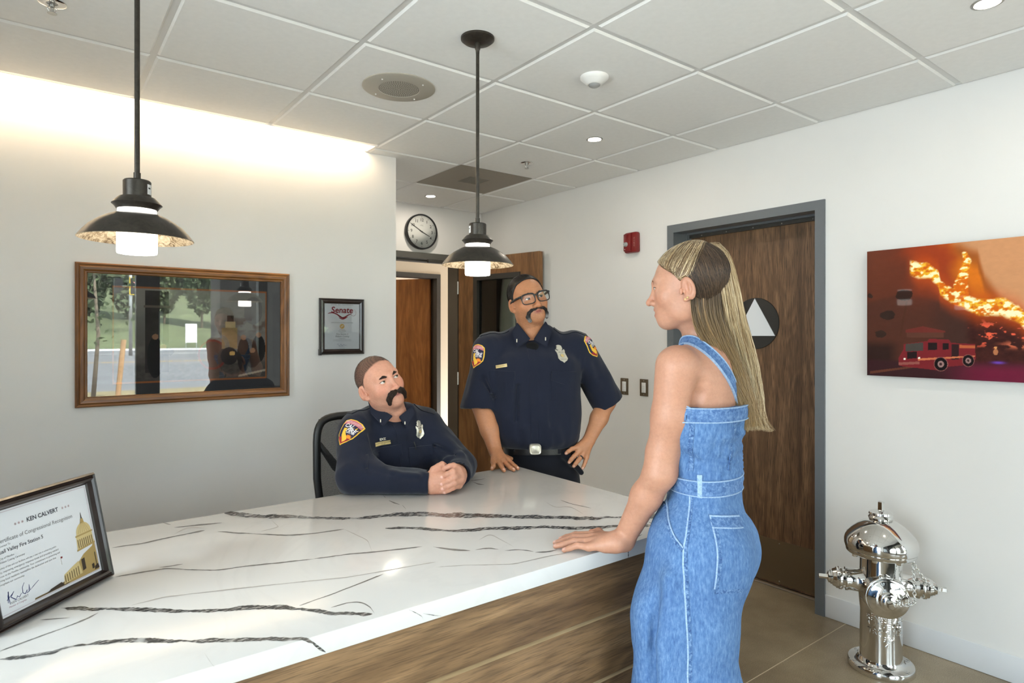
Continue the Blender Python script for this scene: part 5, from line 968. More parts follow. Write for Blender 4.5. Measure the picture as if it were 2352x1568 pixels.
# ------------------------------------------------------------------ uniform details
PATCH = [(-.040, .030), (-.037, .046), (-.022, .057), (0, .061), (.022, .057), (.037, .046), (.040, .030), (.040, .005), (.037, -.016), (.022, -.036), (0, -.054), (-.022, -.036), (-.037, -.016), (-.040, .005)]
CALI = [(-.024, .016), (-.010, .018), (-.009, .002), (.016, -.024), (.012, -.034), (.002, -.040), (-.008, -.026), (-.018, -.014), (-.022, .0)]
def shoulder_patch(S, O, N, up, par):
    O = S.snap(np.array([O]))[0]; G_ = S.grad(O[None])[0]; N = N / np.linalg.norm(N) * .25 + G_
    fn = drape(S, O, N, up); p = star(PATCH, fn, .0022).build('shoulder_patch', MT['patch_gold'], par, True, 40); P_ = np.array(PATCH)
    def lay(poly, m, h, nm='emblem'): star(poly, fn, h, h - .0004, 4).build(nm, m, p)
    lay(P_ * .92 + [0, .0005], MT['patch_navy'], .0026); lay([(-.036, .031), (-.033, .044), (-.020, .0535), (0, .057), (.020, .0535), (.033, .044), (.036, .031), (.018, .037), (0, .039), (-.018, .037)], MT['patch_pink'], .0030)
    lay([(-.030, -.024), (-.015, -.019), (.0, -.021), (.018, -.018), (.031, -.022), (.020, -.034), (0, -.049), (-.020, -.034)], MT['patch_red'], .0029)
    sun_ = [(.016 + (.017 if k % 2 else .011) * math.cos(a), -.020 + (.017 if k % 2 else .011) * math.sin(a)) for k, a in enumerate(np.linspace(-.1, math.pi + .1, 15))]; lay(sun_, MT['patch_orange'], .0031)
    lay(CALI, MT['patch_gold'], .0033)
    for t, s, y in (('CALIFORNIA DEPARTMENT OF', .0048, .0475), ('FORESTRY & FIRE PROTECTION', .0046, .0425)): drape_text('patch_lettering', t, s, fn, 0, y, .0035, MT['patch_white'], p)
    drape_text('patch_lettering', 'CAL', .0215, fn, -.008, .0285, .0034, MT['patch_white'], p, shear=.25, bold=.0007); drape_text('patch_lettering', 'FIRE', .0215, fn, .010, .0120, .0034, MT['patch_white'], p, shear=.25, bold=.0007); drape_text('patch_lettering', 'SINCE 1885', .0072, fn, .013, .0015, .0034, MT['patch_white'], p, bold=.0002)
BADGE = [(-.013, .020), (-.020, .026), (-.022, .019), (-.018, .010), (-.019, -.004), (-.021, -.016), (-.014, -.026), (-.006, -.030), (0, -.036), (.006, -.030), (.014, -.026), (.021, -.016), (.019, -.004), (.018, .010), (.022, .019), (.020, .026), (.013, .020), (0, .024)]
EAGLE = [(-.013, .024), (-.015, .030), (-.010, .036), (-.012, .041), (-.004, .046), (.004, .046), (.012, .042), (.013, .033), (.012, .024), (0, .022)]
def badge(S, O, N, up, par, sc=1.0):
    fn = drape(S, O, N, up); b = star(np.array(BADGE) * sc, fn, .004).build('badge', MT['silver'], par, True, 40); star(np.array(EAGLE) * sc, fn, .0045).build('badge_crest', MT['silver'], b, True, 40)
    a = np.linspace(0, 2 * math.pi, 17)[:-1]; star([(.0095 * sc * math.cos(t), -.003 * sc + .0095 * sc * math.sin(t)) for t in a], fn, .0052).build('badge_ring', MT['steel'], b); star([(.0075 * sc * math.cos(t), -.003 * sc + .0075 * sc * math.sin(t)) for t in a], fn, .0058).build('badge_seal', MT['gold'], b)
    drape_text('badge_lettering', 'CAL FIRE', .0062 * sc, fn, 0, .0125 * sc, .0050, MT['button'], b); drape_text('badge_lettering', 'FIREFIGHTER', .0045 * sc, fn, 0, -.0195 * sc, .0050, MT['button'], b)
def name_plate(S, O, N, up, par, txt, w=.060):
    fn = drape(S, O, N, up); p = star([(-w / 2, -.0075), (w / 2, -.0075), (w / 2, .0075), (-w / 2, .0075)], fn, .003).build('name_plate', MT['gold'], par); drape_text('plate_lettering', txt, .0068, fn, 0, .0018, .0036, MT['button'], p); drape_text('plate_lettering', 'FIREFIGHTER', .0038, fn, 0, -.0042, .0036, MT['button'], p)
def button(S, P, par, r=.0055, mat=None):
    P = S.snap(np.array([P]))[0]; n = S.grad(P[None])[0]; x = np.cross(n, UPV); x /= np.linalg.norm(x); M_ = np.stack([x, np.cross(n, x), n], 1)
    MB().lathe([(r, -.001), (r, .0016), (r * .8, .0026), (r * .55, .0018), (r * .5, .0018)], P, M_, 14).build('button', mat or MT['button'], par, True, 40)
    MB().lathe([(r * .3, .0017), (r * .2, .0022)], P, M_, 8).build('button_rivet', MT['steel'], par)
def pocket(S, O, N, up, par, w=.115, flap=.052, h=.13, side=1):
    fn = drape(S, O, N, up); star([(-w / 2 + .004, -h), (w / 2 - .004, -h), (w / 2 - .004, 0), (-w / 2 + .004, 0)], fn, .0012, rings=6).build('pocket', MT['navy'], par)
    star([(-w / 2, .004), (w / 2, .004), (w / 2, -flap * .66), (.0, -flap), (-w / 2, -flap * .66)] if side else [(-w / 2, .004), (w / 2, .004), (w / 2, -flap * .66), (0, -flap), (-w / 2, -flap * .66)], fn, .0042, rings=6).build('pocket_flap', MT['navy'], par, True, 30)
    return fn(np.array([[0, -flap * .74]]), .002)[0]

def eyebrow(hd, q, pts, rad, col, par):
    b = SDF(); P_ = [(q * x, y, z) for x, y, z in pts]; b.chain([hd.g(*p) for p in P_], np.array(rad) * hd.s, .003); Vb, Fb = b.mesh(hd.g(q * .03, .085, .02) - .05, hd.g(q * .03, .085, .02) + .05, .0016)
    Vs, Fs, Cs = fur(b, Vb, path_dir(hd, [P_], -.25), 500, .007, .0004, [col, col * .7], 6, .0001, .0010); tag(arr_obj('eyebrow', np.concatenate([Vb, Vs]), np.concatenate([Fb, Fs + len(Vb)]), MT['hair'], par, np.concatenate([np.tile(col, (len(Vb), 1)), Cs])), kind='stuff')
# ------------------------------------------------------------------ the officer who stands behind the desk corner
t0 = time.time()
pA = tag(empty('person', tuple(W(1240, 1080, 3.06) * [1, 1, 0])), 'standing man in navy uniform shirt and black glasses, one hand on the desk', 'person')
HA = Head(W(1212, 688, 2.99), frame(20, 4, -13), 1.03, jaw=1.16, nose=1.15, eye=.8, brow=.0075)
bA = frame(6); A = SDF(); HA.build(A)
ps = lambda u, v, f: W(u, v, f)
A.chain([HA.g(0, -.016, -.05), W(1219, 768, 3.03)], [.062, .066], .03, .03)
A.cap(HA.g(0, .02, -.085), W(1221, 765, 2.99), .038, .045, .03)
for u, v in ((1220, 752), (1221, 762)): A.add((lambda c: (lambda P: np.sqrt((np.linalg.norm((P - c)[:, :2], axis=1) - .071) ** 2 + (P - c)[:, 2] ** 2) - .0022))(W(u, v, 3.03) + [0, 0, .012]), .005, 's')
A.ell(W(1222, 850, 3.04), (.165, .105, .15), bA, .05); A.ell(W(1226, 960, 3.03), (.16, .12, .14), bA, .06); A.ell(W(1240, 1050, 3.06), (.155, .11, .10), bA, .06)
A.cap(W(1130, 800, 3.02), W(1310, 795, 3.04), .055, .055, .05)
RS, RE, RW = W(1124, 806, 3.0), W(1106, 925, 2.965), W(1138, 1036, 2.87)
A.chain([RS, RE, W(1124, 985, 2.91), RW], [.054, .045, .042, .031], .02); A.cap(RE, W(1118, 962, 2.93), .046, .044, .02)
LS, LE, LW = W(1328, 802, 3.04), W(1393, 922, 3.08), W(1354, 1008, 2.985)
A.chain([LS, LE, W(1376, 960, 3.035), LW], [.054, .044, .041, .030], .02)
nails = []
def finger(S, pts, r, nl=None, k=.004):
    S.chain(pts, r, .004, .007)
    if nl is not None: nails.append((pts[-1] + nl, .0062))
# right hand spread on the desk corner
tbl = lambda u, v, z: D(u, v, DKZ + z)
mc = [tbl(1133, 1060, .026), tbl(1146, 1059.5, .030), tbl(1156.5, 1057.5, .031), tbl(1165, 1055.5, .030)]
for q, r in zip(mc, (.0125, .0135, .0135, .013)): A.cap(RW + (q - RW) * .12, q, .019, r, .016)
finger(A, [mc[0], tbl(1133.5, 1070, .020), tbl(1130, 1076.5, .009)], [.0115, .0098, .0082], UPV * .006 + TOC * .002)
finger(A, [mc[1], tbl(1151, 1069, .021), tbl(1157.5, 1080, .010)], [.0120, .0105, .0088], UPV * .006 + TOC * .002)
finger(A, [mc[2], tbl(1165, 1067, .019), tbl(1173, 1074, .013), tbl(1180, 1078.5, .009)], [.0120, .0105, .0096, .0085], UPV * .006 + TOC * .002)
finger(A, [mc[3], tbl(1176, 1064.5, .018), tbl(1184, 1071, .013), tbl(1189.5, 1075.5, .009)], [.0115, .0100, .0092, .0082], UPV * .006 + TOC * .002)
A.chain([RW + (mc[3] - RW) * .35, tbl(1162, 1050, .022), tbl(1174, 1053, .012)], [.015, .012, .010], .01)
# left hand on the hip
fw_ = 2.905
mcL = [W(1326, 1027, 2.925), W(1331, 1035.5, 2.925), W(1338, 1045, 2.93), W(1347, 1050, 2.945)]
for q, r in zip(mcL, (.0130, .0135, .0130, .012)): A.cap(LW + (q - LW) * .15, q, .020, r, .016)
finger(A, [mcL[0], W(1314, 1030.5, 2.912), W(1306, 1036, 2.905), W(1300.5, 1040.5, 2.905)], [.0118, .0102, .0094, .0085], TOC * .006)
finger(A, [mcL[1], W(1318.5, 1047.5, 2.908), W(1312, 1055, 2.903), W(1307.5, 1061, 2.905)], [.0120, .0105, .0096, .0086], TOC * .006)
finger(A, [mcL[2], W(1328, 1057, 2.912), W(1322.5, 1064, 2.908), W(1318, 1070, 2.908)], [.0115, .0102, .0094, .0085], TOC * .006)
finger(A, [mcL[3], W(1344, 1061, 2.935), W(1341, 1069, 2.93), W(1338, 1074.5, 2.925)], [.0105, .0092, .0084, .0076], TOC * .006)
A.chain([LW + (mcL[0] - LW) * .3, W(1338, 1016, 2.97), W(1326, 1021, 2.985)], [.015, .012, .010], .01)
skA = lambda P: HA.skin(P, lin(186, 130, 94), lin(160, 92, 84), .35, lin(120, 86, 66), (.78, .45, .35), .22, nails, lin(214, 170, 150))
lo = np.min([RS, RE, RW, LS, LE, LW, HA.c, W(1100, 1085, 2.7)], 0) - [.2, .2, .02]; lo[2] = .80; hi = np.max([RS, LE, HA.c, LW], 0) + [.2, .2, .16]
body_obj(A, lo, hi, W(1220, 768, 3.0)[2], .0036, .0021, MT['skin'], pA, skA, HA.c)
HA.eyes(pA, (.18, 1, .05), lin(46, 30, 20))
lineA = hairline([(-.12, -.080), (-.075, -.068), (-.030, -.045), (-.006, -.030), (.006, -.012), (.018, .030), (.036, .070), (.058, .092), (.10, .14)])
def colA(P):
    q = HA.loc(P); C = np.tile(lin(30, 25, 23), (len(P), 1)); gz = sst(-q[:, 2], -.01, .03) * sst(q[:, 1], -.03, .01); C = C * (1 - gz[:, None] * .6) + lin(120, 116, 112) * gz[:, None] * .6; return C * (1 + .35 * lump(P * [1, 1, 1], 300, 9))[:, None]
back = lambda P: -HA.H[:, 1] * 1.0 - HA.H[:, 2] * np.clip((HA.loc(P)[:, 1:2] < -.03) * 1.2 + (np.abs(HA.loc(P)[:, :1]) > .055) * .5, 0, 1.2)
hA = hair_shell(HA, .0062, lineA, 'hair', MT['hair'], pA, colA, fz=(back, 2600, .030, .0007, [lin(30, 25, 23), lin(24, 20, 19), lin(46, 38, 34)], 3, .0003, .0012, 5, .06))
gr = [lin(40, 34, 32), lin(30, 26, 25), lin(74, 70, 68), lin(52, 46, 44)]
mp = [[(q * .003, .0965, -.0500), (q * .016, .0945, -.0515), (q * .030, .0865, -.0545), (q * .0405, .0760, -.0640), (q * .0455, .0680, -.0800), (q * .0420, .0690, -.0980)] for q in (-1, 1)]
Ms = SDF(); 
for q in mp: Ms.chain([HA.g(*p) for p in q], np.array([.0030, .0042, .0054, .0070, .0086, .0074]) * HA.s, .006)
Vm, Fm = Ms.mesh(HA.c - .16, HA.c + .16, .0026); Cm = np.tile(lin(38, 33, 31), (len(Vm), 1)); ql = HA.loc(Vm); gw = sst(-ql[:, 2], .078, .098)[:, None]; Cm = Cm * (1 - gw * .8) + lin(140, 138, 136) * gw * .8
Vs, Fs, Cs = fur(Ms, Vm, path_dir(HA, mp, .25), 1500, .010, .00055, gr, 5, .0002, .0012); gs = sst(-HA.loc(Vs)[:, 2], .080, .096)[:, None] * (np.repeat(np.random.RandomState(1).rand(1500), 12) > .35)[:, None]; Cs = Cs * (1 - gs) + lin(168, 166, 164) * gs; arr_obj('moustache', np.concatenate([Vm, Vs]), np.concatenate([Fm, Fs + len(Vm)]), MT['hair'], pA, np.concatenate([Cm, Cs]))
for q in (-1, 1):
    eyebrow(HA, q, [(.011, .0915, .0170), (.028, .0890, .0225), (.048, .0765, .0180)], (.0022, .0028, .0012), lin(36, 30, 27), pA)
# glasses
glA = empty('glasses', tuple(HA.c)); glA.parent = pA; glA.matrix_parent_inverse = pA.matrix_basis.inverted()
for q in (-1, 1):
    o = [(q * (.0375 + .0300 * x), .106 - .0028 * (abs(x) + x * 1) - .005 * max(x, 0), -.003 + .0235 * z) for x, z in [(math.copysign(abs(math.cos(t)) ** .55, math.cos(t)), math.copysign(abs(math.sin(t)) ** .6, math.sin(t)) * (1 if math.sin(t) > 0 else .92)) for t in np.linspace(0, 2 * math.pi, 33)]]
    MB().tube([HA.g(*p) for p in o], [.0024 + .0016 * (p[2] > .004) for p in o], 8, False).build('rim', MT['black'], glA, True)
    MB().add([HA.g(*p) for p in o[:-1]], [tuple(range(32))]).build('lens', MT['clear'], glA)
    MB().tube([HA.g(*p) for p in ((q * .0675, .0945, .013), (q * .0735, .086, .013), (q * .0785, .05, .010), (q * .0825, .0, .004), (q * .0830, -.012, -.001))], [.0055, .0058, .0055, .004, .003], 6).build('temple', MT['black'], glA, True)
MB().tube([HA.g(*p) for p in ((-.010, .106, .009), (0, .110, .011), (.010, .106, .009))], .0034, 8).build('bridge', MT['black'], glA, True)
# shirt
rd, ld = (RE - RS) / np.linalg.norm(RE - RS), (LE - LS) / np.linalg.norm(LE - LS); Sh = SDF()
Sh.chain([RS, RE + (RE - RS) * .02 + [0, 0, .01]], [.078, .077], .04); Sh.cap(RS + (RE - RS) * .7, RE + rd * .03 - RTV * .006, .074, .090, .03); Sh.chain([LS, LE + [0, 0, .02]], [.078, .070], .04); Sh.cap(LS + (LE - LS) * .7, LE + ld * .02, .070, .076, .03)
Sh.plane(RE + rd * .030, rd + .10 * RTV, .006); Sh.ops[-1] = ('i', (lambda f, c: (lambda P: np.where(np.linalg.norm(P - c, axis=1) < .17, f(P), -1.)))(Sh.ops[-1][1], RE), .006)
Sh.plane(LE + ld * .012, ld, .006); Sh.ops[-1] = ('i', (lambda f, c: (lambda P: np.where(np.linalg.norm(P - c, axis=1) < .15, f(P), -1.)))(Sh.ops[-1][1], LE), .006)
Sh.cap(RE - rd * .02, RE + rd * .2, .068, .092, .008, 's'); Sh.cap(LE - ld * .02, LE + ld * .2, .058, .070, .008, 's')
Sh.ell(W(1226, 850, 3.04), (.204, .132, .165), bA, .03); Sh.ell(W(1231, 945, 3.02), (.212, .154, .170), bA, .04); Sh.box(W(1230, 910, 3.03), (.12, .06, .14), .085, bA, .04); Sh.cap(W(1132, 803, 3.02), W(1312, 797, 3.04), .068, .068, .05)
Sh.cap(W(1190, 775, 3.03), W(1250, 773, 3.03), .058, .058, .05); Sh.ell(W(1236, 1005, 3.02), (.192, .140, .075), bA, .05)
for a, b, r in ((W(1160, 850, 2.93), W(1150, 935, 2.93), .012), (W(1175, 960, 2.89), W(1190, 1010, 2.90), .010), (W(1255, 975, 2.875), W(1262, 1015, 2.89), .010), (W(1100, 850, 2.93), W(1085, 905, 2.91), .010), (W(1350, 840, 2.98), W(1372, 885, 3.0), .010), (W(1205, 985, 2.87), W(1212, 1015, 2.885), .008), (W(1148, 900, 2.93), W(1150, 960, 2.92), .010), (W(1275, 985, 2.89), W(1285, 1012, 2.9), .008)): Sh.cap(a, b, r, r * .6, .035)
for a, b, r in ((W(1110, 870, 2.905), W(1135, 915, 2.91), .008), (W(1352, 875, 2.965), W(1385, 868, 2.98), .007), (W(1190, 885, 2.885), W(1185, 965, 2.87), .006), (W(1262, 900, 2.875), W(1268, 980, 2.865), .006)): Sh.cap(a, b, r, r * .5, .02, 's')
Sh.disp(lambda P: .0020 * lump(P * [1, 1, .45], 34, 21) + .0055 * np.abs(lump(P * [1, 1, .40], 24, 27)) + .0028 * np.abs(lump(P, 46, 28)) - .003)
Sh.plane(W(1232, 1023, 3.02), (-bA[:, 2]), .006)
Sh.cap(W(1219, 757, 3.03), W(1218, 700, 3.02), .068, .080, .006, 's'); Sh.ell(W(1222, 768, 2.93), (.016, .05, .026), bA, .006, 's')
slo = np.min([RE, LE, W(1230, 1030, 3.02), W(1060, 930, 2.9), W(1230, 900, 2.82)], 0) - [.16, .16, .03]; shi = np.max([LE, LS, RS, W(1230, 760, 3.2)], 0) + [.12, .12, .1]
shA = sdf_obj('shirt', Sh, slo, shi, .0048, MT['navy'], pA)
zb = lambda u, v: Sh.snap(np.array([W(u, v, 2.87)]))[0]
ribbon(Sh, [W(1222, 790, 2.9), W(1224, 850, 2.89), W(1227, 930, 2.86), W(1229, 1015, 2.87)], .034, .0022).build('placket', MT['navy'], shA, True, 40)
for u, v in ((1225.5, 826), (1227, 875), (1226, 921), (1225, 968)): button(Sh, W(u, v, 2.87), shA, .0065)
nA = bA[:, 1]
for u, v, sg in ((1156, 853, 0), (1296, 855, 1)):
    b_ = pocket(Sh, W(u, v, 2.9), nA + (.35 if sg else -.35) * bA[:, 0], UPV + .04 * RTV, shA, .118, .056, .135); button(Sh, b_, shA)
badge(Sh, W(1296, 815, 2.9), nA + .35 * bA[:, 0], UPV, shA, 1.0); name_plate(Sh, W(1153, 841, 2.9), nA - .3 * bA[:, 0], UPV + .20 * RTV * -1, shA, 'NAME', .055) if False else None
fnp = drape(Sh, W(1153, 840, 2.9), nA - .3 * bA[:, 0], UPV - .18 * RTV); npA = star([(-.028, -.007), (.028, -.007), (.028, .007), (-.028, .007)], fnp, .0065, .003).build('name_plate', MT['gold'], shA); drape_text('plate_lettering', 'MARK MCCORMICK', .0060, fnp, 0, .001, .0070, MT['button'], npA)
cR, cL = RS + (RE - RS) * .36, LS + (LE - LS) * .22
shoulder_patch(Sh, W(1101, 821, 2.95), -.8 * RTV + .5 * TOC + .12 * UPV, UPV - .15 * rd, shA); shoulder_patch(Sh, W(1358, 797, 3.0), .82 * RTV + .48 * TOC + .30 * UPV, -ld + .3 * UPV, shA)
for pts, wd_ in (([W(1112, 785, 3.0), W(1140, 772, 3.01), W(1168, 760, 3.02)], .048), ([W(1338, 778, 3.03), W(1300, 764, 3.02), W(1270, 754, 3.02)], .050)):
    ribbon(Sh, pts, wd_, .004).build('epaulette', MT['navy2'], shA, True, 40); button(Sh, pts[-1] * .75 + pts[1] * .25, shA, .0055, MT['gold'])
def collar(hd, nb, Sx, par, pts_l, pts_r, band):
    MB().tube([p for p in band], [.011] * len(band), 8, True).build('collar_band', MT['navy'], par, True)
    for pts in (pts_l, pts_r):
        p = np.array(pts); c = p.mean(0); n_ = np.cross(p[1] - p[0], p[2] - p[0]); n_ /= np.linalg.norm(n_); n_ = n_ if n_ @ TOC > 0 else -n_
        bm_ = bmesh.new(); vs = [bm_.verts.new(Vector(q)) for q in pts]; f_ = bm_.faces.new(vs); ex = bmesh.ops.extrude_face_region(bm_, geom=[f_]); [setattr(v, 'co', v.co + Vector(n_ * .006)) for v in ex['geom'] if isinstance(v, bmesh.types.BMVert)]; bmesh.ops.recalc_face_normals(bm_, faces=bm_.faces[:]); bmesh.ops.bevel(bm_, geom=bm_.edges[:], offset=.0025, segments=2, affect='EDGES'); MB().bm(bm_).build('collar', MT['navy'], par, True, 60)
nbA = W(1219, 762, 3.03); ring = [nbA + np.array([0, 0, .012 * math.cos(t) - .004]) + (bA[:, 0] * math.sin(t) * .076 - bA[:, 1] * math.cos(t) * .074) for t in np.linspace(-2.35, 2.35, 25)]
collar(HA, nbA, Sh, shA, [W(1188, 741, 2.975), W(1219, 779, 2.912), W(1187, 801, 2.898), W(1176, 764, 2.945)], [W(1253, 738, 2.975), W(1225, 780, 2.912), W(1257, 799, 2.898), W(1267, 761, 2.95)], ring)
for u, v in ((1187, 782), (1253, 778)): 
    c = W(u, v, 2.908); MB().box(c - [.0022, .0022, .008], c + [.0022, .0022, .008], .001).build('collar_pin', MT['silver'], shA)
Us = SDF(); Us.ell(W(1221, 803, 3.0), (.060, .080, .052), bA); sdf_obj('undershirt', Us, W(1221, 800, 3.0) - .12, W(1221, 800, 3.0) + .12, .006, MT['black_knit'], pA)
# trousers, belt, shoes
Tr = SDF(); Tr.ell(W(1243, 1055, 3.05), (.178, .132, .11), bA, .05); Tr.ell(W(1236, 1020, 3.03), (.170, .128, .04), bA, .05)
hipL, hipR = W(1285, 1095, 3.07), W(1200, 1095, 3.05); kL, kR = hipL * [1, 1, 0] + UPV * .48 + bA[:, 0] * .05, hipR * [1, 1, 0] + UPV * .48 - bA[:, 0] * .02
fL, fR = kL * [1, 1, 0] + UPV * .07 + bA[:, 0] * .02, kR * [1, 1, 0] + UPV * .07
Tr.chain([hipL, kL, fL], [.098, .078, .085], .04); Tr.chain([hipR, kR, fR], [.098, .078, .085], .04); Tr.cap(W(1300, 1045, 2.93), W(1335, 1085, 2.97), .02, .012, .03); Tr.disp(lambda P: .0025 * lump(P * [1, 1, .6], 40, 31))
Tr.plane(W(1236, 1014, 3.03), UPV, .004); Tr.plane(fL + [0, 0, -.045], -UPV, .004)
sdf_obj('trousers', Tr, np.min([fL, fR, W(1180, 1040, 2.88), W(1180, 1040, 3.25)], 0) - [.22, .22, .06], np.max([hipL, hipR, W(1330, 1000, 3.1)], 0) + [.22, .22, .1], .006, MT['navy_trouser'], pA)
bz = W(1236, 1026, 3.03); ring = [bz + bA[:, 0] * math.sin(t) * .172 + bA[:, 1] * math.cos(t) * .131 + UPV * (.004 * math.cos(2 * t)) for t in np.linspace(0, 2 * math.pi, 49)]
tb = NT('basketweave_belt'); ck_ = tb.n('ShaderNodeTexChecker'); ck_.inputs['Scale'].default_value = 160; tb.l(tb.coord(), ck_.inputs['Vector']); tb.base((.010, .010, .011, 1)).set(Roughness=.28); tb.bump(ck_.outputs['Fac'], .9, .002)
rows = []
for t, p in zip(np.linspace(0, 2 * math.pi, 49), ring):
    n_ = bA[:, 0] * math.sin(t) * .8 + bA[:, 1] * math.cos(t); n_ /= np.linalg.norm(n_); p = Tr.snap(p[None], 3)[0]; p[2] = bz[2] + .004 * math.cos(2 * t) ; rows.append([p - n_ * .004 + UPV * .019, p + n_ * .006 + UPV * .019, p + n_ * .006 - UPV * .019, p - n_ * .004 - UPV * .019])
belt = MB().loft(rows, True, False, False).build('belt', tb.m, pA, True, 40)
bc = Sh.snap(np.array([W(1229, 1031, 2.88)]))[0]; bc = W(1229, 1031, 2.862); bM = np.stack([bA[:, 0], UPV, np.cross(bA[:, 0], UPV)], 1)
MB().loft([[bc + bA[:, 0] * x * s + UPV * z * s + nA * d for x, z in [(.027 * math.copysign(abs(math.cos(t)) ** .5, math.cos(t)), .024 * math.copysign(abs(math.sin(t)) ** .5, math.sin(t))) for t in np.arange(24) * math.pi / 12]] for s, d in ((1, -.012), (1, .012), (.9, .015), (.75, .0135), (.70, .016), (.3, .018), (.02, .0185))]).build('buckle', MT['silver'], belt, True, 40)
for u, v, d in ((1287, 1036, 2.90), (1172, 1022, 2.90)):
    c = Tr.snap(np.array([W(u, v - 8, d)]))[0]; n_ = Tr.grad(c[None])[0]; s_ = np.cross(UPV, n_); MB().add([c + n_ * h + s_ * x + UPV * z for h in (-.004, .0085) for x in (-.006, .006) for z in (-.026, .026)], [(0, 1, 3, 2), (4, 6, 7, 5), (0, 4, 5, 1), (2, 3, 7, 6), (0, 2, 6, 4), (1, 5, 7, 3)]).build('belt_loop', MT['navy_trouser'], belt)
rp = mcL[2] * .62 + W(1328, 1057, 2.912) * .38; rdir = W(1328, 1057, 2.912) - mcL[2]; rdir /= np.linalg.norm(rdir); rx_ = np.cross(rdir, UPV); rx_ /= np.linalg.norm(rx_)
MB().lathe([(.0118, -.0035), (.0130, -.003), (.0130, .003), (.0118, .0035)], rp, np.stack([rx_, np.cross(rdir, rx_), rdir], 1), 24, False, False).build('ring', MT['black'], pA, True)
def shoe(f, F_, par):
    s = SDF(); f0 = f * [1, 1, 0]; s.ell(f0 + UPV * .045, (.042, .06, .045), frame(0)); s.cap(f0 + UPV * .04, f0 + F_ * .15 + UPV * .032, .042, .034, .03); s.plane(f0 + UPV * .002, -UPV, .004); sdf_obj('shoe', s, f0 - [.25, .25, .01], f0 + [.25, .25, .13], .006, MT['black'], par)
shoe(fL, nA, pA); shoe(fR, nA, pA)
print('standing officer', round(time.time() - t0, 1))
# ------------------------------------------------------------------ the officer seated behind the desk
t0 = time.time(); nails = []
pB = tag(empty('person', tuple(cb + CHF * .2 + UPV * .45)), 'seated man with dark moustache and cropped hair, hands clasped on the desk', 'person')
HB = Head(W(872, 879, 2.53), frame(40, 13, -19), 1.0, jaw=1.03, nose=1.05, eye=.85, brow=.0095, crease=((.052, 0), (.062, 0)))
bB = frame(28); B = SDF(); HB.build(B)
B.chain([HB.g(0, -.014, -.05), W(898, 958, 2.58)], [.055, .064], .03, .03); B.cap(HB.g(0, .015, -.08), W(905, 952, 2.55), .040, .048, .03)
B.ell(W(905, 1030, 2.63), (.165, .105, .16), bB, .05); B.ell(W(915, 1130, 2.68), (.155, .12, .16), bB, .06); B.cap(W(830, 985, 2.55), W(970, 975, 2.68), .055, .055, .05)
bRS, bRE, bRW = W(818, 990, 2.50), W(812, 1096, 2.35), W(992, 1108, 2.335); bLS, bLE, bLW = W(980, 985, 2.68), W(1058, 1069, 2.585), W(1052, 1090, 2.425)
B.chain([bRS, bRE, bRW], [.05, .044, .032], .02); B.chain([bLS, bLE, bLW], [.05, .044, .030], .02)
z14 = lambda x, y, f: W(960 + x / 14.25, 1040 + y / 14.25, f)
# right hand: a fist that the left one wraps
B.box(W(1006, 1106, 2.345), (.020, .014, .022), .020, np.stack([RTV, TOC, UPV], 1), .02); B.cap(bRW, W(1006, 1106, 2.345), .034, .034, .015)
for y, f in ((620, 2.36), (800, 2.355), (980, 2.35), (1130, 2.345)): finger(B, [z14(600, y - 40, f - .012), z14(900, y, f), z14(1080, y - 60, f + .02)], [.016, .014, .012])
finger(B, [z14(520, 560, 2.34), z14(680, 450, 2.35), z14(790, 375, 2.36), z14(870, 400, 2.37)], [.016, .0135, .0118, .0100])
# left hand over it
B.cap(bLW, z14(1330, 800, 2.385), .032, .030, .015); mcb = [z14(1320, 560, 2.352), z14(1390, 715, 2.350), z14(1400, 880, 2.350), z14(1340, 1050, 2.355)]
for q in mcb: B.cap(bLW + (q - bLW) * .2, q, .024, .0145, .014)
finger(B, [mcb[0], z14(1140, 605, 2.318), z14(960, 690, 2.310), z14(800, 775, 2.318)], [.0130, .0112, .0100, .0088], TOC * .006)
finger(B, [mcb[1], z14(1190, 785, 2.312), z14(970, 915, 2.305), z14(785, 1005, 2.312)], [.0135, .0115, .0102, .0090], TOC * .006)
finger(B, [mcb[2], z14(1180, 985, 2.312), z14(990, 1085, 2.306), z14(815, 1160, 2.314)], [.0130, .0110, .0098, .0088], TOC * .006)
finger(B, [mcb[3], z14(1150, 1135, 2.318), z14(1010, 1215, 2.312), z14(875, 1285, 2.320)], [.0115, .0098, .0088, .0078], TOC * .006)
finger(B, [z14(1300, 480, 2.37), z14(1160, 420, 2.355), z14(1030, 445, 2.345), z14(900, 495, 2.345)], [.0140, .0120, .0108, .0095], UPV * .006)
lineB = hairline([(-.12, -.078), (-.075, -.066), (-.030, -.040), (-.010, -.022), (.004, -.010), (.014, .026), (.034, .056), (.064, .080), (.10, .12)])
def skB(P):
    C = skB0(P); q = HB.loc(P); t = sst(lineB(q) + .004 * lump(P, 120, 6), .006, -.010) * (np.abs(q[:, 0]) < .0765 + .02 * (q[:, 2] > .03)) * (np.abs(q).max(1) < .16); t = t * (.80 + .20 * lump(P, 900, 4)); return C * (1 - t[:, None]) + lin(58, 45, 40) * t[:, None]
skB0 = lambda P: HB.skin(P, lin(204, 150, 126), lin(186, 120, 110), .30, lin(130, 100, 88), (.80, .40, .34), .35, nails, lin(226, 180, 166))
pts = np.array([bRE, bRW, bLE, bLW, bRS, bLS, HB.c, W(1030, 1130, 2.3)]); lo = pts.min(0) - [.16, .16, .06]; lo[2] = .862; hi = pts.max(0) + [.16, .16, .16]
body_obj(B, lo, hi, W(898, 952, 2.58)[2], .0032, .0021, MT['skin'], pB, skB, HB.c)
HB.eyes(pB, (.40, 1, .28), lin(64, 62, 44))
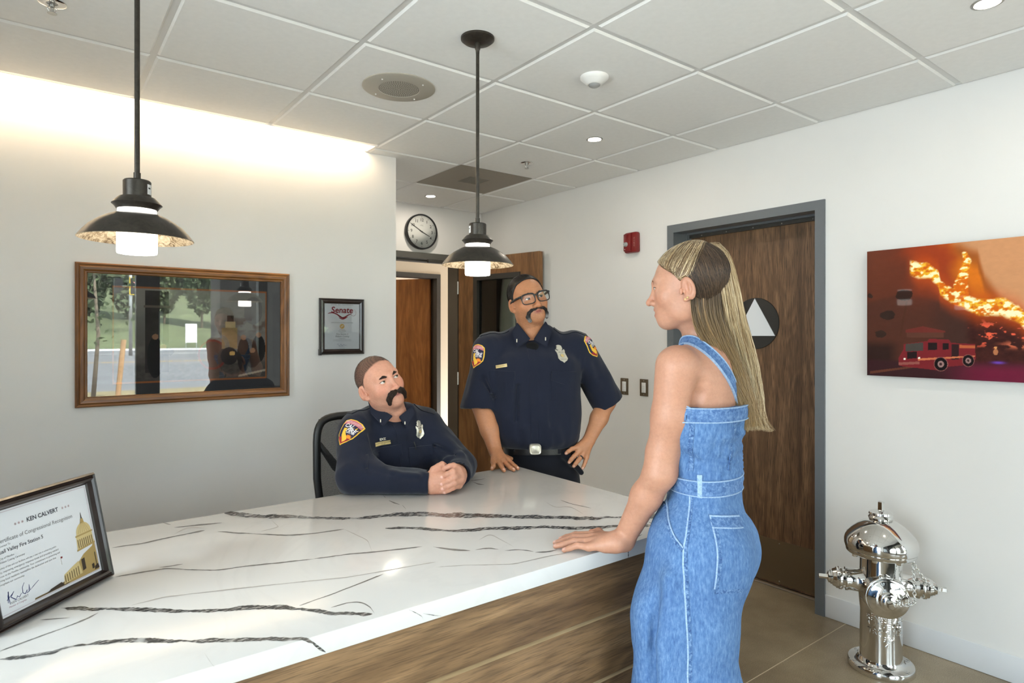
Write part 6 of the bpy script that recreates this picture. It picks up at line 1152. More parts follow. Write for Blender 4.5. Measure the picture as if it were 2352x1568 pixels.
Hs = SDF(); Hs.ell(HB.g(0, -.014, .030), np.array((.075, .096, .084)) * HB.s, HB.H); Hs.ell(HB.g(0, .020, -.012), np.array((.065, .070, .082)) * HB.s, HB.H, .03 * HB.s); Vh, _ = Hs.mesh(HB.c - .16, HB.c + .16, .004)
Vh = Vh[(lineB(HB.loc(Vh)) < -.004) & ~((np.abs(HB.loc(Vh)[:, 0]) > .06) & (np.abs(HB.loc(Vh)[:, 1] + .01) < .024) & (HB.loc(Vh)[:, 2] < .022))]
Vs, Fs, Cs = fur(Hs, Vh, lambda P: HB.H[:, 1] * .5 - HB.H[:, 2] * .8 + (P - HB.g(0, -.03, .12)) * 8, 6500, .0045, .00035, [lin(48, 36, 31), lin(66, 52, 45)], 8, -.0004, .0020, 2, .3); tag(arr_obj('hair', Vs, Fs, MT['hair'], pB, Cs), kind='stuff')
brn = [lin(52, 36, 28), lin(40, 28, 22), lin(66, 48, 36)]
mp = [[(q * .002, .0985, -.0495), (q * .014, .0975, -.0530), (q * .027, .0895, -.0600), (q * .0355, .0810, -.0720), (q * .0375, .0755, -.0890)] for q in (-1, 1)]
Ms = SDF()
for q in mp: Ms.chain([HB.g(*p) for p in q], np.array([.0070, .0090, .0092, .0080, .0055]) * HB.s, .008)
Ms.disp(lambda P: .0008 * lump(P, 500, 4)); Vm, Fm = Ms.mesh(HB.c - .16, HB.c + .16, .0026); Cm = np.tile(lin(48, 34, 27), (len(Vm), 1)) * (1 + .25 * lump(Vm, 400, 2))[:, None]
Vs, Fs, Cs = fur(Ms, Vm, path_dir(HB, mp, .7), 2400, .013, .00055, brn, 5, .0002, .0022); arr_obj('moustache', np.concatenate([Vm, Vs]), np.concatenate([Fm, Fs + len(Vm)]), MT['hair'], pB, np.concatenate([Cm, Cs]))
for q in (-1, 1):
    eyebrow(HB, q, [(.009, .0925, .0130), (.027, .0910, .0185), (.049, .0760, .0160)], (.0034, .0042, .0016), brn[0], pB)
# long-sleeved shirt
Sb = SDF(); du = lambda a, b: (b - a) / np.linalg.norm(b - a)
Sb.cap(bRS, bRE, .074, .064, .04); Sb.cap(bRE, bRW + du(bRE, bRW) * .03, .060, .044, .03); Sb.cap(bLS, bLE, .074, .062, .04); Sb.cap(bLE, bLW + du(bLE, bLW) * .03, .058, .044, .03)
for a, c, r in ((bRE, bRW, .038), (bLE, bLW, .038)):
    dd_ = du(a, c); Sb.plane(c - dd_ * .008, dd_, .003); Sb.ops[-1] = ('i', (lambda f, e: (lambda P: np.where(np.linalg.norm(P - e, axis=1) < .11, f(P), -1.)))(Sb.ops[-1][1], c), .003); Sb.cap(c - dd_ * .03, c + dd_ * .1, r, r, .004, 's')
Sb.ell(W(908, 1035, 2.63), (.190, .130, .165), bB, .05); Sb.ell(W(918, 1130, 2.68), (.175, .145, .16), bB, .06); Sb.cap(W(832, 985, 2.55), W(968, 976, 2.67), .066, .066, .05); Sb.cap(W(868, 962, 2.58), W(930, 958, 2.61), .060, .060, .05); Sb.ell(W(908, 988, 2.555), (.085, .065, .050), bB, .04)
for a, b, r in ((W(822, 1060, 2.36), W(880, 1085, 2.33), .014), (W(840, 1040, 2.40), W(870, 1068, 2.36), .012), (W(900, 1090, 2.295), W(960, 1094, 2.29), .008), (W(795, 1040, 2.40), W(800, 1085, 2.32), .012), (W(1010, 1010, 2.60), W(1050, 1035, 2.55), .012), (W(1000, 1035, 2.60), W(1045, 1055, 2.53), .012), (W(860, 1000, 2.49), W(845, 1050, 2.44), .012), (W(975, 1010, 2.60), W(968, 1070, 2.60), .012), (W(1020, 1060, 2.52), W(1060, 1045, 2.52), .010)): Sb.cap(a, b, r, r * .6, .035)
for a, b, r in ((W(838, 1070, 2.305), W(905, 1092, 2.285), .006), (W(865, 1055, 2.40), W(850, 1000, 2.44), .010), (W(1000, 1022, 2.585), W(1048, 1048, 2.515), .006), (W(990, 1000, 2.62), W(985, 1045, 2.60), .008)): Sb.cap(a, b, r, r * .5, .018, 's')
Sb.disp(lambda P: .0020 * lump(P, 38, 21) + .0060 * np.abs(lump(P, 26, 27)) + .0028 * np.abs(lump(P, 52, 28)) - .003)
Sb.cap(W(896, 940, 2.58), HB.g(0, -.02, 0), .063, .075, .006, 's'); Sb.ell(W(911, 952, 2.50), (.015, .04, .026), bB, .006, 's')
Sb.plane((0, 0, DKZ + .002), -UPV, .004); Sb.ops[-1] = ('i', lambda P: np.where(P[:, 1] < DKY1 + .03, DKZ + .002 - P[:, 2], -1.), .004)
pts = np.array([bRE, bRW, bLE, bLS, bRS, W(915, 1130, 2.68)]); lo = pts.min(0) - [.24, .2, .10]; lo[2] = .66; hi = pts.max(0) + [.2, .26, .13]
shB = sdf_obj('shirt', Sb, lo, hi, .0046, MT['navy'], pB)
nB = bB[:, 1]
ribbon(Sb, [W(913, 968, 2.50), W(925, 1005, 2.49), W(933, 1045, 2.49), W(940, 1082, 2.50)], .036, .0024).build('placket', MT['navy'], shB, True, 40)
for u, v in ((922, 1010), (929, 1059)): button(Sb, W(u, v, 2.50), shB, .006)
b_ = pocket(Sb, W(886, 1029, 2.48), nB - .45 * bB[:, 0], UPV + .12 * RTV * -1, shB, .118, .056, .07); button(Sb, b_, shB, .006); b_ = pocket(Sb, W(965, 1027, 2.55), nB + .35 * bB[:, 0], UPV - .05 * RTV, shB, .095, .05, .07); button(Sb, b_, shB, .006)
badge(Sb, W(970, 991, 2.54), nB + .15 * bB[:, 0], UPV - .10 * RTV, shB, .92)
fnp = drape(Sb, W(879, 1019, 2.46), nB - .45 * bB[:, 0], UPV - .12 * RTV); npB = star([(-.0275, -.0075), (.0275, -.0075), (.0275, .0075), (-.0275, .0075)], fnp, .0062, .002).build('name_plate', MT['gold'], shB); drape_text('plate_lettering', 'CLAYTON WAGNER', .0062, fnp, 0, .002, .0067, MT['button'], npB); drape_text('plate_lettering', 'ENGINEER', .0036, fnp, 0, -.0042, .0067, MT['button'], npB)
drape_text('collar_brass', 'EXZ', .0125, fnp, 0, .0155, .0030, MT['silver'], shB, extrude=.0, bold=.0006)
shoulder_patch(Sb, W(801, 998, 2.42), -.62 * RTV + .78 * TOC + .12 * UPV, UPV + .16 * RTV, shB)
for pts_ in ([W(806, 962, 2.5), W(825, 945, 2.53), W(846, 930, 2.56)], [W(995, 952, 2.66), W(970, 942, 2.65), W(945, 935, 2.63)]): ribbon(Sb, pts_, .05, .004).build('epaulette', MT['navy2'], shB, True, 40); button(Sb, pts_[-1] * .8 + pts_[1] * .2, shB, .005, MT['gold'])
nbB = W(896, 944, 2.585); ring = [nbB + np.array([0, 0, .016 * math.cos(t) - .006]) + (bB[:, 0] * math.sin(t) * .070 - bB[:, 1] * math.cos(t) * .068) for t in np.linspace(-2.4, 2.4, 25)]
collar(HB, nbB, Sb, shB, [W(846, 922, 2.53), W(903, 956, 2.478), W(880, 980, 2.458), W(853, 952, 2.49)], [W(946, 932, 2.565), W(915, 958, 2.495), W(933, 984, 2.485), W(953, 950, 2.54)], ring)
for u, v, f in ((874, 966, 2.457), (930, 971, 2.487)):
    c = W(u, v, f); MB().box(c - [.0018, .0018, .006], c + [.0018, .0018, .006], .001).build('collar_pin', MT['silver'], shB)
button(Sb, W(893, 955, 2.47), shB, .005)
fnp = drape(Sb, W(954, 1024, 2.53), nB, UPV); MB().tube([fnp(np.array([[x, y]]), .006)[0] for x, y in ((-.004, .016), (.001, .004), (.004, -.016))], [.003, .0028, .002], 6).build('pen_clip', MT['black'], shB, True)
# legs under the desk
Tb = SDF(); hp = cb + CHF * .20 + UPV * .56
for q in (-1, 1):
    kn = hp + CHF * .44 + CHL * q * .13 + UPV * -.02; ft = kn * [1, 1, 0] + CHF * .02 + UPV * .09; Tb.chain([hp + CHL * q * .09, kn, ft], [.095, .070, .062], .04); shoe(ft, CHF, pB)
Tb.ell(hp, (.18, .15, .12), bB, .05); sdf_obj('trousers', Tb, hp - [.75, .75, .55], hp + [.75, .75, .2], .008, MT['navy_trouser'], pB)
print('seated officer', round(time.time() - t0, 1))
# ------------------------------------------------------------------ the visitor in the denim jumpsuit
t0 = time.time(); nails = []
pC = tag(empty('person', tuple(W(1610, 1400, 1.66) * [1, 1, 0])), 'woman with long blonde ponytail in a denim jumpsuit leaning a hand on the desk', 'person')
HC_ = Head(W(1580, 657, 1.645), frame(-114, -4, 0), .955, jaw=.88, nose=.86, eye=.62, brow=.0062, open=.0035, tip=.001)
bC = frame(-115); cL_, cF = bC[:, 0], bC[:, 1]; C_ = SDF(); HC_.build(C_)
nk = W(1634, 800, 1.67); C_.chain([HC_.g(0, -.020, -.05), W(1612, 752, 1.66), nk], [.048, .046, .054], .03, .02); C_.cap(HC_.g(0, -.006, -.066), W(1622, 800, 1.66), .024, .034, .02)
cS, cE, cWr = W(1556, 842, 1.565), W(1521, 1068, 1.605), W(1432, 1240, 1.700); fS = W(1674, 842, 1.79)
C_.cap(W(1604, 818, 1.64), cS + (fS - cS) * .10 - UPV * .002, .040, .046, .04); C_.cap(W(1632, 818, 1.69), fS, .040, .048, .05)
C_.ell(W(1620, 872, 1.685), (.150, .080, .100), bC, .05); C_.ell(W(1607, 965, 1.675), (.124, .092, .13), bC, .05); C_.ell(W(1620, 1095, 1.675), (.120, .080, .10), bC, .06); C_.ell(W(1616, 1235, 1.67), (.160, .115, .13), bC, .06)
C_.chain([cS, cS * .5 + cE * .5 + RTV * .003, cE + UPV * .03], [.0545, .0470, .0390], .02, .012); C_.chain([cE + UPV * .03, cE - UPV * .02 - RTV * .006, cWr * .40 + cE * .60, cWr], [.0385, .0395, .0380, .0280], .02)
C_.chain([fS, W(1665, 1000, 1.86), W(1640, 1150, 1.85)], [.05, .042, .032], .03); C_.ell(W(1632, 1185, 1.84), (.03, .025, .06), bC, .02)
cz = lambda x, y, z: D(1250 + x / 7.84, 1080 + y / 7.84, DKZ + z)
wr = cz(1310, 1290, .036); C_.cap(cWr, wr, .0285, .0270, .015)
mcC = [cz(800, 1380, .021), cz(830, 1280, .028), cz(860, 1205, .031), cz(900, 1155, .030)]
for q, r in zip(mcC, (.0105, .0118, .0118, .0112)): C_.cap(wr + (q - wr) * .10, q, .0195, r, .014)
C_.cap(wr, mcC[0] * .4 + wr * .6 - UPV * .004, .022, .018, .014)
finger(C_, [mcC[0], cz(600, 1350, .020), cz(470, 1395, .012), cz(355, 1435, .0075)], [.0100, .0088, .0078, .0066], UPV * .004 + RTV * -.002)
finger(C_, [mcC[1], cz(525, 1275, .022), cz(330, 1335, .013), cz(200, 1365, .0080)], [.0110, .0094, .0083, .0070], UPV * .004 + RTV * -.002)
finger(C_, [mcC[2], cz(525, 1205, .022), cz(330, 1270, .013), cz(195, 1300, .0080)], [.0110, .0094, .0083, .0070], UPV * .004 + RTV * -.002)
finger(C_, [mcC[3], cz(565, 1155, .020), cz(400, 1200, .012), cz(295, 1232, .0080)], [.0105, .0090, .0080, .0068], UPV * .004 + RTV * -.002)
C_.chain([wr * .6 + mcC[3] * .4, cz(980, 1120, .020), cz(850, 1115, .012)], [.015, .012, .0095], .012)
for a, b in zip(hit(C_, [(1612, 880), (1604, 905)]), hit(C_, [(1604, 905), (1594, 940)])): C_.cap(a + TOC * .004, b + TOC * .004, .006, .008, .02, 's')
skC = lambda P: HC_.skin(P, lin(182, 134, 110), lin(158, 92, 84), 0, (0, 0, 0), (.86, .52, .42), .28, nails, lin(204, 162, 148))
pts = np.array([cS, cE, cWr, fS, HC_.c, W(1640, 1180, 1.85), W(1270, 1250, 1.75), W(1616, 1235, 1.67)]); lo = pts.min(0) - [.14, .14, .05]; hi = pts.max(0) + [.16, .16, .15]; lo[2] = .86
body_obj(C_, lo, hi, W(1600, 772, 1.65)[2], .0030, .0021, MT['skin'], pC, skC, HC_.c)
HC_.eyes(pC, (.12, 1, -.15), lin(84, 100, 110))
for q in (-1, 1): eyebrow(HC_, q, [(.012, .0885, .0155), (.028, .0865, .0205), (.046, .0745, .0165)], (.0014, .0018, .0008), lin(112, 82, 58), pC)
# earring studs
for dx, dz in ((0, 0), (-.006, .004)):
    c = HC_.g(.0850, -.003 + dx, -.0405 + dz); MB().lathe([(.0022, -.001), (.0024, .0005), (.0012, .0020)], c, bC[:, [1, 2, 0]], 10).build('earring', MT['gold'], pC, True)
# hair: a brown base shell, combed strands to the tie, the ponytail and the loose long hair
lineC = hairline([(-.13, -.085), (-.075, -.075), (-.030, -.035), (-.012, -.020), (.002, -.004), (.016, .020), (.030, .034), (.055, .052), (.074, .072), (.10, .10)])
TIE = W(1616, 574, 1.66)
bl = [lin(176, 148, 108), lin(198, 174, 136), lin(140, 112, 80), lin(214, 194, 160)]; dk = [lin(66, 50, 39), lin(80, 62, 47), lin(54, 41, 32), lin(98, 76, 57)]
def todir(P): return (TIE - P) / .12
Hh = SDF(); Hh.ell(HC_.g(0, -.014, .030), np.array((.075, .096, .084)) * HC_.s + .006, HC_.H); Hh.ell(HC_.g(0, .020, -.012), np.array((.065, .070, .082)) * HC_.s + .005, HC_.H, .03); Hh.cap(TIE - UPV * .006, HC_.g(0, -.03, .08), .012, .03, .03)
Hh.add(lambda P: lineC(HC_.loc(P)) * HC_.s * .8, .004, 'i')
for q in (-1, 1): Hh.ell(HC_.g(q * .084, -.004, -.014), np.array((.022, .022, .034)) * HC_.s, HC_.H, .003, 's')
Vh, Fh = Hh.mesh(HC_.c - .17, HC_.c + .17, .0032); ql = HC_.loc(Vh)
tl = HC_.loc(TIE[None])[0]; e0 = np.array([-.010, .014]); ed = np.array([tl[1] - .008, tl[2]]) - e0; ed /= np.linalg.norm(ed)
up_sec = lambda q: sst(ed[1] * (q[:, 1] - e0[0]) - ed[0] * (q[:, 2] - e0[1]), -.004, .004)          # the section pulled up to the tie
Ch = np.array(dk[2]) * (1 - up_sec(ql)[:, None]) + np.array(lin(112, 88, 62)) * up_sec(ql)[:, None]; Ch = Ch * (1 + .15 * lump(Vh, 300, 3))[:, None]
lv_ = lineC(ql); Vu = Vh[(up_sec(ql) > .5) & ((lv_ > -.014) | (np.random.RandomState(2).rand(len(ql)) < .10))]
V1_, F1_, C1_ = fur(Hh, Vu, lambda P: todir(P) + .25 * UPV * (HC_.loc(P)[:, 1:2] > .02), 3600, .20, .0007, bl + [lin(108, 84, 56), lin(96, 74, 50), lin(84, 64, 44)] * 2, 11, .0003, .0012, 14, .035, .6)
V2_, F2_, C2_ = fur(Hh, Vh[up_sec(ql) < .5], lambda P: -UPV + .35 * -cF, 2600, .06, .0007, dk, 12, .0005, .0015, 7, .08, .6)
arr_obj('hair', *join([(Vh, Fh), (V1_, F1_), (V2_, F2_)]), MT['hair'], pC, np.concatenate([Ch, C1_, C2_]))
rs = np.random.RandomState(5)
def lock(ctrl, num, w0, w1, cols, seed, r=.0011, wav=.006, m=26, tipc=None, endspread=0, r1=.35):   # ctrl: list of (u, v, fw, half-width in px)
    rs = np.random.RandomState(seed); out, cc = [], []; cols = np.array(cols); nc = len(cols)
    for _ in range(num):
        a, d = rs.uniform(-1, 1), rs.uniform(-1, 1); ph = rs.rand() * 6.28; fr = rs.uniform(2.2, 4.2); cut = 1 - .36 * rs.rand() ** 1.6; pts = [W(u + a * w, v + rs.randn() * 2, f + d * dw) for u, v, f, w, dw in ctrl]; q = bez(pts, m)
        t = np.linspace(0, 1, m)[:, None]; q = q + RTV * (wav * np.sin(ph + fr * 6.28 * t * .55) * t) + TOC * (wav * .7 * np.cos(ph * 1.7 + fr * 5 * t) * t) + (RTV * a * endspread + TOC * d * endspread) * sst(t, .8, 1.0); q = bez(q[:max(int(m * cut), 6)], m); out.append(q); c = cols[int((math.sin(a * 7.3 + d * 2.1 + seed) + math.sin(a * 15.1 - d * 4.7) * .6 + rs.randn() * .35 + 1.6) / 3.2 * nc) % nc] * rs.uniform(.9, 1.1)
        cc.append(c * (1 - t) + (c if tipc is None else np.array(tipc) * rs.uniform(.75, 1.15)) * t)
    return strands(np.array(out), r, r * r1, np.array(cc))
tu = (1613, 579, 1.66)
pony = [(1617, 573, 1.66, 4, .006), (1637, 563, 1.64, 8, .010), (1660, 585, 1.61, 14, .016), (1674, 650, 1.60, 19, .018), (1690, 735, 1.61, 21, .020), (1712, 825, 1.65, 24, .022), (1727, 905, 1.645, 22, .022), (1732, 962, 1.64, 20, .020), (1735, 1003, 1.64, 26, .02)]
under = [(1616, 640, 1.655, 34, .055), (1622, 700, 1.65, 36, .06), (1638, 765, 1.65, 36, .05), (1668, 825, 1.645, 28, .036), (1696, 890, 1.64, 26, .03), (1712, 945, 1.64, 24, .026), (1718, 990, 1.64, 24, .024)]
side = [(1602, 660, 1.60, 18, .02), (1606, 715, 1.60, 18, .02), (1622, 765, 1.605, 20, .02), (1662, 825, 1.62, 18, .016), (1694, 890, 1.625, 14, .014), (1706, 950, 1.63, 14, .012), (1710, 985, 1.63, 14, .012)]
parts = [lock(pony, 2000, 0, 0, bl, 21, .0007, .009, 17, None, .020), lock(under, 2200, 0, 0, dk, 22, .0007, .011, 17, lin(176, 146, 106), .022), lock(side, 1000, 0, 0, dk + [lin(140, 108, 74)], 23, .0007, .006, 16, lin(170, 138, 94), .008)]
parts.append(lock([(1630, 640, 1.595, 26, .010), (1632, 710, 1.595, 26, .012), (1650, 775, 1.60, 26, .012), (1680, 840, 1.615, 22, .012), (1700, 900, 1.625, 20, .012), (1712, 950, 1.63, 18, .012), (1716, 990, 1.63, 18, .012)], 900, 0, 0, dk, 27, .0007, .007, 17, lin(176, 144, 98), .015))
fly = [(1728, 930, 1.64, 6, .01), (1745, 970, 1.64, 4, .008), (1760, 985, 1.64, 4, .006), (1778, 990, 1.64, 3, .004)]; parts.append(lock(fly, 26, 0, 0, bl, 25, .0010, .002, 14))
Vp, Fp, n_ = [], [], 0
for v, f, c in parts: Vp.append(v); Fp.append(f + n_); n_ += len(v)
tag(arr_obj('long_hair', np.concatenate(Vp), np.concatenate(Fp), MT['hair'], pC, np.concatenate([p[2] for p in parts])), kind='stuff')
core = SDF(); core.chain([W(*c[:3]) for c in under], [.030, .036, .030, .022, .015, .008, .002], .02)
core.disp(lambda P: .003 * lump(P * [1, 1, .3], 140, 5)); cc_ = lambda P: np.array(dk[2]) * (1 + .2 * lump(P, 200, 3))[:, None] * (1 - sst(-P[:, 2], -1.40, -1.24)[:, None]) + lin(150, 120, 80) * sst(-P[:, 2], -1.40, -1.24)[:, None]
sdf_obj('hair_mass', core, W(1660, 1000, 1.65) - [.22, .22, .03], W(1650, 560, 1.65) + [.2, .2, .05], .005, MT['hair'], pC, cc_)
MB().tube([TIE + (HC_.H[:, 0] * math.cos(a) + HC_.H[:, 2] * math.sin(a) * .9) * .0165 - HC_.H[:, 1] * .004 for a in np.linspace(0, 2 * math.pi, 17)], .0042, 7, False).build('hair_tie', MT['black'], pC, True)

# denim jumpsuit
td = NT('denim'); cd = td.coord(); tw_ = td.n('ShaderNodeTexWave'); tw_.inputs['Scale'].default_value = 420; tw_.bands_direction = 'DIAGONAL'; tw_.inputs['Distortion'].default_value = 3; tw_.inputs['Detail Scale'].default_value = 3; td.l(cd, tw_.inputs['Vector'])
f1 = td.noise(td.coord((1, 1, .35)), 160, 4, .7); f2 = td.noise(cd, 9, 4, .6); f3 = td.noise(td.coord((1, 1, .12)), 420, 3, .7)
cb_ = td.ramp(f1, [(.25, srgb(62, 92, 138)), (.5, srgb(86, 118, 162)), (.8, srgb(120, 150, 188))]); cb_ = td.mix(cb_, td.ramp(f2, [(.3, (.84, .86, .90)), (.7, (1.14, 1.12, 1.08))]), 1.0, 'MULTIPLY'); cb_ = td.mix(cb_, td.ramp(f3, [(.3, (.88, .89, .92)), (.7, (1.1, 1.1, 1.08))]), 1.0, 'MULTIPLY')
td.base(cb_).set(Roughness=.85); td.b.inputs['Specular IOR Level'].default_value = .2; td.bump(tw_.outputs['Fac'], .25, .0008); MT['denim'] = td.m
def dn(name, a, b, c, sc=70):
    t = NT(name); f = t.noise(t.coord(), sc, 4, .7, .6); t.base(t.ramp(f, [(.32, srgb(*a)), (.5, srgb(*b)), (.68, srgb(*c))])).set(Roughness=.85); t.b.inputs['Specular IOR Level'].default_value = .2; t.bump(f, .5, .002); return t.m
MT['denim_band'] = dn('denim_band', (60, 88, 132), (84, 114, 158), (118, 146, 184), 110); MT['denim_edge'] = dn('denim_edge', (122, 148, 184), (146, 170, 200), (166, 188, 212), 200); MT['denim_seam'] = dn('denim_seam', (44, 68, 112), (76, 106, 150), (128, 156, 190), 120)
J = SDF(); J.ell(W(1607, 965, 1.675), (.146, .111, .14), bC, .04); J.ell(W(1620, 890, 1.685), (.152, .094, .115), bC, .04); J.ell(W(1620, 1095, 1.675), (.132, .090, .10), bC, .06); J.ell(W(1616, 1232, 1.672), (.172, .122, .125), bC, .06); J.ell(W(1619, 930, 1.685), (.140, .090, .10), bC, .04)
J.ell(W(1552, 945, 1.605), (.055, .052, .062), bC, .04); J.ell(W(1565, 948, 1.74), (.055, .052, .062), bC, .04)
for q in (-1, 1): J.ell(W(1668, 1275, 1.675) + cL_ * q * .070 + cF * .012, (.090, .085, .095), bC, .05)
nl = [W(1592, 1270, 1.615), W(1574, 1400, 1.600), W(1573, 1580, 1.595), W(1575, 1580, 1.595)]; g0 = W(1576, 1560, 1.60); hemN = np.array([g0[0], g0[1], .055]); g1 = W(1615, 1500, 1.76); hemF = np.array([g1[0], g1[1], .055])
J.chain([W(1594, 1262, 1.612), W(1572, 1420, 1.605), W(1577, 1600, 1.600), hemN], [.118, .122, .128, .165], .05); J.chain([W(1630, 1262, 1.745), W(1596, 1420, 1.755), W(1610, 1600, 1.755), hemF], [.112, .100, .104, .140], .05)
for a, b, r in ((W(1490, 1400, 1.56), W(1478, 1800, 1.55), .014), (W(1540, 1330, 1.505), W(1525, 1800, 1.49), .008)): J.cap(a, b, r, r * 1.2, .06)
for a, b, r in ((W(1505, 1360, 1.52), W(1500, 1800, 1.51), .008), (W(1560, 1045, 1.565), W(1600, 1062, 1.56), .004), (W(1640, 1010, 1.565), W(1690, 985, 1.60), .004)): J.cap(a, b, r, r, .03, 's')
wz = W(1622, 1100, 1.66)[2]
def smock(P):                                     # the gathered elastic panel at the small of the back
    q = (P - W(1620, 1040, 1.675)) @ bC; m = sst(-q[:, 1], .035, .06) * sst(q[:, 2], .085, .07) * sst(-q[:, 2], .10, .08); return m * (.0022 * np.sin(q[:, 2] * 900 + 2 * lump(P, 60, 4)) + .0020 * lump(P * [1, 1, 3], 220, 7) - .002)
J0 = SDF(); J0.ops = list(J.ops)
J.disp(lambda P: .0022 * lump(P, 30, 41) + .0035 * np.abs(lump(P * [1, 1, .5], 24, 42)) + .0014 * lump(P, 90, 43) - .002 + smock(P))
zt = W(1650, 926, 1.62)[2]; J.plane(W(1650, 926, 1.66), UPV - .02 * cF, .003); J.plane((0, 0, .05), -UPV, .004)
J.cap(cS + UPV * .02, cE, .052, .044, .004, 's') if False else None
pts = np.array([hemN, hemF, W(1616, 1235, 1.67)]); lo = pts.min(0) - [.26, .26, .02]; hi = pts.max(0) + [.26, .26, .1]; hi[2] = zt + .03
jm = sdf_obj('jumpsuit', J, lo, hi, .0056, MT['denim'], pC)
ringz = lambda z, n=60, r=.25: [np.array([*(W(1615, 1100, 1.672)[:2]), z]) + (cF * math.cos(a) + cL_ * math.sin(a)) * r for a in np.linspace(.2, 2 * math.pi + .2, n)]
def hoop(z, w, t, mat, name, dz=0.0):
    S2 = J; P = np.array(ringz(z, 90, .10)); 
    for _ in range(6):
        d = J0(P); g = J0.grad(P); g[:, 2] = 0; g /= np.linalg.norm(g, axis=1)[:, None]; P = P - d[:, None] * g
    return ribbon(J0, P, w, t + .0015, .010).build(name, mat, jm, True, 50)
hoop(wz, .036, .003, MT['denim_band'], 'waistband'); hoop(wz + .0185, .0030, .0045, MT['denim_edge'], 'waist_stitch'); hoop(wz - .0185, .0030, .0045, MT['denim_edge'], 'waist_stitch')
zb_ = W(1640, 945, 1.60)[2]; hoop(zb_ - .001, .032, .003, MT['denim_band'], 'top_band'); hoop(zb_ - .0185, .0030, .0045, MT['denim_edge'], 'band_stitch'); hoop(zb_ + .0150, .0028, .0045, MT['denim_edge'], 'band_stitch')
sw = lambda pts, w, t, mat, nm: ribbon(J, hit(J, pts), w, t, .007).build(nm, mat, jm, True, 50)
sw([(1584, 1138), (1582, 1180), (1576, 1230), (1570, 1262), (1569, 1300), (1572, 1360), (1577, 1440), (1580, 1500), (1584, 1640)], .0040, .0018, MT['denim_edge'], 'side_seam'); sw([(1588, 1138), (1586, 1180), (1580, 1230), (1575, 1262), (1575, 1300), (1578, 1360), (1583, 1440), (1586, 1500), (1590, 1640)], .008, .0012, MT['denim_seam'], 'seam_pucker')
sw([(1533, 1130), (1531, 1165), (1534, 1200), (1546, 1235), (1568, 1263)], .010, .0030, MT['denim_seam'], 'front_pocket_edge'); sw([(1537, 1130), (1535, 1165), (1538, 1200), (1549, 1231), (1570, 1258)], .0030, .0042, MT['denim_edge'], 'front_pocket_stitch')
sw([(1590, 965), (1588, 1000), (1586, 1040), (1586, 1082)], .012, .0016, MT['denim_seam'], 'bodice_seam'); sw([(1686, 960), (1686, 1000), (1680, 1040), (1675, 1080)], .010, .0016, MT['denim_seam'], 'bodice_seam')
sw([(1607, 1090), (1608, 1143)], .011, .0055, MT['denim_edge'], 'belt_loop')
# back pocket
O = hit(J, [(1686, 1268)])[0]; N = J.grad(O[None])[0]; fnp = drape(J, O, N * .8 + .6 * TOC, UPV + .10 * RTV); hw, h0, h1 = .050, .082, -.098
pk = star([(-hw, h0), (-hw * .3, h0), (hw * .3, h0), (hw, h0), (hw, 0), (hw * .98, h1 * .8), (hw * .8, h1), (0, h1 * 1.02), (-hw * .8, h1), (-hw * .98, h1 * .8), (-hw, 0)], fnp, .0035, -.002, 8).build('back_pocket', MT['denim'], jm, True, 40)
def strip(a, b, w, h, mat, nm): a, b = np.array(a), np.array(b); d = (b - a) / np.linalg.norm(b - a); n2 = np.array([-d[1], d[0]]) * w / 2; tt = np.linspace(0, 1, 16)[:, None]; L_ = a + (b - a) * tt; V_ = np.concatenate([fnp(L_ - n2, h), fnp(L_ + n2, h)]); MB().add(V_, [(i, i + 1, 17 + i, 16 + i) for i in range(15)]).build(nm, mat, pk)
strip((-hw + .002, h0 - .002), (hw - .002, h0 - .002), .004, .0042, MT['denim_edge'], 'pocket_edge'); strip((-hw, h0 - .016), (hw, h0 - .016), .020, .0044, MT['denim_band'], 'pocket_hem'); strip((-hw + .002, h0 - .028), (hw - .002, h0 - .028), .003, .0048, MT['denim_edge'], 'pocket_edge'); strip((-hw + .002, h0), (-hw + .002, h1 + .012), .004, .0044, MT['denim_edge'], 'pocket_edge'); strip((-hw + .009, h0 - .03), (-hw + .009, h1 + .012), .009, .0042, MT['denim_seam'], 'pocket_edge'); strip((-hw + .006, h1 + .006), (hw - .010, h1 + .006), .010, .0042, MT['denim_seam'], 'pocket_edge')
# straps
def strap(pts, S, nm):
    m = ribbon(S, pts, .034, .0035, .008); o = m.build(nm, MT['denim_band'], jm, True, 50)
    P = np.array(pts); ribbon(S, P, .003, .0040, .008)
    return o
Su = SDF(); Su.ops = C_.ops
st1 = list(hit(C_, [(1694, 930), (1682, 880), (1660, 842), (1632, 812), (1606, 793)])) + [W(1584, 788, 1.625), W(1566, 798, 1.66), W(1555, 825, 1.69), W(1545, 870, 1.70), W(1535, 925, 1.68)]
st0 = [W(1694, 930, 1.60), W(1680, 880, 1.595), W(1658, 842, 1.60), W(1630, 810, 1.61), W(1604, 792, 1.615), W(1582, 786, 1.625), W(1562, 794, 1.655), W(1550, 820, 1.69), W(1540, 870, 1.70), W(1530, 925, 1.68)]
strap(st1, Su, 'strap')
st2 = [p + (fS - cS) * .62 + UPV * .0 for p in st1]; strap(st2, Su, 'strap')
def edge_line(pts, S, off, nm):
    q = np.array(pts); P = S.snap(bez(q, 40)); N = S.grad(P); T_ = np.gradient(P, axis=0); T_ /= np.linalg.norm(T_, axis=1)[:, None]; B_ = np.cross(N, T_); ribbon(S, S.snap(P + B_ * off), .0035, .0048, .008).build(nm, MT['denim_edge'], jm, True, 50)
edge_line(st1, Su, .0155, 'strap_stitch'); edge_line(st1, Su, -.0155, 'strap_stitch')
for h in (hemN, hemF): shoe(h + UPV * .02, cF, pC)
print('visitor', round(time.time() - t0, 1))
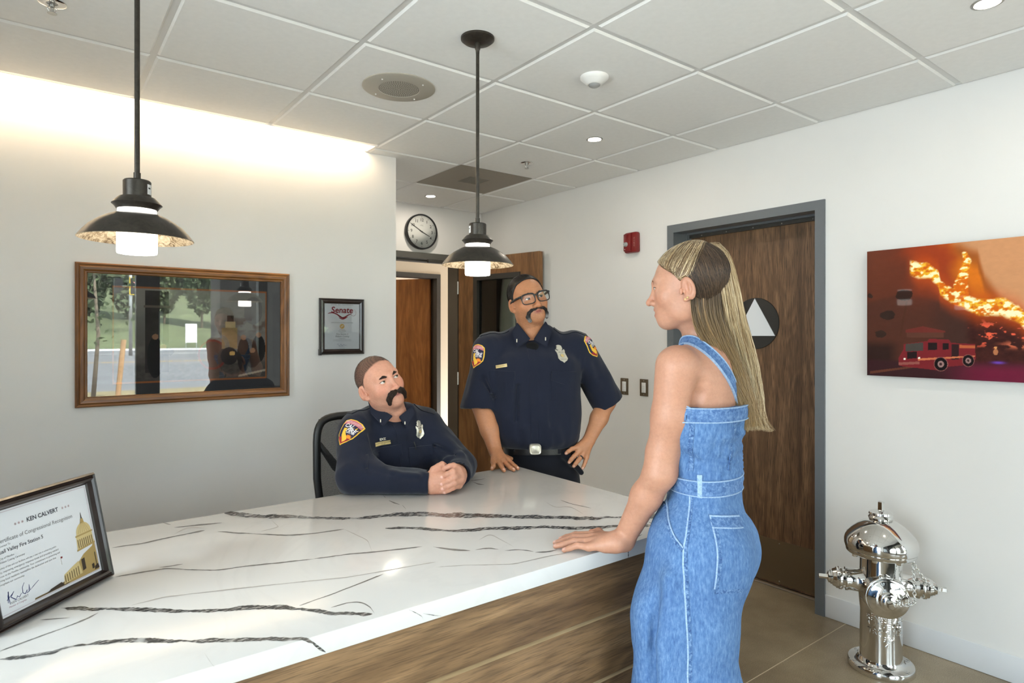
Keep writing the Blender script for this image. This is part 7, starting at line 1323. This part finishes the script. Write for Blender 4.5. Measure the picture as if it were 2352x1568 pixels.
# ------------------------------------------------------------------ the street outside the storefront (it shows in the picture glass and the chrome)
def Rf(u, v, fw, z=None):
    p = W(u, v, fw); p[1] = 2 * YL - p[1]
    if z is not None: p[2] = z
    return p
struct(box('ground_pavement', (-14, -10.5, -.12), (16, YF - .1, -.02), M('pavement', srgb(168, 162, 152), .85, noise=(3, .08))))
struct(box('ground_verge', (-60, -12.2, -.12), (70, -10.5, -.01), M('dry_verge', srgb(136, 122, 88), .95, noise=(4, .3))))
struct(box('road', (-90, -62, -.14), (110, -12.2, -.05), M('asphalt', srgb(112, 112, 115), .9, noise=(.35, .10))))
struct(box('road_line', (-90, -33.3, -.049), (110, -32.9, -.045), M('yellow_line', srgb(206, 158, 60), .8)))
struct(box('road_line', (-90, -50, -.049), (110, -49.6, -.045), M('white_line', srgb(214, 212, 206), .8)))
struct(box('kerb', (-90, -62.5, -.1), (110, -62, .12), MT['base']))
struct(MB().add([(-120, -62.5, .1), (140, -62.5, .1), (140, -110, 9), (-120, -110, 9), (140, -110, -1), (-120, -110, -1), (-120, -62.5, -1), (140, -62.5, -1)], [(0, 1, 2, 3), (3, 2, 4, 5), (1, 7, 4, 2), (0, 3, 5, 6)]).build('hill', M('dry_hill', srgb(92, 100, 70), .95, noise=(.25, .35))))
lv = [M('leaf_' + str(k), srgb(*c), .8, noise=(.6, .35)) for k, c in enumerate(((78, 92, 62), (94, 104, 74), (66, 80, 58)))]; bark = M('bark', srgb(120, 108, 94), .9, noise=(6, .25))
def tree(p, h, r, label, k, seed, n=520, ls=.42, tr=.16):
    rs = np.random.RandomState(seed); e = tag(empty('street_tree', tuple(p)), label, 'tree', 'trees across the road'); p = np.array(p)
    MB().tube([p, p + [.1, 0, h * .35], p + [0, .1, h * .7]], [tr, tr * .8, tr * .4], 8).build('trunk', bark, e, True)
    c = rs.randn(n, 3); c /= np.linalg.norm(c, axis=1)[:, None]; c *= (rs.rand(n, 1) ** .4); c = p + [0, 0, h * .66] + c * [r, r, h * .38]; m = MB()
    for q in c:
        a = rs.randn(3); a /= np.linalg.norm(a); b = np.cross(a, rs.randn(3)); b /= np.linalg.norm(b); s = ls * (.6 + rs.rand()); m.add([q - a * s, q - b * s * .5, q + a * s, q + b * s * .5], [(0, 1, 2, 3)])
    tag(m.build('crown', lv[k], e), kind='stuff')
places = ['left of the signal pole', 'behind the signal pole', 'beyond the signal heads', 'left of the white sign', 'behind the white sign', 'right of the white sign', 'far along the road', 'over the dry hill', 'beside the stone pillar']
for k, (u, fw, h, r) in enumerate(((205, 74, 12, 1.8), (240, 100, 16, 2.5), (292, 74, 12, 1.8), (330, 100, 16, 2.5), (376, 74, 12, 1.8), (420, 100, 13, 2.5), (462, 74, 12, 1.8), (512, 100, 16, 2.5), (548, 74, 12, 1.8))): tree(Rf(u, 790, fw, .3), h, r, 'green street tree across the road, ' + places[k], k % 3, 30 + k, 2200, .34)
nt = Rf(214, 905, 14.6, -.01); tree(nt, 4.2, 1.0, 'slender young pale-barked tree tied to a stake by the pavement', 0, 77, 420, .07, .05)
sk = Rf(270, 905, 14.6, -.01); tag(MB().tube([sk, sk + [.12, 0, 1.35]], .055, 8).build('tree_stake', M('stake_wood', srgb(168, 132, 96), .85)), 'leaning round wooden stake beside the young tree', 'stake')
sp_ = Rf(300, 790, 45, 0); sig = tag(empty('traffic_signal', tuple(sp_)), 'grey traffic signal pole with two black signal heads at the crossing', 'traffic signal')
MB().tube([sp_ - [0, 0, .05], sp_ + [0, 0, 7.5]], [.12, .09], 12).build('pole', MT['steel'], sig, True)
def head(du, side):
    c = Rf(300 + du, 657, 45); b = box('signal_head', c - np.array([.28, .14, .56]), c + np.array([.28, .14, .56]), MT['black'], sig)
    for k in range(3): MB().lathe([(.13, 0), (.13, .06), (.11, .06)], c + np.array([0, .14, .34 - .34 * k]), [[1, 0, 0], [0, 0, 1], [0, -1, 0]], 16).build('signal_lens', emit('red_signal', (1, .05, .03, 1), 6) if (k == 0 and side) else MT['black'], b)
    if side: MB().tube([c + np.array([x, .16, z]) for x, z in ((-.34, -.62), (.34, -.62), (.34, .62), (-.34, .62), (-.34, -.62))], .035, 4, False).build('border', M('signal_yellow', srgb(226, 190, 40), .6), b)
    MB().tube([c, sp_ + [0, 0, c[2]]], .04, 6).build('bracket', MT['steel'], sig)
head(-28, False); head(10, True)
ws = Rf(439, 785, 60, .4); wsg = tag(empty('street_sign', tuple(ws)), 'blank white upright sign board across the road', 'sign')
box('board', ws + np.array([-.5, -.05, .3]), ws + np.array([.5, .05, 2.1]), MT['white'], wsg)
for s in (-.45, .45): MB().tube([ws + [s, 0, -.4], ws + [s, 0, 2.1]], .04, 6).build('post', MT['steel'], wsg)
